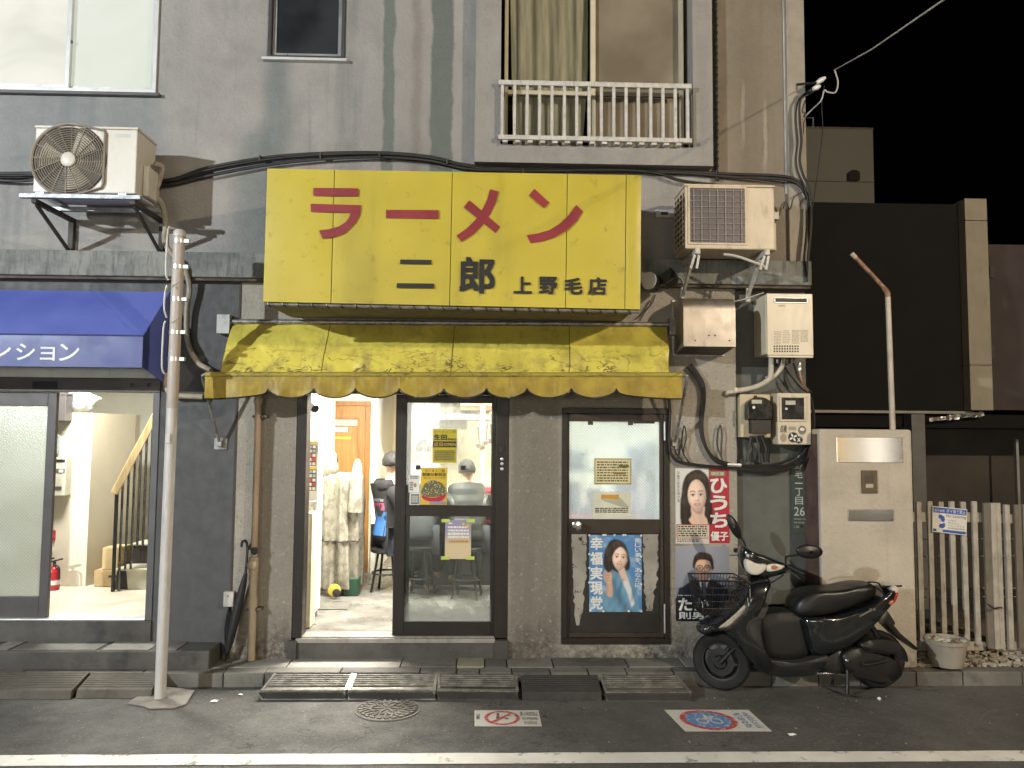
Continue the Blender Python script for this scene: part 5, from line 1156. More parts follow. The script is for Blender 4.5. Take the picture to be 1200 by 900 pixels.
# ------------------------------------------------------------------ ramps over the kerb
rg = 'kerb ramps'
def ramp(label, corners, mat, kind):
    """corners: picture points of the top face: back left, back right, front right, front left; z back = kerb top, z front = thickness"""
    zb, zf = KZ+.012, .055
    P = [gnd(*corners[0],zb), gnd(*corners[1],zb), gnd(*corners[2],zf), gnd(*corners[3],zf)]
    t = T('kerb_ramp', label, 'ramp', ((P[3].x+P[2].x)/2, P[3].y, 0), rg)
    L = lambda u, v, dz=0: (P[0].lerp(P[1],u).lerp(P[3].lerp(P[2],u),v)) + Vector((0,0,dz))
    vs = [L(0,0),L(1,0),L(1,1),L(0,1)]; lo = [Vector((v.x,v.y,.001)) for v in vs[2:]]; bk = [Vector((v.x,v.y,KZ+.002)) for v in vs[:2]]
    lo[0].y -= .012; lo[1].y -= .012
    t.add('deck', MB().add(vs+bk+lo, [(0,1,2,3),(3,2,6,7),(0,3,7,4),(1,5,6,2)]), mat, bevel=.004)
    if kind == 'steel':
        for k in range(6):
            v = .1+.12*k; t.add('tread_bar', MB().beam(L(.03,v,.004), L(.97,v,.004), .016, .008), M_steel_hi)
        for u in (.008,.992): t.add('edge_strip', MB().beam(L(u,.0,.003), L(u,1,.003), .02, .008), M_steel_hi)
        n = 34
        t.add('nosing', MB().beam(L(.0,.95,.003), L(1,.95,.003), .035, .008), M_steel_hi)
        kn = MB()
        for i in range(n):
            p = L((i+.5)/n,1.0,-.025); kn.beam(p+Vector((-.02,-.008,.02)), p+Vector((.015,-.012,-.02)), .01, .006, up=(0,1,0))
        tag(t.add('chequer_stud', kn, M_rubber_ramp), kind='stuff')
    else:
        for k in range(7):
            v = .08+.125*k; t.add('tread_bar', MB().beam(L(.02,v,.0015), L(.98,v,.0015), .01, .005), mat)
M_steel_hi = plain('worn_steel', (.25,.24,.215), .4, .6, var=.4, grime=.4, scale=16)
ramp('leftmost dusty concrete kerb ramp at the edge of the picture', [(-40,787),(105,787),(84,809),(-50,809)], concrete('ramp_conc_a', (.11,.098,.08), .5), 'conc')
ramp('dusty concrete kerb ramp with a cracked corner beside the white pole', [(108,788),(191,788),(178,808),(90,808)], concrete('ramp_conc_b', (.125,.112,.092), .5), 'conc')
ramp('first steel kerb ramp from the left, below the shop door', [(322,790),(414,790),(405,810),(306,810)], M_steel_ramp, 'steel')
ramp('middle steel kerb ramp of the three joined below the shop door', [(416,790),(512,790),(510,810),(408,810)], M_steel_ramp, 'steel')
ramp('third steel kerb ramp, dark, right of the shop door step', [(514,790),(605,790),(607,811),(513,810)], plain('chequer_plate_dark', (.06,.058,.052), .5, .4, var=.4, grime=.5, bump=.15, scale=9), 'steel')
ramp('worn black rubber kerb ramp between the steel ramps', [(610,791),(700,791),(705,811),(612,811)], M_rubber_ramp, 'conc')
ramp('last ribbed steel kerb ramp in front of the side door', [(703,791),(792,791),(810,812),(710,812)], M_rampdirt, 'steel')
# ------------------------------------------------------------------ manhole
c = gnd(454.5,831.5); re = gnd(493,831.5).x-c.x
mh = T('manhole_cover', 'round cast iron manhole cover with star pattern set in the asphalt', 'manhole cover', (c.x,c.y,0))
M_iron = plain('cast_iron', (.075,.070,.062), .5, .5, var=.4, grime=.4, scale=14); M_ring = concrete('manhole_ring', (.16,.15,.135), .4)
mh.add('ring', MB().lathe((c.x,c.y,0), [(re,.001),(re,.006),(re*.93,.007),(re*.93,.001)], 48), M_ring)
mh.add('lid', MB().lathe((c.x,c.y,0), [(re*.915,.001),(re*.915,.006),(re*.86,.008),(.01,.009)], 48), M_iron)
pt_ = MB()
for k in range(6):
    t = k*math.pi/3
    for (a0,r0,a1,r1) in ((0,.1,.0,.75),(0,.42,.3,.78),(0,.42,-.3,.78),(.52,.3,.52,.8),(.26,.55,.52,.4),(-.26,.55,-.52,.4)):
        pt_.beam((c.x+re*r0*math.cos(t+a0),c.y+re*r0*math.sin(t+a0),.0105),(c.x+re*r1*math.cos(t+a1),c.y+re*r1*math.sin(t+a1),.0105), .014, .006)
for k in range(24):
    t0, t1 = k*math.pi/12, (k+.62)*math.pi/12; pt_.beam((c.x+re*.83*math.cos(t0),c.y+re*.83*math.sin(t0),.0105),(c.x+re*.83*math.cos(t1),c.y+re*.83*math.sin(t1),.0105), .02, .006)
tag(mh.add('raised_pattern', pt_, plain('worn_iron', (.17,.16,.145), .4, .6, var=.3)), kind='stuff')
for s_ in (-1,1): mh.add('key_hole', MB().lathe((c.x+s_*re*.66,c.y,.009), [(.018,0),(.018,.003)], 10), M_acd)
# ------------------------------------------------------------------ stickers on the road
def road_quad(corners):
    P = [gnd(*p) for p in corners]
    return lambda u, v: P[3].lerp(P[2],u).lerp(P[0].lerp(P[1],u), v)     # v=1 at the far edge
def warp(F, z): return lambda p: (lambda q: (q.x,q.y,z))(F(p[0],p[2]))
M_stw = (lambda m: m.done(m.mix(m.step(m.noise(24,6,rough=.7),.58,.66,0,.6), (.60,.59,.54), (.25,.24,.22)), .6))(NT('road_sticker_white'))
M_str = (lambda m: m.done(m.mix(m.step(m.noise(40,5,rough=.7),.52,.6,0,.7), (.45,.05,.05), (.58,.52,.48)), .6))(NT('road_sticker_red'))
M_stb = (lambda m: m.done(m.mix(m.step(m.noise(40,5,rough=.7),.52,.6,0,.7), (.10,.22,.45), (.55,.55,.52)), .6))(NT('road_sticker_blue'))
M_stk = (lambda m: m.done(m.mix(m.step(m.noise(60,5,rough=.7),.5,.6,0,.8), (.05,.05,.05), (.5,.48,.44)), .6))(NT('road_sticker_black'))
def ring(mb, F, cu, cv, ru, rv, w, z, n=36):
    for i in range(n):
        a, b = 2*math.pi*i/n, 2*math.pi*(i+1)/n; Q = [F(cu+ru*k*math.cos(t), cv+rv*k*math.sin(t)) for t, k in ((a,1-w),(b,1-w),(b,1),(a,1))]
        mb.add([(q.x,q.y,z) for q in Q], [(0,1,2,3)])
def disc(mb, F, cu, cv, ru, rv, z, n=32): mb.add([(lambda q: (q.x,q.y,z))(F(cu+ru*math.cos(2*math.pi*i/n), cv+rv*math.sin(2*math.pi*i/n))) for i in range(n)], [list(range(n))])
def quadF(mb, F, u0, v0, u1, v1, z, sk=0): mb.add([(lambda q: (q.x,q.y,z))(F(u,v)) for u, v in ((u0,v0),(u1,v0),(u1+sk,v1),(u0+sk,v1))], [(0,1,2,3)])
F = road_quad([(556,833),(631,833),(635,852),(556,852)])
ns = T('no_smoking_sticker', 'white rectangular no-smoking sticker on the road with a red circle', 'road sticker', F(.5,.5))
mb = MB(); quadF(mb,F,0,0,1,1,.004); ns.add('sheet', mb, M_stw)
mb = MB(); ring(mb,F,.42,.5,.27,.44,.2,.006); mb.add([(lambda q: (q.x,q.y,.0064))(F(u,v)) for u, v in ((.24,.25),(.28,.18),(.6,.75),(.56,.82))], [(0,1,2,3)]); ns.add('red_ring', mb, M_str)
mb = MB(); quadF(mb,F,.33,.46,.40,.58,.0055); quadF(mb,F,.34,.6,.38,.8,.0055); quadF(mb,F,.46,.42,.52,.5,.0055); quadF(mb,F,.03,.4,.08,.75,.0055); ns.add('pictogram', mb, M_stk)
mb = MB(); put(mb,'路上喫煙禁止',.70,.98,.62,.9,0,0,warp(F,.0055)); put(mb,'NO SMOKING',.72,.97,.38,.54,0,0,warp(F,.0055)); put(mb,'世田谷区',.74,.95,.1,.3,0,0,warp(F,.0055)); ns.add('lettering', mb, M_stk, fix=False)
F = road_quad([(778,832.5),(877,832.5),(905,858),(803,858)])
bs = T('no_parking_sticker', 'white no-bicycle-parking sticker on the road with a blue disc', 'road sticker', F(.5,.5))
mb = MB(); quadF(mb,F,0,0,1,1,.004); bs.add('sheet', mb, M_stw)
mb = MB(); disc(mb,F,.40,.5,.27,.38,.0055); bs.add('blue_disc', mb, M_stb)
mb = MB(); ring(mb,F,.40,.5,.32,.46,.19,.006); bs.add('red_ring', mb, M_str)
mb = MB(); ring(mb,F,.32,.45,.07,.13,.25,.0068,16); ring(mb,F,.48,.45,.07,.13,.25,.0068,16); quadF(mb,F,.33,.55,.47,.6,.0068,.02); quadF(mb,F,.38,.6,.42,.72,.0068); quadF(mb,F,.44,.62,.5,.68,.0068); bs.add('bicycle_pictogram', mb, M_stw)
mb = MB(); put(mb,'自転車',.76,.84,.12,.9,0,0,warp(F,.0055)); put(mb,'放置禁止',.87,.95,.12,.9,0,0,warp(F,.0055)); bs.add('lettering', mb, M_stb, fix=False)
# ------------------------------------------------------------------ litter
for k, (px, py, s_, lab, sh_) in enumerate(((204,803,.05,'crumpled white paper scrap against the kerb beside the pole',1), (250,823,.03,'flat pale scrap on the road right of the pole footing',0), (927,862,.03,'small pale square of paper on the road near the right',0), (281,815,.018,'tiny white scrap on the road below the drainpipe',0))):
    p = gnd(px,py); mb = MB(); r_ = random.Random(k+20); n = 7
    mb.grid(lambda u,v: (p.x+s_*(u-.5)*1.6+.01*r_.random(), p.y+s_*(v-.5)*1.1, .006+(s_*.5*abs(mnoise.noise((u*3,v*3,k)))+(.05*u*v if sh_ else 0))), n, n)
    tag(mb.build('paper_scrap', M_paper, smooth=False), lab, 'litter', 'litter scraps')
rr = random.Random(31); lt_ = MB()
for k in range(70):
    p = gnd(rr.uniform(0,1200), rr.choice((rr.uniform(816,822), rr.uniform(815,879)))); s_ = rr.uniform(.0015,.004)
    if p.x > 2.9 and p.y > -.3: continue
    lt_.box(p.x-s_,p.x+s_,p.y-s_,p.y+s_*.6,.001,.001+s_)
tag(lt_.build('road_grit', plain('grit_pale', (.35,.33,.3), .8)), 'fine pale grit and crumbs scattered on the asphalt', None, kind='stuff')
# ------------------------------------------------------------------ gate pillar with steel plates
YPi = -.22; q = rc(962,503,1072.5,787,YPi)
pi = T('gate_pillar', 'cream rendered gate pillar with stainless plates right of the building', 'pillar', ((q[0]+q[1])/2,YPi+.14,0))
M_pil = stucco('pillar_render', (.48,.43,.35), (.22,.18,.13), .25, base_dirt=(.0,.4,(.2,.17,.13)), specks=.2, bumpk=.25)
pi.add('shaft', MB().box(q[0], q[1], YPi, YPi+.30, -.02, q[3]), M_pil, bevel=.02)
pi.add('rusty_flank', MB().box(q[0]-.006, q[0]-.0005, YPi+.03, YPi+.29, .1, q[3]-.04), plain('flank_brown', (.11,.065,.05), .8, var=.3, grime=.3))
M_plate = brushed('plate_steel', (.72,.70,.66), .12, (1,1,60))
for (a,b,c,d,n) in ((980,512.5,1057,542,1),(993.5,597,1046.5,610.5,0)):
    r_ = rc(a,b,c,d,YPi); pi.box('steel_plate', (r_[0],r_[1],YPi-.008,YPi-.0005,r_[2],r_[3]), M_plate, bevel=.002)
    if n:
        for sx in (.04,.96):
            for sz_ in (.1,.9): pi.add('screw', MB().lathe((r_[0]+(r_[1]-r_[0])*sx,YPi-.008,r_[2]+(r_[3]-r_[2])*sz_), [(.006,0),(.005,-.003)], 8, 'Y'), M_alu)
r_ = rc(1009,551,1027.5,578,YPi); pi.box('intercom_plate', (r_[0],r_[1],YPi-.012,YPi-.0005,r_[2],r_[3]), plain('intercom_brown', (.13,.10,.065), .4, .5, grime=.3), bevel=.004)
r2 = rc(1013,557,1023.5,565,YPi); pi.box('speaker_grille', (r2[0],r2[1],YPi-.015,YPi-.0125,r2[2],r2[3]), plain('grille_dark', (.07,.055,.04), .5)); r2 = rc(1013.5,567,1022,571.5,YPi); pi.box('call_button', (r2[0],r2[1],YPi-.018,YPi-.0125,r2[2],r2[3]), plain('button_pale', (.4,.36,.28), .4), bevel=.002)
rp_ = T('bent_pole', 'thin bent white pole with rusty top rising behind the gate pillar', 'pole', at(1046,502,YPi+.15)); yy = YPi+.15
rp_.add('shaft', MB().tube([(at(1046,500,yy).x,yy,.0), at(1046,500,yy), at(1040.5,347,yy)], [.022,.022,.02], 10), plain('pole_cream', (.46,.40,.32), .5, grime=.3), smooth=True)
rp_.add('bent_top', MB().tube(spline([at(1040.5,348,yy),at(1038,340,yy),at(1020,320,yy),at(1001,300,yy)],4), [.021]*5+[.016]*7+[.013], 10), plain('pole_rust', (.24,.13,.08), .8, var=.5, grime=.4, scale=25), smooth=True)
rp_.add('top_cap', MB().tube([at(1003,302,yy),at(998,297,yy)], .018, 8), plain('cap_pale', (.4,.34,.26), .6))
# ------------------------------------------------------------------ fence, sign, bucket, gravel
YFn = .06; fz = KZ+.06
fn = T('picket_fence', 'weathered pale timber picket fence between pillar and gate', 'fence', at(1110,760,YFn))
M_pick = plain('picket_paint', (.36,.33,.275), .7, var=.15, grime=.3, scale=10)
for k, x in enumerate((1075,1088,1101,1114,1127.5,1140.5)):
    a = at(x,588,YFn); X = at(x+3.5,680,YFn).x
    fn.box('picket', (X-.02, X+.02, YFn-.012, YFn+.012, fz+.02, a.z+.004*(k%2)), M_pick, bevel=.003)
x0, x1 = at(1064,680,YFn).x, at(1154,680,YFn).x
for py, dz in ((606,.05),(757,.045)):
    z = at(1110,py,YFn+.02).z; fn.box('rail', (x0,x1,YFn+.0125,YFn+.05,z-dz/1.3,z+dz/1.3), M_pick, bevel=.003)
gt = T('picket_gate', 'pale timber picket gate leaf with post at the right edge', 'gate', at(1180,765,YFn))
for k, (x, w) in enumerate(((1155.5,.03),(1162,.022),(1168,.028),(1178.5,.022),(1192,.03),(1203,.035))):
    X = at(x+4,680,YFn-.03).x; zt_ = at(x,589+ (2 if k > 2 else 0),YFn).z
    gt.box('post' if k in (0,2) else 'picket', (X-w/1.1, X+w/1.1, YFn-.03-.01*(k%2), YFn-.005, fz+.0, zt_), M_pick if k not in (0,4) else plain('picket_dark', (.15,.125,.095), .7, grime=.3), bevel=.003)
for py in (608,757):
    z = at(1185,py,YFn).z; gt.box('rail', (at(1165,680,YFn).x, at(1240,680,YFn).x, YFn-.004, YFn+.03, z-.035, z+.035), M_pick, bevel=.003)
gt.add('chain', MB().tube(spline([at(1158,708,YFn-.06),at(1164,713,YFn-.07),at(1170,712,YFn-.06),at(1174,712,YFn-.05)],4), .007, 6), M_rust)
wf = T('wire_lines', 'thin horizontal wires strung behind the picket fence', 'wire', at(1120,650,.2))
for py in (632,652,690,700): wf.add('wire', MB().tube([at(1070,py,.22),at(1215,py-1,.22)], .005, 5), M_galv)
sn = T('no_littering_sign', 'white and blue no littering sign tied to the picket fence', 'sign', at(1113,627,YFn-.03)); Yn = YFn-.03
cs = [at(1093,593,Yn), at(1133.5,597,Yn), at(1132.5,627.5,Yn), at(1092.5,623,Yn)]
def S(u, v): p = cs[3].lerp(cs[2],u).lerp(cs[0].lerp(cs[1],u),v); return p
def sw(dy): return lambda p: (lambda q: (q.x,Yn-dy,q.z))(S(p[0],p[2]))
sn.add('board', MB().add([(p.x,Yn,p.z) for p in cs]+[(p.x,Yn+.008,p.z) for p in cs], [(0,1,2,3),(7,6,5,4),(0,4,5,1),(1,5,6,2),(2,6,7,3),(3,7,4,0)]), plain('sign_white', (.66,.64,.58), .4, var=.04))
def SQ(mb, u0, v0, u1, v1, dy): mb.add([(lambda q: (q.x,Yn-dy,q.z))(S(u,v)) for u, v in ((u0,v0),(u1,v0),(u1,v1),(u0,v1))], [(0,1,2,3)])
mb = MB(); SQ(mb,.02,.76,.98,.97,.001); sn.add('blue_band', mb, M_blue); mb = MB(); SQ(mb,.3,.03,.98,.13,.001); SQ(mb,.02,.03,.12,.13,.001); sn.add('blue_band', mb, M_blue)
mb = MB(); put(mb,'ポイ捨て禁止',.40,.95,.79,.94,0,0,sw(.002)); put(mb,'区内全域',.06,.34,.80,.90,0,0,sw(.002)); sn.add('white_lettering', mb, M_paper, fix=False)
mb = MB(); put(mb,'No Littering',.40,.97,.60,.73,0,.004,sw(.001))
for k, s_ in enumerate(('たばこ','空きカン','ペットボトル','世田谷区条例')): put(mb,s_,.46,.46+.09*len(s_)*.9,.48-.1*k,.54-.1*k,0,0,sw(.001))
sn.add('black_lettering', mb, M_ink, fix=False)
mb = MB(); 
for (u,v,ru,rv) in ((.26,.60,.09,.07),(.3,.52,.06,.1),(.23,.66,.05,.04),(.27,.26,.08,.09),(.33,.3,.04,.1)): mb.add([(lambda q: (q.x,Yn-.0012-.0002*len(mb.v)/20,q.z))(S(u+ru*math.cos(k*.5236),v+rv*math.sin(k*.5236))) for k in range(12)], [list(range(12))])
sn.add('litter_pictogram', mb, M_blue, fix=False)
bc_ = gnd(1109.5,779,KZ+.02); bk = T('plastic_bucket', 'grey plastic bucket full of rubble standing on the gravel by the pillar', 'bucket', bc_)
rt_ = at(1132,748,bc_.y).x-bc_.x; bh = at(1109,748,bc_.y).z-bc_.z
M_buck = plain('bucket_grey', (.30,.27,.22), .6, var=.08, grime=.25)
bk.add('tub', MB().lathe(bc_, [(rt_*.72,.0),(rt_*.93,bh*.86),(rt_*1.0,bh*.87),(rt_*1.02,bh),(rt_*.92,bh),(rt_*.9,bh*.85),(rt_*.88,bh*.8)], 28), M_buck, smooth=True)
rr = random.Random(9); M_st = [plain('stone_%d' % i, c, .8, bump=.3) for i, c in enumerate(((.40,.36,.29),(.25,.21,.16),(.52,.49,.43)))]
def stone(mb, c, s_, r_):
    vs = [(-1,-1,-.6),(1,-1,-.6),(1,1,-.6),(-1,1,-.6),(-1,-1,.6),(1,-1,.6),(1,1,.6),(-1,1,.6)]
    a = r_.uniform(0,6.28); ca, sa = math.cos(a), math.sin(a)
    P = [((x*ca-y*sa)*s_*r_.uniform(.6,1.1), (x*sa+y*ca)*s_*r_.uniform(.6,1.1), z*s_*r_.uniform(.5,1.1)) for x,y,z in vs]
    mb.add([(c[0]+p[0],c[1]+p[1],c[2]+p[2]) for p in P], [(3,2,1,0),(4,5,6,7),(0,1,5,4),(1,2,6,5),(2,3,7,6),(3,0,4,7)])
for k in range(34):
    a, r_ = rr.uniform(0,6.28), rt_*.8*rr.random()**.5; mb = MB(); stone(mb, (bc_.x+r_*math.cos(a), bc_.y+r_*math.sin(a), bc_.z+bh*.84+rr.uniform(0,.02)), rr.uniform(.012,.026), rr); bk.add('rubble', mb, M_st[k % 3])
gx0 = q[1]+.01
bed = MB().grid(lambda u,v: (gx0-.2+2.8*u, KE+.125+(1.3)*v, KZ-.01+.02*mnoise.noise((u*9,v*6,3))+.05*min(1,v*2)), 30, 8)
tag(bed.build('gravel_bed', concrete('gravel_earth', (.17,.145,.11), .6)), None, None, kind='structure')
gm = MB(); gm2 = MB()
for k in range(900):
    x = gx0+rr.random()*1.6; y = KE+.13+rr.random()**1.3*.5; stone(gm if k % 3 else gm2, (x,y,KZ+.005+.05*min(1,(y-KE-.12)/.65)), rr.uniform(.008,.02), rr)
tag(gm.build('gravel', M_st[0]), 'pale loose gravel below the picket fence', None, kind='stuff'); tag(gm2.build('gravel', M_st[1]), 'darker stones mixed in the gravel below the fence', None, kind='stuff')
# ------------------------------------------------------------------ neighbouring buildings to the right
yN = 2.2
nbd = T('dark_panel_building', 'dark neighbouring building with a pale corner pilaster beyond the pillar', 'building', at(1050,483,yN))
M_dpan = plain('dark_panel', (.017,.016,.0148), .9, var=.02, scale=2, **{'Specular IOR Level':.08}); M_ppil = plain('pale_pilaster', (.30,.265,.20), .7, var=.06, grime=.12)
xl = BX1+.05
pz0, pz1 = at(1040,481,yN).z, at(1040,238,yN).z; pxr = at(1134,360,yN).x
for k in range(1):
    for j in range(1):
        xa_, xb_ = xl-.9+(pxr-xl+.9)*k, xl-.9+(pxr-xl+.9)*(k+1); za, zb2 = pz0, pz1
        nbd.box('wall_panel', (xa_+.002, xb_-.002, yN, yN+.1, za+.002, zb2-.002), M_dpan)
nbd.box('core_wall', (xl-.9, pxr, yN+.101, yN+.3, pz0, pz1), M_dpan)
nbd.box('drip_rail', (xl-.9, pxr, yN-.03, yN+.1, pz0-.03, pz0-.002), plain('rail_pale', (.3,.28,.25), .4))
ppx0, ppx1 = at(1133,360,yN-.1).x, at(1159,360,yN-.1).x
for z_a, z_b in ((at(1145,481,yN-.1).z, at(1145,428,yN-.1).z), (at(1145,428,yN-.1).z, at(1145,259,yN-.1).z), (at(1145,259,yN-.1).z, at(1145,233,yN-.1).z)):
    nbd.box('pilaster_block', (ppx0, ppx1, yN-.12, yN+.3, z_a+.003, z_b-.003), M_ppil, bevel=.004)
nbd.box('side_wing', (ppx1+.005, ppx1+2.5, yN+.1, yN+.4, at(1180,480,yN).z, at(1180,284,yN).z), plain('wing_brown', (.045,.033,.031), .7, var=.1, scale=2))
for py in (312,405): r_ = rc(1159,py,1164,py+14,yN+.1); nbd.box('vent_flap', (r_[0], r_[1], yN+.08, yN+.0995, r_[2], r_[3]), M_acd)
nbd.box('soffit', (xl-.9, ppx1+2.5, yN+.05, yN+3, pz0-.032-.15, pz0-.035), M_dpan)
nbd.box('back_wall', (xl-.9, ppx1+3, yN+2.6, yN+2.7, 0, pz0-.19), plain('void_dark', (.03,.027,.024), .8))
r_ = rc(1070,490,1086,640,yN-.1); nbd.box('column', (r_[0], r_[1], yN-.1, yN+.15, 0, pz0-.04), plain('column_grey', (.15,.145,.14), .6), bevel=.004)
r_ = rc(1192,515,1195,600,yN+.5); nbd.box('thin_post', (r_[0], r_[1], yN+.5, yN+.55, .0, r_[3]), M_alu)
nbd.add('crumpled_sheet', MB().grid(lambda u,v: (at(1086,491,yN).x+(at(1150,484,yN).x-at(1086,491,yN).x)*u, yN-.05+.03*mnoise.noise((u*9,v,1)), at(1086+60*u,492-7*u,yN).z+.07*(v-.5)*(.5+abs(mnoise.noise((u*7,0,2))))), 24, 3), plain('foil_grey', (.3,.29,.27), .3, .5, var=.4))
nbd.box('low_wall', (at(1086,560,yN+1).x, ppx1+3, yN+1, yN+1.1, 0, at(1150,500,yN+1).z), plain('low_wall_dark', (.07,.06,.05), .8, var=.2, scale=1.5))
yT = 11.0
tb = T('tall_beige_building', 'plain beige building block far behind with one arched vent', 'building', at(985,237,yT))
r_ = rc(930,151,1024.5,300,yT); tb.box('wall', (r_[0]-1.5, r_[1], yT, yT+4, 0, r_[3]), plain('far_beige', (.40,.385,.32), .8, var=.05, scale=.6))
tb.box('coping', (r_[0]-1.5, r_[1]+.01, yT-.015, yT+4, r_[3]+.002, r_[3]+.04), plain('far_coping', (.28,.25,.19), .8))
a = rc(992,201,1005,212.5,yT); w = (a[1]-a[0])/2; tb.add('arched_vent', MB().prism([(a[0],a[2])]+[((a[0]+a[1])/2-w*math.cos(k*math.pi/8), a[3]-w*.6+w*.6*math.sin(k*math.pi/8)) for k in range(9)]+[(a[1],a[2])], yT-.12, yT-.002), M_acd)
tb.add('joint_line', MB().box(r_[0]-1.5, r_[1], yT-.012, yT-.001, at(985,212.5,yT).z-.02, at(985,212.5,yT).z), plain('far_joint', (.2,.17,.12), .8))
# ------------------------------------------------------------------ posters and notices (flat print)
M_skin_p = (lambda m: m.done(m.mix(m.step(m.noise(14,3),.3,.7),(.56,.36,.26),(.68,.47,.36)), .5))(NT('print_skin'))
M_hair_p = printm('print_hair', (.022,.014,.011)); M_lip = printm('print_lip', (.42,.10,.09)); M_shade = printm('print_skin_shade', (.44,.26,.18))
class PosterPrint:
    """print laid on a sheet in thin layers; coordinates u, v in 0..1 of the sheet"""
    def __init__(s, t, q, Y): s.t, s.q, s.Y, s.k = t, q, Y, 0
    def xy(s, u, v): return s.q[0]+(s.q[1]-s.q[0])*u, s.q[2]+(s.q[3]-s.q[2])*v
    def lay(s): s.k += 1; return s.Y-.0012-.0007*s.k
    def rect(s, u0, v0, u1, v1, mat, name='print_block'):
        (x0,z0),(x1,z1) = s.xy(u0,v0), s.xy(u1,v1); return s.t.add(name, MB().flat([(x0,z0),(x1,z0),(x1,z1),(x0,z1)], s.lay()), mat, fix=False)
    def poly(s, pts, mat, name='portrait'):
        P = [s.xy(u,v) for u, v in pts]; return s.t.add(name, MB().flat(P, s.lay()), mat, fix=False)
    def blob(s, pts, mat, name='portrait'):        # smooth closed outline
        V = [Vector((*s.xy(u,v),0)) for u, v in pts]; n = len(V); out = []
        for i in range(n):
            a, b, c, d = V[i-1], V[i], V[(i+1)%n], V[(i+2)%n]
            for k in range(5):
                t = k/5; w = 0.5*((2*b)+(c-a)*t+(2*a-5*b+4*c-d)*t*t+(3*b-a-3*c+d)*t**3); out.append((w.x,w.y))
        return s.t.add(name, MB().flat(out, s.lay()), mat, fix=False)
    def ell(s, u, v, ru, rv, mat, rot=0, name='portrait'):
        x, z = s.xy(u,v); return s.t.add(name, MB().ell(x, z, ru*(s.q[1]-s.q[0]), rv*(s.q[3]-s.q[2]), s.lay(), 20, rot), mat, fix=False)
    def text(s, w, u0, v0, u1, v1, mat, bold=0, col=False):
        (x0,z0),(x1,z1) = s.xy(u0,v0), s.xy(u1,v1); mb = MB(); (column if col else put)(mb, w, x0, x1, z0, z1, s.lay(), bold); s.k += 1; return s.t.add('lettering', mb, mat, fix=False)
    def lines(s, u0, v0, u1, v1, n, mat, seed=1):
        r_ = random.Random(seed); mb = MB(); Y = s.lay()
        for k in range(n):
            v = v1-(v1-v0)*(k+.5)/n; h = (v1-v0)/n*.28; u = u0
            while u < u1-.01:
                w = r_.uniform(.02,.09)*(u1-u0)/.6; (x0,z0),(x1,z1) = s.xy(u,v-h), s.xy(min(u+w,u1),v+h); mb.flat([(x0,z0),(x1,z0),(x1,z1),(x0,z1)], Y); u += w+.018
        return tag(s.t.add('small_print', mb, mat, fix=False), kind='stuff')

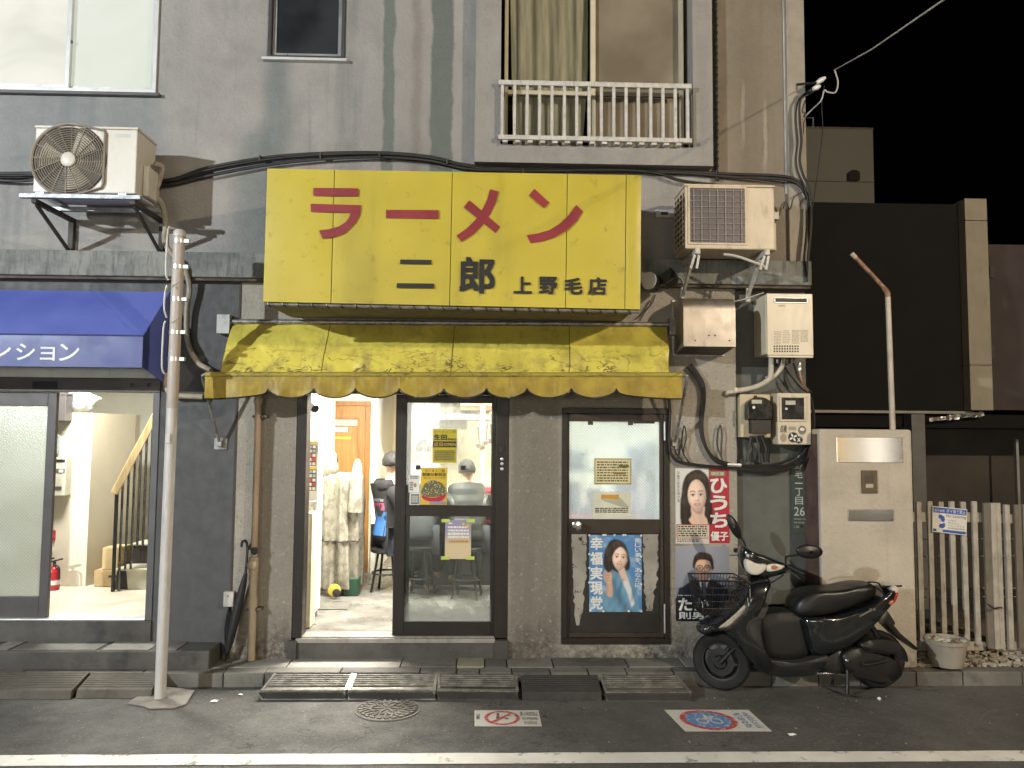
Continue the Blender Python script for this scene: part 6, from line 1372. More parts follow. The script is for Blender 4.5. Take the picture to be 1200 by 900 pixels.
# photographic print: colours worked out point by point on a fine flat grid
import numpy as np
class Photo:
    def __init__(s, bg, W=120, H=168):
        s.W, s.H = W, H; v, u = np.mgrid[0:1:(H+1)*1j, 0:1:(W+1)*1j]; s.u, s.v = u, v; s.a = np.zeros((H+1,W+1,3)); s.a[:] = bg; s.rs = np.random.RandomState(3)
    def blur(s, m, n=1):
        for _ in range(n):
            q_ = np.pad(m, 1, mode='edge'); m = (q_[1:-1,1:-1]*4+q_[:-2,1:-1]*2+q_[2:,1:-1]*2+q_[1:-1,:-2]*2+q_[1:-1,2:]*2+q_[:-2,:-2]+q_[2:,2:]+q_[:-2,2:]+q_[2:,:-2])/16
        return m
    def poly(s, pts, soft=1, smooth=True):
        V = [Vector((x,y,0)) for x, y in pts]; P = []
        if smooth:
            n = len(V)
            for i in range(n):
                a, b, c, d = V[i-1], V[i], V[(i+1)%n], V[(i+2)%n]
                for k in range(6): t = k/6; w = 0.5*((2*b)+(c-a)*t+(2*a-5*b+4*c-d)*t*t+(3*b-a-3*c+d)*t**3); P.append((w.x,w.y))
        else: P = pts
        m = np.zeros(s.u.shape, bool)
        for (x0,y0),(x1,y1) in zip(P, P[1:]+P[:1]):
            if y0 == y1: continue
            c = (s.v > min(y0,y1)) & (s.v <= max(y0,y1)); m ^= c & (s.u < x0+(s.v-y0)*(x1-x0)/(y1-y0))
        return s.blur(m.astype(float), soft)
    def put(s, m, col):
        col = np.asarray(col, float); s.a = s.a*(1-m[...,None]) + (col if col.ndim == 3 else col[None,None,:])*m[...,None]
    def tex(s, col, amt=.3, fu=9, fv=2, sd=1):
        r_ = np.random.RandomState(sd); n = sum(np.sin(s.u*fu*k*6.28+s.v*fv*k*6.28*r_.uniform(-1,1)+r_.uniform(0,6.28)+2*np.sin(s.v*5+k))/k for k in (1,2,3,5)); return np.asarray(col)[None,None,:]*(1+amt*n/2)[...,None]
    def hair(s, pts, sd=1, col=(.020,.013,.010)):
        m = s.poly(pts, 2); s.put(m, s.tex(col, .9, 11, 3, sd)); g = np.exp(-(((s.v-sum(y for x, y in pts)/len(pts)-.10)/.05)**2)); s.put(m*g*.25, (.16,.11,.085))
    def face(s, cu, cv, ru, rv, tilt=0.0, smile=1.0, skin=(.84,.62,.50), glasses=False, lip=(.50,.10,.10)):
        k = s.H/s.W*(1.0); dx, dy = s.u-cu, s.v-cv; ca, sa = math.cos(tilt), math.sin(tilt); x = (dx*ca+dy*sa*1.4)/ru; y = (dy*ca-dx*sa/1.4)/rv
        w = np.where(y < 0, 1-.30*np.clip(-y,0,1)**1.6, 1.0); r2 = (x/w)**2+y**2; m = s.blur((r2 < 1).astype(float), 1)
        nz = np.sqrt(np.clip(1-r2,0.02,1)); lam = np.clip(-.35*x+.30*y+.88*nz,0,1.2); col = np.asarray(skin)[None,None,:]*(.50+.62*lam)[...,None]
        G = lambda a, b, c, d: np.exp(-(((x-a)/c)**2+((y-b)/d)**2))
        col = col*(1+G(-.05,-.12,.09,.22)*.14+G(-.5,-.22,.22,.16)*.10+G(.5,-.22,.22,.16)*.05)[...,None]
        col = col*(1-G(.16,-.10,.10,.22)*.16-G(0,-.27,.20,.05)*.34-G(-.12,-.27,.05,.03)*.3-G(.12,-.27,.05,.03)*.3-G(0,-.70,.26,.05)*.16-G(-.42,.16,.28,.10)*.18-G(.42,.16,.28,.10)*.22)[...,None]
        s.put(m, col)
        for sg_ in (-1,1):
            ex, ey = x-sg_*.42, y-.06
            s.put(np.clip(1.6-((ex/.21)**2+(ey/.075)**2)*1.6,0,1)*m, (.62,.58,.54)); s.put(np.clip(1.8-((ex/.095)**2+(ey/.08)**2)*1.8,0,1)*m, (.03,.018,.012))
            s.put(np.exp(-((ey-.075+.9*ex**2)/.022)**2)*(np.abs(ex) < .25)*.9*m, (.02,.013,.01)); s.put(np.exp(-((ey-.25+.7*(ex-sg_*.02)**2)/.034)**2)*(np.abs(ex) < .30)*.75*m, (.045,.028,.02))
        mo = y+.50-.22*smile*x**2; s.put((np.exp(-(mo/.075)**2)*np.clip((.40-np.abs(x))*9,0,1))*.95*m, lip); s.put((np.exp(-((mo-.002)/.026)**2)*np.clip((.27-np.abs(x))*9,0,1))*.75*m*smile, (.70,.66,.62))
        if glasses:
            for sg_ in (-1,1): rr_ = np.sqrt(((x-sg_*.43)/.36)**2+((y-.04)/.24)**2); s.put(np.exp(-((rr_-1)/.12)**2)*.95, (.02,.016,.014))
            s.put(np.exp(-((y-.08)/.03)**2)*((np.abs(x) < .08) | ((np.abs(x) > .78) & (np.abs(x) < 1.0))), (.02,.016,.014))
    def build(s, t, q, Y):
        W, H = s.W, s.H; me = bpy.data.meshes.new('photo_print'); X = q[0]+(q[1]-q[0])*s.u; Z = q[2]+(q[3]-q[2])*s.v
        idx = np.arange((W+1)*(H+1)).reshape(H+1,W+1); F = np.stack([idx[:-1,:-1],idx[:-1,1:],idx[1:,1:],idx[1:,:-1]],-1).reshape(-1,4)
        me.from_pydata(np.stack([X.ravel(),np.full(X.size,Y),Z.ravel()],1).tolist(), [], F.tolist())
        g = s.rs.normal(0,.012,s.a.shape[:2])[...,None]; A_ = np.clip(s.a*(1+g*2),0,1); at_ = me.color_attributes.new('print','FLOAT_COLOR','POINT'); at_.data.foreach_set('color', np.concatenate([A_,np.ones(A_.shape[:2]+(1,))],-1).ravel())
        me.materials.append(M_photo); o = bpy.data.objects.new('photo_print', me); COL.objects.link(o); return keep(o, t.o)
def _photo_mat():
    m = NT('photo_paper'); a_ = m.n('VertexColor', layer_name='print'); return m.done(a_.outputs[0], .38)
M_photo = _photo_mat()
def sheet(name, label, cat, x0, y0, x1, y1, Y, mat, th=.0015, group=None):
    q = rc(x0,y0,x1,y1,Y); t = T(name, label, cat, ((q[0]+q[1])/2, Y, q[2]), group); t.box('sheet', (q[0],q[1],Y-th,Y,q[2],q[3]), mat); return t, PosterPrint(t, q, Y-th+.0012)
# red poster, woman
t, p = sheet('election_poster', 'red and white election poster with a long haired woman, upper right wall', 'poster', 791.5,549,854.5,637, -.0008, M_paper)
f = Photo((.66,.65,.62)); f.put(f.poly([(.62,0),(1.1,0),(1.1,1.1),(.62,1.1)],0,False), (.42,.022,.045))
f.hair([(.11,.60),(.10,.32),(.15,.24),(.32,.25),(.5,.27),(.60,.24),(.68,.36),(.665,.62),(.62,.86),(.5,.965),(.38,.985),(.22,.92),(.14,.80)], 2)
f.put(f.poly([(.30,.50),(.53,.50),(.54,.37),(.64,.26),(.18,.26),(.29,.36)],2), f.tex((.72,.50,.39),.12,3,2,4)); f.put(f.poly([(.33,.47),(.50,.47),(.48,.39),(.36,.41)],5)*.6, (.26,.145,.10))
f.face(.40,.63,.175,.225, .05); f.hair([(.19,.62),(.20,.84),(.36,.95),(.52,.93),(.61,.80),(.60,.62),(.57,.74),(.50,.835),(.40,.86),(.29,.81),(.235,.72)], 5)
f.hair([(.10,.60),(.17,.66),(.22,.74),(.215,.52),(.23,.34),(.30,.24),(.14,.23),(.09,.34)], 6); f.hair([(.565,.72),(.60,.60),(.585,.42),(.60,.27),(.68,.27),(.68,.5),(.65,.68)], 7)
f.put(f.poly([(0,0),(.62,0),(.62,.255),(0,.255)],0,False), (.60,.57,.50)); f.build(t, p.q, p.lay()); p.k += 1
p.rect(.03,.075,.60,.25, printm('cream_box', (.60,.55,.42))); p.lines(.05,.09,.58,.24,5, M_ink, 3); p.lines(.03,.02,.45,.06,2, M_ink, 4)
for r_ in ((.02,.245,.61,.255),(.02,.07,.61,.078),(.02,.07,.03,.255)): p.rect(*r_, M_red)
p.rect(.63,.90,.93,.965, printm('poster_olive', (.20,.20,.08))); p.text('現区議', .66,.91,.90,.955, M_paper)
p.text('ひうち', .64,.20,.96,.885, M_paper, .035, True); p.text('優子', .64,.04,.97,.165, M_paper, .03)
p.text('子育てを支え続ける', .025,.55,.075,.96, M_ink, 0, True)
# grey poster, man
t, p = sheet('election_poster', 'grey election poster with a man in glasses and dark suit behind the basket', 'poster', 791.5,640,854.5,728, -.0008, M_paper)
f = Photo((.30,.31,.36)); f.a *= (1.08-.35*np.abs(f.u-.35)-.15*(1-f.v))[...,None]
f.put(f.poly([(.03,.02),(.05,.40),(.14,.46),(.38,.56),(.52,.50),(.66,.56),(.88,.47),(.98,.40),(1.0,.02)],2), f.tex((.013,.015,.032),.5,3,2,3)); f.put(f.poly([(.39,.575),(.52,.36),(.65,.575)],1,False), (.60,.60,.62)); f.put(f.poly([(.485,.52),(.555,.52),(.575,.36),(.52,.30),(.47,.36)],1,False), (.10,.10,.13)); f.put(f.poly([(.36,.57),(.40,.585),(.50,.36),(.46,.34)],1,False), (.012,.014,.03))
f.put(f.poly([(.43,.66),(.61,.66),(.62,.57),(.52,.51),(.42,.57)],2), (.34,.20,.14)); f.hair([(.345,.70),(.345,.84),(.42,.905),(.54,.915),(.66,.88),(.70,.79),(.69,.68)], 3)
f.face(.52,.695,.158,.162, 0, .45, (.66,.42,.30), True, (.38,.16,.13)); f.hair([(.350,.72),(.35,.84),(.42,.905),(.54,.915),(.66,.88),(.70,.79),(.675,.72),(.655,.785),(.56,.815),(.44,.815),(.38,.78)], 4)
f.put(f.poly([(0,0),(1,0),(1,.30),(0,.30)],0,False)*.97, (.008,.008,.010)); f.build(t, p.q, p.lay()); p.k += 1
p.text('たか', .05,.14,.62,.31, M_paper, .03); p.text('則男', .05,.03,.52,.125, M_paper, .025); p.lines(.05,.335,.35,.355,1, M_paper, 8)
# blue poster on the side door
t, p = sheet('party_poster', 'blue poster with a smiling woman pinned on the side door panel', 'poster', 690.5,627,752,717, ys+.0015, M_paper)
f = Photo((.07,.22,.46)); cl_ = sum(np.sin(f.u*a_*9+f.v*b_*14+c_)/d_ for a_, b_, c_, d_ in ((1,1.4,0,1),(2,-1,2,1.6),(3,2.5,1,2.5),(.5,4,3,2))); f.put(np.clip(cl_*.28-.05+.25*(f.v < .35),0,.65), (.42,.55,.68))
f.hair([(.30,.56),(.27,.64),(.30,.80),(.40,.92),(.52,.945),(.68,.88),(.76,.72),(.765,.60),(.70,.53),(.55,.50),(.4,.52)], 2)
f.put(f.poly([(.38,.56),(.46,.54),(.60,.50),(.72,.53),(.86,.40),(.91,.25),(.90,-.02),(.32,-.02),(.26,.12),(.28,.25),(.40,.34)],2), f.tex((.12,.26,.38),.42,2,3,8)); f.put(f.poly([(.62,.40),(.70,.50),(.80,.30),(.86,.10),(.80,.06),(.74,.22)],2,False), (.62,.64,.66)); f.put(f.poly([(.53,.58),(.67,.58),(.73,.40),(.64,.40),(.58,.48)],2,False), f.tex((.70,.49,.38),.1,3,2,2))
f.put(f.poly([(.58,.12),(.62,.30),(.66,.42),(.60,.40),(.52,.22)],4)*.5, (.05,.12,.19)); f.put(f.poly([(.80,.12),(.86,.24),(.84,.36),(.80,.24)],3)*.5, (.05,.12,.19))
f.put(f.poly([(.34,.40),(.32,.24),(.41,.19),(.45,.26),(.42,.41)],2), f.tex((.55,.34,.25),.15,5,2,2)); f.put(f.poly([(.275,.50),(.32,.545),(.40,.53),(.435,.46),(.41,.37),(.33,.37),(.28,.42)],2), f.tex((.58,.37,.27),.15,6,5,3))
for k in range(4): f.put(np.exp(-((f.v-(.51-.034*k)+.1*(f.u-.34))/.005)**2)*((f.u > .30) & (f.u < .40))*.55, (.24,.13,.09))
f.face(.585,.70,.15,.165, -.10, 1.2); f.hair([(.385,.66),(.40,.82),(.50,.92),(.64,.90),(.72,.80),(.73,.70),(.69,.79),(.60,.845),(.50,.80),(.44,.72)], 6); f.hair([(.70,.74),(.735,.66),(.72,.55),(.765,.57),(.77,.68)], 3); f.hair([(.30,.60),(.39,.72),(.44,.74),(.43,.60),(.42,.53),(.34,.52)], 4)
f.build(t, p.q, p.lay()); p.k += 1
p.text('幸福実現党', .02,.02,.255,.985, M_paper, .03, True); p.text('新しい夢を、あなたに。', .87,.25,.985,.97, M_paper, .01, True)
for k, (u, v) in enumerate(((0,.995),(.27,1.0),(.31,1.0),(.48,1.0),(.65,1.0),(.69,1.0),(.99,.995),(0,.75),(0,.57),(0,.38),(.02,.02),(.27,.01),(.75,.01),(.99,.01),(.985,.36),(.985,.53),(.985,.72))):
    x, z = p.xy(u,v); t.add('pin', MB().lathe((x,p.Y-.003,z), [(.009,0),(.008,-.004),(.003,-.006)], 10, 'Y'), M_paper)
# notices taped in the side door window
M_crm = printm('paper_cream', (.66,.60,.34))
t, p = sheet('paper_notice', 'cream printed permit notice on the wired glass, upper', 'notice', 696,537,740,568, ys+.007, M_crm, group='notices in the side door window')
p.lines(.08,.1,.9,.9,8, printm('ink_brown', (.12,.10,.06)), 12)
for r_ in ((.02,.96,.98,.98),(.02,.02,.98,.05),(.02,.02,.03,.98),(.97,.02,.98,.98)): p.rect(*r_, printm('ink_brown', (.12,.10,.06)))
p.rect(.66,.66,.93,.74, printm('ink_olive', (.10,.11,.03))); p.rect(.52,.40,.84,.48, printm('ink_ochre', (.20,.15,.05)))
t, p = sheet('paper_notice', 'pale notice with an orange sticker on the wired glass, lower', 'notice', 694.5,576.5,739.5,608, ys+.007, printm('paper_pale', (.62,.62,.50)), group='notices in the side door window')
p.poly([(.2,.75),(.62,.92),(.95,.45),(.9,.38),(.3,.65)], printm('paper_shadow', (.42,.41,.30))); p.poly([(.22,.76),(.66,.74),(.69,.90),(.22,.90)], printm('orange_sticker', (.55,.27,.03))); p.lines(.06,.22,.92,.42,3, M_ink, 6)
# papers on the shop glass
Yg = yl+.0135
t, p = sheet('shop_poster', 'yellow and black opening notice on the sliding glass door', 'poster', 506.5,502,536,543, Yg, M_paper)
p.rect(.03,.02,.97,.98, printm('poster_yellow', (.50,.42,.02))); p.text('ラーメン二郎', .06,.86,.94,.95, printm('ink_brown', (.12,.10,.06))); p.text('生田', .06,.66,.58,.83, M_ink, .04); p.text('駅前店', .60,.66,.95,.72, M_ink, .02)
p.rect(.03,.46,.97,.63, M_ink); p.text('近日OPEN', .07,.49,.95,.60, M_yel, .01); p.lines(.1,.08,.9,.38,6, printm('ink_brown', (.12,.10,.06)), 14)
t, p = sheet('shop_poster', 'yellow poster with a photo of a heaped noodle bowl on the glass door', 'poster', 493,548,524,591.5, Yg, printm('poster_orange', (.68,.46,.03)))
p.text('ラーメン二郎', .15,.87,.9,.96, M_ink, .01); p.text('朝霞台駅前店', .06,.77,.96,.86, M_ink, .01); p.text('近日オープン予定', .1,.69,.92,.75, printm('ink_brown', (.12,.10,.06)))
p.blob([(.03,.30),(.08,.48),(.22,.60),(.45,.66),(.7,.62),(.9,.50),(.97,.30),(.8,.22),(.2,.22)], (lambda m: m.done(m.mix(m.step(m.voro(70),.15,.5),(.50,.44,.28),(.12,.11,.05)), .6))(NT('noodle_heap')), 'noodle_picture')
p.blob([(.05,.24),(.3,.20),(.6,.20),(.95,.28),(.85,.14),(.6,.08),(.3,.10),(.1,.16)], M_red, 'bowl_picture'); p.rect(.35,.03,.97,.09, printm('ink_lilac', (.25,.27,.5)))
for u in (-.1, 1.6): x, z = p.xy(u,1.0); t.add('black_tape', MB().flat([(x-.02,z-.018),(x+.02,z-.018),(x+.02,z+.018),(x-.02,z+.018)], Yg-.0045), M_ink, fix=False)
t, p = sheet('shop_notice', 'white sheet of small drawings at the left edge of the glass door', 'notice', 479,556,491.5,577, Yg, M_paper); p.lines(.1,.75,.9,.92,2, M_ink, 2); p.ell(.6,.4,.15,.12, M_shade); p.lines(.08,.1,.4,.6,4, M_ink, 5)
t, p = sheet('shop_notice', 'white sheet with a grey block code at the left edge of the glass door', 'notice', 480,577.5,491.5,592, Yg, M_paper); p.rect(.12,.08,.95,.9, printm('ink_grey', (.16,.16,.17))); p.lines(.2,.2,.85,.8,4, M_paper, 7)
t, p = sheet('shop_poster', 'violet and peach notice with green tape corners on the lower glass', 'poster', 521.5,609.5,552,655, Yg, (lambda m: m.done(m.mix(m.step(m.math('ADD', m.sep()[2], m.math('MULTIPLY', m.noise(6,4), .12)), .98, 1.16), (.62,.50,.30), (.30,.27,.42)), .5))(NT('poster_gradient')))
p.lines(.1,.52,.92,.86,4, M_paper, 17); p.text('お知らせ', .12,.60,.72,.70, M_paper); p.lines(.15,.40,.9,.50,1, printm('orange_sticker', (.55,.27,.03)), 4); p.ell(.7,.9,.05,.03, M_yel); p.ell(.87,.85,.06,.05, M_yel); p.ell(.2,.92,.08,.02, M_paper)
for u, v in ((.02,.98),(.98,.98),(.02,.02),(.98,.02)): p.rect(u-.16,v-.035,u+.16,v+.05, printm('tape_green', (.50,.62,.10)), 'tape')
# ------------------------------------------------------------------ parked scooter
SY = -.40                                       # its middle plane
M_gloss = (lambda m: m.done(m.mix(m.step(m.noise(3,4),.3,.7),(.006,.008,.009),(.012,.014,.015)), m.step(m.noise(8,5),.35,.75,.12,.3), 0, **{'Coat Weight':.7,'Coat Roughness':.08}))(NT('gloss_black_paint'))
M_matt = plain('matt_black_plastic', (.008,.0078,.0075), .42, var=.2, bump=.1); M_greyp = plain('grey_plastic', (.030,.030,.030), .45, var=.15)
M_seat = plain('seat_vinyl', (.007,.0068,.0066), .38, var=.15, bump=.12, scale=3); M_tyre = plain('tyre_rubber', (.010,.0095,.009), .8, bump=.2); M_cast = plain('cast_alloy', (.035,.035,.035), .45, .6, var=.25); M_chr = plain('bright_steel', (.55,.54,.52), .22, 1.0, var=.05)
fw = gnd(849,811.5); rw = gnd(1035,810.5)
so = T('motor_scooter', 'black motor scooter with front basket parked against the gate pillar', 'scooter', ((fw.x+rw.x)/2, SY, 0))
def z5(pts, Y): return [(lambda p: (p.x,p.z))(at(780+x/3.75, 590+y/3.75, Y)) for x, y in pts]
def smooth_poly(P, n=4):
    V = [Vector((x,z,0)) for x, z in P]; m = len(V); out = []
    for i in range(m):
        a, b, c, d = V[i-1], V[i], V[(i+1)%m], V[(i+2)%m]
        for k in range(n):
            t = k/n; w = 0.5*((2*b)+(c-a)*t+(2*a-5*b+4*c-d)*t*t+(3*b-a-3*c+d)*t**3); out.append((w.x,w.y))
    return out
def pillow(name, pts, yc, half, mat, p=.35, parent=None, flat=.0, steps=9, Ymap=None, sm=True, shift=(0,0)):
    P = z5(pts, SY-.1 if Ymap is None else Ymap); P = smooth_poly(P) if sm else P
    cx = sum(a for a, b in P)/len(P); cz_ = sum(b for a, b in P)/len(P); n = len(P); mb = MB(); vs = []
    for i in range(steps+1):
        a = -math.pi/2+math.pi*i/steps; k = max(.0, math.cos(a))**p; k = .62+.38*k if i not in (0,steps) else .55; y = yc+half*math.sin(a)
        vs += [(cx+(x-cx)*k+shift[0]*math.sin(a), y, cz_+(z-cz_)*k) for x, z in P]
    fs = [[i*n+j, i*n+(j+1)%n, (i+1)*n+(j+1)%n, (i+1)*n+j] for i in range(steps) for j in range(n)] + [list(range(n))[::-1], [steps*n+j for j in range(n)]]
    mb.add(vs, fs); return so.add(name, mb, mat, parent, smooth=True, auto=60)
def wheel(c, r, ang, disc_side):
    """a wheel whose axle is turned by ang about the vertical"""
    ca, sa = math.cos(ang), math.sin(ang)
    def W(rr, t, w): x = rr*math.cos(t); return (c.x+x*ca-w*sa*-1*-1, c.y+x*sa*-1*-1*1+w*ca, c.z+rr*math.sin(t))
    def turn(prof, name, mat, parent=None, n=40):
        mb = MB(); mb.grid(lambda u,v: W(prof[round(v*(len(prof)-1))][0], 2*math.pi*u, prof[round(v*(len(prof)-1))][1]), n, len(prof)-1); return so.add(name, mb, mat, parent, smooth=True, auto=40)
    wt = .042
    ty = turn([(r*.66,-wt*.7),(r*.78,-wt),(r*.9,-wt*1.02),(r*.97,-wt*.7),(r,-wt*.25),(r,wt*.25),(r*.97,wt*.7),(r*.9,wt*1.02),(r*.78,wt),(r*.66,wt*.7)], 'tyre', M_tyre)
    rim = turn([(r*.66,-wt*.75),(r*.60,-wt*.7),(r*.57,-wt*.2),(r*.57,wt*.2),(r*.60,wt*.7),(r*.66,wt*.75)], 'rim', M_cast)
    for k in range(3):
        t = k*2*math.pi/3+.5; a = Vector(W(r*.15,t,-.004)); b = Vector(W(r*.58,t,-.004)); so.add('spoke', MB().beam(a,b,.035,.03,up=(0,1,0)), M_cast, rim, bevel=.004)
    so.add('hub', MB().tube([W(0,0,-.06),W(0,0,.06)], r*.2, 14), M_cast, rim, smooth=True)
    if disc_side: turn([(r*.25,-wt*1.1),(r*.47,-wt*1.1),(r*.47,-wt*1.2),(r*.25,-wt*1.2)], 'brake_disc', M_cast, rim)
    return W
rF = at(849,779,SY).z*.5+.01; rF = .205; STEER = R(28)
cF = Vector((fw.x, SY-.02, rF)); cR = Vector((rw.x, SY+.02, rF))
WF = wheel(cF, rF, -STEER, True); WR = wheel(cR, rF, 0, False)
# frame and bodywork
pillow('seat', [(558,478),(570,432),(610,396),(665,381),(735,378),(800,370),(860,357),(918,357),(938,375),(930,402),(880,432),(800,466),(720,490),(640,501),(580,498)], SY, .135, M_seat, .5)
body = pillow('rear_body', [(598,500),(720,494),(820,466),(900,436),(960,394),(1005,373),(1016,388),(1000,430),(960,476),(910,536),(850,590),(780,636),(700,668),(640,662),(615,600),(603,550)], SY, .155, M_gloss, .35)
pillow('tunnel', [(420,490),(600,480),(625,560),(640,670),(560,700),(450,690),(425,600)], SY+.01, .10, plain('black_plastic', (.006,.006,.006), .6, var=.2), .3)
pillow('floor_skirt', [(300,610),(330,600),(380,645),(440,692),(480,716),(560,716),(640,706),(705,684),(700,712),(655,745),(560,757),(450,752),(400,722),(345,675)], SY, .165, M_gloss, .25)
pillow('floor_board', [(440,680),(560,690),(700,662),(700,686),(640,706),(560,716),(480,716)], SY, .16, M_greyp, .2)
pillow('leg_shield', [(362,335),(450,322),(440,362),(412,440),(352,470),(326,512),(320,552),(345,612),(400,666),(470,714),(440,742),(390,726),(330,655),(285,590),(235,553),(190,545),(255,490),(318,430),(345,380)], SY-.02, .175, M_gloss, .3)
pillow('inner_panel', [(352,470),(446,440),(452,455),(430,492),(424,560),(440,650),(446,692),(392,650),(342,592),(323,552),(328,512)], SY+.0, .165, M_greyp, .2, shift=(.02,0))
pillow('front_beak', [(155,572),(165,548),(200,530),(270,492),(330,430),(350,440),(300,500),(240,556),(190,578),(165,580)], SY-.01, .10, M_gloss, .4)
# handlebar group, turned towards the camera
hc = pillow('handle_cowl', [(342,192),(380,208),(450,233),(525,263),(548,277),(540,302),(500,316),(440,330),(385,322),(352,295),(330,240)], SY-.03, .085, M_gloss, .5, Ymap=SY-.08)
M_lens = (lambda m: m.done((.62,.58,.50), .08, 0, **{'Coat Weight':1.0,'Coat Roughness':.03}))(NT('headlight_lens'))
M_orange = plain('indicator_orange', (.42,.13,.05), .15, var=.15); M_tail = plain('tail_lens', (.40,.05,.025), .15, var=.2)
hl = pillow('headlight', [(350,243),(400,262),(444,268),(434,296),(404,314),(370,311),(350,286)], SY-.10, .035, M_lens, .6, hc, Ymap=SY-.11)
pillow('indicator', [(440,272),(480,262),(524,274),(505,290),(446,300)], SY-.10, .03, M_lens, .6, hc, Ymap=SY-.11)
pillow('indicator_bulb', [(462,275),(480,270),(492,278),(480,289),(464,286)], SY-.118, .02, M_orange, .6, hc, Ymap=SY-.12)
def p5(x, y, Y): return at(780+x/3.75, 590+y/3.75, Y)
so.add('steering_column', MB().tube([p5(400,330,SY), p5(330,560,SY), cF+Vector((.06,.01,.12))], [.05,.055,.03], 12), M_matt, smooth=True)
for s_ in (-1,1):
    so.add('fork_leg', MB().tube([p5(330,580,SY)+Vector((0,s_*.075,0)), Vector(WF(.0,0,s_*.075))], .018, 10), M_matt, smooth=True)
mg = MB(); mg.grid(lambda u,v: WF(rF*(1.09), R(20+125*u), -.055+.11*v), 20, 4); so.add('front_mudguard', mg, plain('mudguard_grey', (.09,.09,.088), .4), smooth=True)
# mirrors, grips, levers
def mirror(c, rx, rz, rot, stem, lab):
    mb = MB(); mb.grid(lambda u,v: (lambda a, k, y: (c.x+k*(rx*math.cos(a)*math.cos(rot)-rz*math.sin(a)*math.sin(rot)), c.y+y, c.z+k*(rx*math.cos(a)*math.sin(rot)+rz*math.sin(a)*math.cos(rot))))(2*math.pi*u, math.sin(math.pi*max(.02,min(.98,v)))**.6, -.02+.04*v), 24, 6)
    m_ = so.add('mirror', mb, M_matt, smooth=True, auto=False); so.add('stem', MB().tube(spline(stem,5), .0065, 7), M_matt, m_, smooth=True)
mirror(p5(301,102,SY+.1), .036, .10, R(27), [p5(325,145,SY+.1),p5(343,165,SY+.1),p5(352,195,SY+.06)], 1)
mirror(p5(632,211,SY-.25), .096, .05, R(-3), [p5(590,226,SY-.25),p5(535,232,SY-.22),p5(528,238,SY-.2),p5(528,262,SY-.15)], 2)
so.add('grip', MB().tube([p5(540,275,SY-.16),p5(612,312,SY-.26)], .017, 10), M_matt, smooth=True); so.add('lever', MB().tube(spline([p5(530,296,SY-.18),p5(560,305,SY-.22),p5(592,332,SY-.26)],5), .006, 6), M_chr, smooth=True)
so.add('grip', MB().tube([p5(345,208,SY+.1),p5(306,206,SY+.2)], .018, 10), M_matt, smooth=True); so.add('lever', MB().tube([p5(340,226,SY+.06),p5(282,228,SY+.12)], .006, 6), M_chr, smooth=True)
so.add('key_hook', MB().tube(spline([p5(430,368,SY-.06),p5(438,392,SY-.08),p5(428,412,SY-.07),p5(422,396,SY-.06)],4), .006, 6), M_matt)
# tail
pillow('tail_lamp', [(955,432),(995,398),(1015,386),(1004,424),(980,444)], SY-.005, .135, M_tail, .4); pillow('tail_indicator', [(962,432),(985,415),(988,432),(975,442)], SY-.02, .135, M_orange, .4)
pillow('tail_cap', [(985,372),(1005,360),(1022,372),(1016,392),(1000,396)], SY-.03, .09, plain('clear_lens', (.5,.48,.42), .15), .4)
cr = so.add('rear_rack', MB().tube(spline([p5(958,395,SY-.1),p5(930,372,SY-.1),p5(890,352,SY-.09),p5(898,345,SY-.08),p5(935,350,SY-.07),p5(945,368,SY-.07)],5), .0065, 6), M_matt, smooth=True)
so.add('rack_plate', MB().add([tuple(p5(945,362,SY-.1)),tuple(p5(1040,358,SY-.08)),tuple(p5(1040,358,SY+.1)),tuple(p5(945,362,SY+.1)),*[tuple(Vector(p5(*a))+Vector((0,0,-.014))) for a in ((945,362,SY-.1),(1040,358,SY-.08),(1040,358,SY+.1),(945,362,SY+.1))]], [(0,1,2,3),(7,6,5,4),(0,4,5,1),(1,5,6,2),(2,6,7,3),(3,7,4,0)]), M_matt, cr, bevel=.003)
pillow('rear_mudguard', [(930,522),(965,478),(995,480),(1027,530),(1010,530),(1055,585),(1136,652),(1126,660),(1040,600),(985,545),(950,524)], SY+.02, .07, M_matt, .2, sm=False)
so.add('shock_absorber', MB().tube([p5(900,530,SY-.09),p5(940,600,SY-.09)], .02, 10), M_matt, smooth=True)
so.add('trim_line', MB().beam(p5(852,496,SY-.255), p5(905,468,SY-.255), .004, .01), M_chr); lt_ = MB(); q = rc(780+895/3.75,590+455/3.75,780+930/3.75,590+470/3.75,SY-.158); put(lt_,'V125',q[0],q[1]-.012,q[2],q[3]-.008,SY-.158); so.add('lettering', lt_, plain('decal_grey', (.3,.3,.29), .4), fix=False)
for pts in ([(520,312,SY-.12),(470,345,SY-.1),(430,360,SY-.06)], [(360,300,SY-.1),(372,330,SY-.1),(392,345,SY-.05)]): so.add('control_cable', MB().tube(spline([p5(*a_) for a_ in pts],5), .006, 6), M_matt, smooth=True)
for pts in ([(700,497,SY-.15),(690,540,SY-.155),(660,600,SY-.155),(640,655,SY-.15)], [(840,470,SY-.14),(860,520,SY-.15),(850,580,SY-.14)]): so.add('panel_gap', MB().tube(spline([p5(*a_) for a_ in pts],5), .0022, 5), M_dirtyblk)
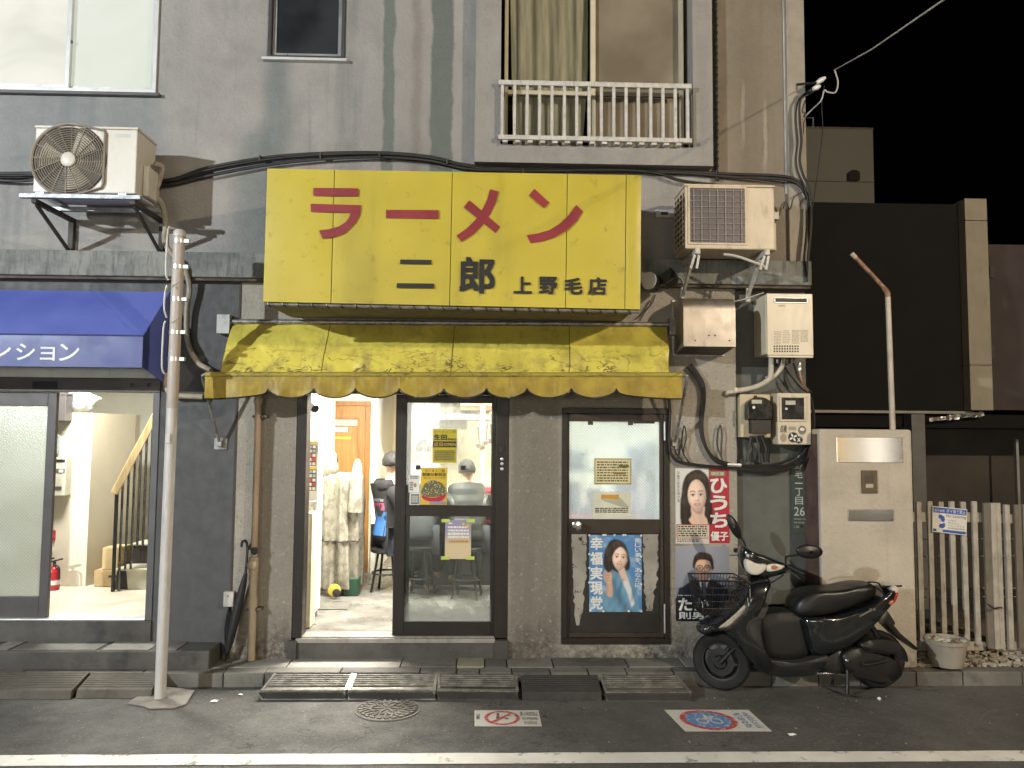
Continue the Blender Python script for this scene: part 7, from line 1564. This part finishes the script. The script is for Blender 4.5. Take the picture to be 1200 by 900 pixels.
# engine
pillow('transmission_case', [(770,655),(840,625),(905,648),(990,676),(1030,716),(1024,758),(960,782),(880,770),(800,742),(772,700)], SY-.09, .055, M_matt, .15)
pillow('air_cleaner', [(838,612),(880,588),(960,589),(1012,606),(1045,645),(1052,690),(1020,672),(980,655),(920,650),(860,640)], SY-.10, .06, M_matt, .22)
pillow('engine_block', [(690,690),(780,640),(820,690),(800,745),(720,752),(680,730)], SY, .10, M_cast, .35)
so.add('kick_lever', MB().tube(spline([p5(862,700,SY-.16),p5(885,708,SY-.165),p5(980,688,SY-.165)],4), .009, 7), M_cast, smooth=True)
so.add('case_bolt', MB().lathe(p5(795,688,SY-.15), [(.012,.01),(.012,-.01),(.008,-.014)], 10, 'Y'), M_chr); so.add('exhaust_pipe', MB().tube(spline([p5(660,745,SY-.02),p5(720,745,SY-.06),p5(790,750,SY-.04)],4), .016, 8), M_chr, smooth=True)
gz = .008
st1 = p5(800,690,SY-.1); g1_ = gnd(780+798/3.75,590+846/3.75,gz); g2_ = gnd(780+938/3.75,590+861/3.75,gz); g3_ = gnd(780+742/3.75,590+825/3.75,gz)
so.add('centre_stand', MB().tube([st1,(g1_.x,g1_.y,.02)], .014, 8), M_matt, smooth=True); so.add('stand_foot', MB().tube(spline([g3_,g1_,(g1_.lerp(g2_,.5)),g2_],5), .007, 6), M_chr, smooth=True); so.add('stand_tip', MB().lathe((g2_.x,g2_.y,.004), [(.010,0),(.014,.01),(.006,.02)], 8), M_paper)
so.add('stand_leg', MB().tube([st1+Vector((0,.2,0)),(g1_.x,g1_.y+.24,.01)], .014, 8), M_matt, smooth=True)
# wire basket
bk_ = T('wire_basket', 'black wire basket mounted on the front of the scooter', 'basket', p5(245,490,SY))
c0 = [p5(140,338,SY-.14), p5(262,326,SY-.14), p5(352,356,SY-.10)]
zt_ = p5(200,338,SY-.13).z; zb_ = p5(220,490,SY-.1).z; xl_, xr_ = p5(140,338,SY-.12).x, p5(350,350,SY-.12).x; bl_, br_ = p5(160,485,SY-.1).x, p5(300,495,SY-.1).x
def bp(u, w, v):                                # u along, w across (-1..1), v 0 bottom 1 top
    x0, x1 = bl_+(xl_-bl_)*v, br_+(xr_-br_)*v; return Vector((x0+(x1-x0)*u, SY-.01+w*(.10+.05*v), zb_+(zt_-zb_)*v))
ringp = [(0,-1),(.5,-1.02),(1,-1),(1,1),(.5,1.02),(0,1),(0,-1)]
for v, r_ in ((1,.0055),(.02,.0045)): bk_.add('rim_wire', MB().tube([bp(u,w,v) for u, w in ringp], r_, 6), M_matt)
for v in (.2,.4,.6,.8): bk_.add('hoop_wire', MB().tube([bp(u,w,v) for u, w in ringp], .0024, 5), M_matt)
for k in range(15):
    u = k/14
    for w in (-1,1): bk_.add('upright_wire', MB().tube([bp(u,w,0),bp(u,w,1)], .0024, 5), M_matt)
for k in range(1,10):
    w = -1+2*k/10
    for u in (0,1): bk_.add('upright_wire', MB().tube([bp(u,w,0),bp(u,w,1)], .0024, 5), M_matt)
    bk_.add('base_wire', MB().tube([bp(0,w,.01),bp(1,w,.01)], .0024, 5), M_matt)
bk_.add('handle_wire', MB().tube([bp(.55,-1,1),bp(.62,-1,1.12),bp(.85,-1,1.08),bp(1,-1,1)], .005, 6), M_matt)
lin = MB(); lin.grid(lambda u,v: bp(.04+.92*u, -.93, .03+.72*v+.05*math.sin(u*7)), 14, 6); bk_.add('mesh_lining', lin, (lambda m: (lambda o_, tr, df, mx: (m.inp(mx.inputs[0], m.step(m.voro(160),.25,.4,.75,.2)), m.l(tr.outputs[0],mx.inputs[1]), m.l(df.outputs[0],mx.inputs[2]), m.l(mx.outputs[0],o_.inputs[0]), m.mat)[-1])(m.t.nodes['Material Output'], m.n('BsdfTransparent'), (lambda d: (setattr(d.inputs[0],'default_value',(.012,.012,.013,1)), d)[1])(m.n('BsdfDiffuse')), m.n('MixShader')))(NT('basket_net')))
# ------------------------------------------------------------------ people at the counter
M_skin = plain('skin', (.50,.31,.22), .5, var=.08); M_hairk = plain('hair_black', (.007,.006,.0055), .75, var=.3, bump=.3, scale=20)
def skinned(name, J, E, mat, parent, sub=1):
    """one continuous surface grown over a skeleton: J name -> (point, radius)"""
    names = list(J); me = bpy.data.meshes.new(name); me.from_pydata([tuple(J[n][0]) for n in names], [(names.index(a), names.index(b)) for a, b in E], [])
    o = bpy.data.objects.new(name, me); COL.objects.link(o); md = o.modifiers.new('skin','SKIN'); md.use_smooth_shade = True; md.branch_smoothing = .3
    for i, n in enumerate(names):
        sv_ = me.skin_vertices[0].data[i]; r_ = J[n][1]; sv_.radius = r_ if isinstance(r_, tuple) else (r_, r_); sv_.use_root = i == 0
    s2 = o.modifiers.new('sub','SUBSURF'); s2.levels = sub; s2.render_levels = sub
    bpy.context.view_layer.update(); m2 = bpy.data.meshes.new_from_object(o.evaluated_get(bpy.context.evaluated_depsgraph_get())); m2.name = name
    m2.materials.clear(); m2.materials.append(mat); bpy.data.objects.remove(o); o = bpy.data.objects.new(name, m2); COL.objects.link(o)
    m2.polygons.foreach_set('use_smooth', [True]*len(m2.polygons)); return keep(o, parent.o)
def stool(c, h, label):
    t = T('bar_stool', label, 'stool', c, 'stools at the counter')
    t.add('seat', MB().lathe((c.x,c.y,c.z+h-.05), [(.15,0),(.165,.012),(.165,.04),(.14,.05),(.01,.052)], 24), M_matt, smooth=True)
    for k in range(4):
        a = k*math.pi/2+.6; t.add('leg', MB().tube([(c.x+.1*math.cos(a),c.y+.1*math.sin(a),c.z+h-.05),(c.x+.17*math.cos(a),c.y+.17*math.sin(a),c.z)], .012, 8), M_blkmet, smooth=True)
    t.add('foot_ring', MB().tube([(c.x+.148*math.cos(k*.3142+.6),c.y+.148*math.sin(k*.3142+.6),c.z+.18) for k in range(21)], .009, 6, cap=False), M_blkmet, smooth=True)
def sitter(c, h, yaw, label, jacket, trousers, lean=.12, hair=True, hood=False, k=1.0):
    """c: floor under the seat; h: seat height; facing yaw (0 = away from the street)"""
    t = T('person', label, 'person', c, None)
    def L(x, y, z): return Vector((c.x+(x*math.cos(yaw)-y*math.sin(yaw))*k, c.y+(x*math.sin(yaw)+y*math.cos(yaw))*k, c.z+h+z*k))   # x right, y forward
    J = {'pelvis':(L(0,0,.09),(.15,.12)), 'waist':(L(0,.02,.24),(.135,.105)), 'chest':(L(0,lean*.6,.42),(.155,.115)), 'neckb':(L(0,lean,.56),(.075,.07)), 'neck':(L(0,lean+.02,.63),.052), 'headb':(L(0,lean+.045,.70),(.07,.078)), 'headm':(L(0,lean+.05,.77),(.077,.092)), 'headt':(L(0,lean+.045,.85),(.05,.06))}
    E = [('pelvis','waist'),('waist','chest'),('chest','neckb'),('neckb','neck'),('neck','headb'),('headb','headm'),('headm','headt')]
    for s_, n in ((-1,'l'),(1,'r')):
        J.update({n+'sh':(L(s_*.17,lean*.9,.50),.06), n+'el':(L(s_*.25,lean+.10,.28),.045), n+'wr':(L(s_*.17,lean+.32,.33),.03), n+'hand':(L(s_*.13,lean+.39,.34),(.035,.022)),
                  n+'hip':(L(s_*.09,.04,.07),.085), n+'kn':(L(s_*.13,.40,.03),.06), n+'an':(L(s_*.13,.33,-.34 if h > .5 else -.38),.04), n+'toe':(L(s_*.14,.48,-.40 if h > .5 else -.42),.035)})
        E += [('neckb',n+'sh'),(n+'sh',n+'el'),(n+'el',n+'wr'),(n+'wr',n+'hand'),('pelvis',n+'hip'),(n+'hip',n+'kn'),(n+'kn',n+'an'),(n+'an',n+'toe')]
    skinned('body', J, E, M_skin, t)
    g = lambda n, d: (J[n][0], tuple(r+d for r in (J[n][1] if isinstance(J[n][1], tuple) else (J[n][1],)*2)))
    Jk = {n: g(n,.05) for n in ('chest','waist','pelvis','neckb')}; Jk['hem'] = (L(0,-.01,.03),(.19,.16)); Jk['neckb'] = (Jk['neckb'][0],(.10,.09))
    for n in 'lr':
        for q_ in ('sh','el'): Jk[n+q_] = g(n+q_,.03)
        Jk[n+'wr'] = g(n+'wr',.018)
    skinned('jacket', Jk, [('chest','waist'),('waist','pelvis'),('pelvis','hem'),('chest','neckb')]+[x for n in 'lr' for x in (('neckb',n+'sh'),(n+'sh',n+'el'),(n+'el',n+'wr'))], jacket, t)
    Jt = {'pelvis':(L(0,0,.07),(.17,.14))}
    for n in 'lr':
        for q_, d in (('hip',.02),('kn',.018),('an',.02)): Jt[n+q_] = g(n+q_,d)
    skinned('trousers', Jt, [x for n in 'lr' for x in (('pelvis',n+'hip'),(n+'hip',n+'kn'),(n+'kn',n+'an'))], trousers, t)
    hc_ = L(0,lean+.035,.79)
    if hair:
        mb = MB(); mb.grid(lambda u,v: (lambda a, b: hc_+Vector((.093*math.cos(a)*math.sin(b),.108*math.sin(a)*math.sin(b)-.006,.105*math.cos(b)))*k*(1+.07*mnoise.noise((math.cos(a)*3,math.sin(a)*3,b*3))+.05*mnoise.noise((math.cos(a)*14,math.sin(a)*14,b*5))-.10*(v > .95)))(2*math.pi*u, math.pi*(.62+.07*mnoise.noise((math.cos(2*math.pi*u)*5,math.sin(2*math.pi*u)*5,2)))*v), 44, 16); t.add('hair', mb, M_hairk, smooth=True, auto=False)
    fwd = Vector((-math.sin(yaw),math.cos(yaw),0)); rgt = Vector((math.cos(yaw),math.sin(yaw),0)); fc_ = L(0,lean+.14,.77)
    fb = MB()
    for s_ in (-1,1): fb.lathe(fc_+rgt*s_*.032+Vector((0,0,.01))-fwd*.004, [(.002,-.008),(.009,0),(.002,.008)], 8)
    t.add('eyes', fb, M_ink); nz = MB().tube([fc_+Vector((0,0,.01)),fc_+fwd*.018+Vector((0,0,-.025)),fc_+Vector((0,0,-.035))], [.006,.012,.006], 8); t.add('nose', nz, M_skin, smooth=True); t.add('mouth', MB().beam(fc_-rgt*.02+Vector((0,0,-.055)), fc_+rgt*.02+Vector((0,0,-.055)), .012, .008), M_lip)
    for s_ in (-1,1): t.add('ear', MB().lathe(L(s_*.083,lean+.05,.77), [(.006,-.03),(.014,-.01),(.014,.015),(.004,.03)], 8), M_skin, smooth=True)
    if hood:
        hb = L(0,lean-.05,.55); mb = MB(); mb.grid(lambda u,v: hb+(rgt*math.cos(2*math.pi*u)*.125+fwd*math.sin(2*math.pi*u)*.10)*(.75+.35*math.sin(math.pi*v))+Vector((0,0,-.05+.14*v)), 20, 8); t.add('hood', mb, jacket, smooth=True, auto=False)
    return t, L
M_hoodie = plain('hoodie_black', (.006,.006,.007), .9, var=.2, bump=.15); M_jeans = plain('dark_denim', (.02,.024,.035), .8); M_puff = (lambda m: (m.bump(m.math('PINGPONG', m.math('MULTIPLY', m.sep()[2], 9), .5), .35, .03), m.done(m.mix(m.step(m.noise(8,4),.3,.7),(.016,.018,.019),(.032,.034,.036)), .45))[1])(NT('puffer_grey')); M_dkcoat = plain('coat_charcoal', (.022,.024,.028), .8, var=.2)
sc_ = gnd(462,692,FZ); y1_ = sc_.y; sc_.x = at(454,640,y1_).x
hs_ = at(463,641,y1_).z-FZ
stool(sc_, hs_, 'black bar stool under the customer in the black hoodie')
kk = (at(463,528,y1_).z-FZ-hs_)/.90
t, L = sitter(sc_, hs_, R(-58), 'customer in a black hoodie with blue and pink back print on a stool', M_hoodie, M_jeans, .0, True, True, kk)
from mathutils.bvhtree import BVHTree
jk = [o for o in t.o.children if o.name.startswith('jacket')][0]
bv = BVHTree.FromPolygons([v.co for v in jk.data.vertices], [list(q_.vertices) for q_ in jk.data.polygons])
def backp(a0, a1, z0, z1, mat, nm):              # print that follows the cloth
    def f(u, v):
        a = R(a0+(a1-a0)*u); z = sc_.z+hs_+(z0+(z1-z0)*v)*kk; ax = L(0,.03,0); d = Vector((math.cos(a),math.sin(a),0)); o_ = Vector((ax.x,ax.y,z))+d*.8
        h_ = bv.ray_cast(o_, -d); return (h_[0] or Vector((ax.x,ax.y,z))+d*.16)+d*.005
    t.add(nm, MB().grid(f, 8, 8), mat, smooth=True, auto=False)
backp(176,262,.12,.34, printm('print_sky_blue', (.03,.11,.28)), 'blue_print'); backp(178,255,.35,.42, printm('print_pink', (.26,.045,.11)), 'pink_print'); backp(178,250,.43,.46, printm('print_grey', (.12,.13,.15)), 'grey_print')
c2 = Vector((at(548,600,1.55).x, 1.55, FZ)); h2 = at(548,640,1.55).z-FZ; stool(c2, h2, 'bar stool behind the lower glass, under the grey puffer jacket')
sitter(c2, h2, R(6), 'customer in a grey puffer jacket seen from behind through the glass', M_puff, M_dkcoat, .14, True, False, (at(541,538,1.55).z-FZ-h2)/.90)
c3 = Vector((at(493,600,1.62).x, 1.62, FZ)); h3 = h2; stool(c3, h3, 'bar stool behind the lower glass, beside the door stile')
t3, L3 = sitter(c3, h3, R(-8), 'customer in a dark coat and pink cap seen through the glass', M_dkcoat, M_dkcoat, .2, False, False, .86)
cp = L3(0,.235,.80); t3.add('cap', MB().lathe(cp, [(.098,-.03),(.102,.0),(.09,.05),(.055,.085),(.01,.095)], 20), plain('cap_pink', (.60,.36,.36), .8), smooth=True)
c4 = Vector((at(497,560,2.75).x, 2.75, FZ)); t4, L4 = sitter(c4, .62, R(180), 'cook with dark hair and pale blue cap behind the counter', plain('cook_white', (.62,.63,.62), .8), M_dkcoat, .05, True, False, 1.0)
cp = L4(0,.02,.83); t4.add('cap', MB().lathe(cp, [(.112,-.03),(.115,.0),(.10,.05),(.06,.08),(.01,.09)], 20), plain('cap_pale_blue', (.42,.46,.56), .8), smooth=True)
# things on the counter
rb = T('red_container', 'bright red plastic container on the counter behind the glass', 'container', at(570,592,2.2)); q = rc(562,568,582,594,2.2)
cxm = (q[0]+q[1])/2; rb.add('tub', MB().lathe((cxm,2.22,cz+.036), [(.09,0),(.125,.2),(.135,.2),(.135,.22),(.12,.22)], 20), plain('tub_red', (.55,.03,.06), .35), smooth=True); rb.add('lid', MB().lathe((cxm,2.22,cz+.257), [(.125,0),(.125,.012),(.02,.02)], 20), plain('lid_red', (.50,.04,.07), .35), smooth=True)
for k, (px, col, lab) in enumerate(((530,(.62,.60,.5),'white'),(556,(.55,.2,.12),'orange'),(512,(.5,.5,.46),'grey'))):
    b_ = T('seasoning_jar', '%s seasoning jar standing on the red counter' % lab, 'jar', (at(px,600,2.15).x,2.15,cz+.036), 'jars on the counter'); c = b_.o.location
    b_.add('jar', MB().lathe(c, [(.03,0),(.035,.01),(.035,.09),(.022,.11)], 14), plain('jar_'+lab, col, .4), smooth=True); b_.add('lid', MB().lathe(c, [(.026,.111),(.026,.13),(.005,.135)], 14), M_steel, smooth=True)
# ticket machine by the door, draped goods, mat
yt = .62
q = rc(352,516,374,722,yt); tm = T('ticket_machine', 'white meal ticket machine with button rows just inside the door', 'ticket machine', ((q[0]+q[1])/2,yt,FZ))
M_tmw = plain('machine_white', (.80,.80,.78), .4, var=.03)
tm.box('case', (q[0]-.15, q[1]-.02, yt, yt+.2, FZ+.06, q[3]), M_tmw, bevel=.008); tm.box('plinth', (q[0]-.14, q[1]-.04, yt+.02, yt+.18, FZ, FZ+.059), M_dkgrey)
for (a_,b_,c_,d_) in ((361.5,521,370.5,546),(361.5,550,370.5,575)):
    r_ = rc(a_,b_,c_,d_,yt); pn = tm.box('button_panel', (r_[0],r_[1],yt-.006,yt-.0005,r_[2],r_[3]), M_dkgrey)
    for i in range(2):
        for j in range(5):
            x = r_[0]+(r_[1]-r_[0])*(i+.5)/2; z = r_[2]+(r_[3]-r_[2])*(j+.5)/5; tm.box('button', (x-.012,x+.012,yt-.012,yt-.0065,z-.012,z+.012), (M_paper,M_paper,printm('button_red',(.5,.05,.08)),M_paper,printm('button_blue',(.35,.45,.6)))[(i+j)%5], pn)
for py in (517,547.5): r_ = rc(361,py,371,py+2.5,yt); tm.box('yellow_strip', (r_[0],r_[1],yt-.005,yt-.0005,r_[2],r_[3]), M_yel)
r_ = rc(350,587,369,601,yt-.08); tm.box('payout_tray', (r_[0],r_[1]-.0,yt-.09,yt-.001,r_[2],r_[3]), M_steel, bevel=.01); r_ = rc(366,622,372,640,yt); tm.box('coin_slot', (r_[0],r_[1],yt-.008,yt-.0005,r_[2],r_[3]), M_dirtyblk)
lc = T('low_cabinet', 'narrow cream cabinet standing at the left door jamb', 'cabinet', at(358,718,.36)); q = rc(352,601,365.5,722,.36)
lc.box('case', (q[0]-.06,q[1],.34,.52,FZ+.005,q[3]), plain('cabinet_cream', (.58,.54,.40), .5, grime=.15), bevel=.005); lc.box('door_edge', (q[0]+.015,q[1]-.015,.333,.3395,FZ+.06,q[3]-.03), plain('cabinet_cream2', (.64,.60,.46), .5), bevel=.003)
yd_ = 1.55; q = rc(373,545,419,700,yd_)
M_drape = (lambda m: (m.bump(m.noise(9,5,sc=(1,1,.5)),.35,.02), m.done(m.mix(m.step(m.noise(14,6,rough=.7),.45,.62),(.22,.205,.165),(.12,.112,.086)), .6))[1])(NT('patterned_dust_sheet'))
dz_ = T('draped_goods', 'stacked goods under a patterned beige dust sheet behind the ticket machine', 'covered goods', ((q[0]+q[1])/2,yd_+.2,FZ))
dcx, dcy, drx, dry = (q[0]+q[1])/2, yd_+.25, (q[1]-q[0])/2, .24
def drp(u, v):
    a = 2*math.pi*u; f = 1+(.12*math.sin(a*9+1.5*math.sin(v*3))+.10*math.sin(a*17+1+v*2))*(1-v)**.4*.9+.10*mnoise.noise((math.cos(a)*3,math.sin(a)*3,v*4)); sq = (abs(math.cos(a))**4+abs(math.sin(a))**4)**-.25
    w = (1.0-.12*v if v < .86 else max(.02,(1-v)/.14*.88)); cx_ = math.cos(a)
    top = q[3]-FZ-.10
    return (dcx+drx*sq*cx_*f*w, dcy+dry*sq*math.sin(a)*f*w, FZ+.07+(top-.07)*min(1,v/.86)+ (0 if v < .86 else .03*mnoise.noise((u*8,v*8,2))))
dz_.add('dust_sheet', MB().grid(drp, 90, 26), M_drape, smooth=True, auto=False)
dz_.add('strap', MB().tube([Vector(drp(.55+.42*k/30, .36))+Vector((0,-.012,0)) for k in range(31)], .008, 6), M_rust); p_ = at(398,560,yd_-.06); dz_.add('buckle_strap', MB().beam(at(396,558,yd_-.03), at(394,582,yd_-.05), .03, .006, up=(0,1,0)), plain('strap_olive', (.10,.11,.07), .7))
dz_.add('lump', MB().grid(lambda u,v: (at(382,540,yd_+.1).x+.10*math.cos(2*math.pi*u)*math.sin(math.pi*v)*(1+.2*mnoise.noise((u*6,v*6,4))), yd_+.2+.1*math.sin(2*math.pi*u)*math.sin(math.pi*v), at(382,545,yd_+.1).z+.16*math.cos(math.pi*v)), 20, 12), M_drape, smooth=True)
dz_.add('lump', MB().tube([at(416,600,yd_+.05),at(417.5,560,yd_+.05),at(419,546,yd_+.06),at(419,538,yd_+.07)], [.07,.055,.045,.02], 12), M_drape, smooth=True)
wc = T('white_cover', 'plain white cover over low goods beside the brown door', 'cover', at(418,672,2.1)); q2 = rc(407,612,425,675,2.1)
wc.add('sheet', MB().grid(lambda u,v: (lambda a, w: ((q2[0]+q2[1])/2+(q2[1]-q2[0])*.5*math.cos(a)*w*(1+.08*math.sin(a*9)*(1-v)), 2.2+.2*math.sin(a)*w, FZ+.03+(q2[3]-FZ-.03)*min(1,v/.85)))(2*math.pi*u, (1-.45*v) if v < .85 else max(.02,(1-v)/.15*.6)), 40, 14), plain('sheet_white', (.66,.64,.56), .8), smooth=True, auto=False)
sp_ = T('small_machine', 'small yellow and green wheeled device under the dust sheet', 'machine', gnd(393,703,FZ)); c = gnd(394,700,FZ)
sp_.add('yellow_guard', MB().lathe((c.x-.01,c.y-.04,c.z+.075), [(.06,.0),(.06,-.02),(.04,-.025)], 18, 'Y'), plain('guard_yellow', (.42,.34,.05), .5), smooth=True); sp_.add('wheel', MB().lathe((c.x+.02,c.y-.085,c.z+.06), [(.038,.0),(.038,-.02),(.02,-.024)], 16, 'Y'), M_rubber, smooth=True); sp_.box('green_case', (c.x+.06,c.x+.2,c.y+.05,c.y+.2,c.z,c.z+.17), plain('case_green', (.012,.05,.028), .5), bevel=.01)
fm = MB(); A_ = [gnd(379,706,FZ+.006), gnd(413,706,FZ+.006), gnd(407,714,FZ+.006), gnd(364,714,FZ+.006)]; fm.prism([(v.x,v.y) for v in A_], FZ+.001, FZ+.008, 'Z'); tag(fm.build('floor_grate', plain('grate_grey', (.16,.155,.14), .4, .4)), 'grey drain grate in the shop floor near the ticket machine', 'grate')
cm = T('red_lamp', 'small red and black cylinder lamp high inside the doorway', 'lamp', at(365,472,.5)); a, b = at(358,468,.6), at(367,477,.5)
cm.add('case', MB().tube([a,b], .035, 14), plain('lamp_red', (.45,.03,.05), .35), smooth=True); cm.add('lens', MB().tube([b,b+(b-a)*.25], .036, 14), M_mblk, smooth=True); cm.add('stem', MB().tube([a,a+Vector((-.05,.05,.12))], .01, 6), M_blkmet)
bb = T('blue_banner', 'narrow blue cloth strip hanging above the ticket machine', 'banner', at(355,500,.7)); q = rc(350,478,360,505,.72); bb.add('cloth', MB().grid(lambda u,v: (q[0]-.05+(q[1]-q[0]+.05)*u-.03*(1-v)*u, .72+.012*math.sin(u*9), q[2]+(q[3]-q[2])*v), 10, 6), plain('banner_blue', (.08,.07,.50), .7), smooth=True); bb.add('rod', MB().tube([(q[0]-.08,.72,q[3]+.005),(q[1]+.01,.72,q[3]+.005)], .006, 6), M_alu)
# behind the side door glass
rk = T('kitchen_rack', 'dark steel rack with tubs behind the wired glass of the side door', 'rack', (1.0,.7,FZ))
for x in (.62,1.42): rk.box('upright', (x-.02,x+.02,.55,.9,FZ,1.75), M_dkgrey)
for z in (.75,1.15,1.5): rk.box('shelf', (.641,1.399,.55,.9,z,z+.02), M_dkgrey)
for k, (x, z, w, h_, c_) in enumerate(((.72,1.17,.16,.22,(.05,.06,.08)),(.93,1.17,.14,.16,(.35,.36,.36)),(1.2,1.17,.24,.30,(.50,.16,.06)),(.75,1.52,.2,.14,(.5,.5,.46)),(1.28,1.52,.16,.18,(.16,.17,.20)),(.8,.77,.3,.25,(.03,.03,.035)),(1.2,.77,.26,.3,(.35,.10,.06)))):
    b_ = T('storage_tub', '%s tub on the rack behind the wired glass' % ('slate','pale grey','orange','cream','dark grey','black','rusty red')[k], 'tub', (x,.7,z), 'tubs on the rack')
    b_.add('tub', MB().lathe((x,.7,z+.001), [(w*.42,0),(w*.5,h_*.9),(w*.54,h_*.9),(w*.54,h_)], 16), plain('tub_%d' % k, c_, .5), smooth=True); b_.add('lid', MB().lathe((x,.7,z+h_+.002), [(w*.53,0),(w*.5,.012),(.01,.016)], 16), plain('tublid_%d' % k, sc(c_,1.2), .5), smooth=True)
# ------------------------------------------------------------------ the far side of the street (unseen; lit windows added for reflections and low fill light)
of = T('opposite_shop', 'unseen low shop across the road with lit windows added as fill, behind the photographer', 'building', (3,-14,0))
of.box('wall', (-9.0,18.0,-14.6,-14.2,0,5.5), plain('opposite_wall', (.12,.11,.10), .8)); of.box('roof', (-9.2,18.2,-15.2,-13.9,5.5,5.7), M_dkgrey)
for k, (x0, x1, z0_, z1_, c_, s_) in enumerate(((8.78,8.98,.3,2.6,(1,.66,.2),3.2),(9.42,10.3,.2,2.8,(1,.93,.82),2.6),(-6.5,-4.9,.5,2.7,(1,.95,.86),6.0),(-4.7,-3.1,.5,2.7,(1,.95,.86),7.0),(-2.9,-1.3,.5,2.7,(1,.95,.86),7.0),(1.2,2.6,.6,2.6,(1,.86,.62),7.0),(2.8,4.2,.6,2.6,(1,.86,.62),7.0))):
    w = of.add('window', frame(MB(), x0-.06, x1+.06, z0_-.06, z1_+.06, .06, -14.19, -14.1), M_alu); of.add('lit_pane', MB().box(x0, x1, -14.18, -14.15, z0_, z1_), emit('lit_window_%d' % k, c_, s_), w)
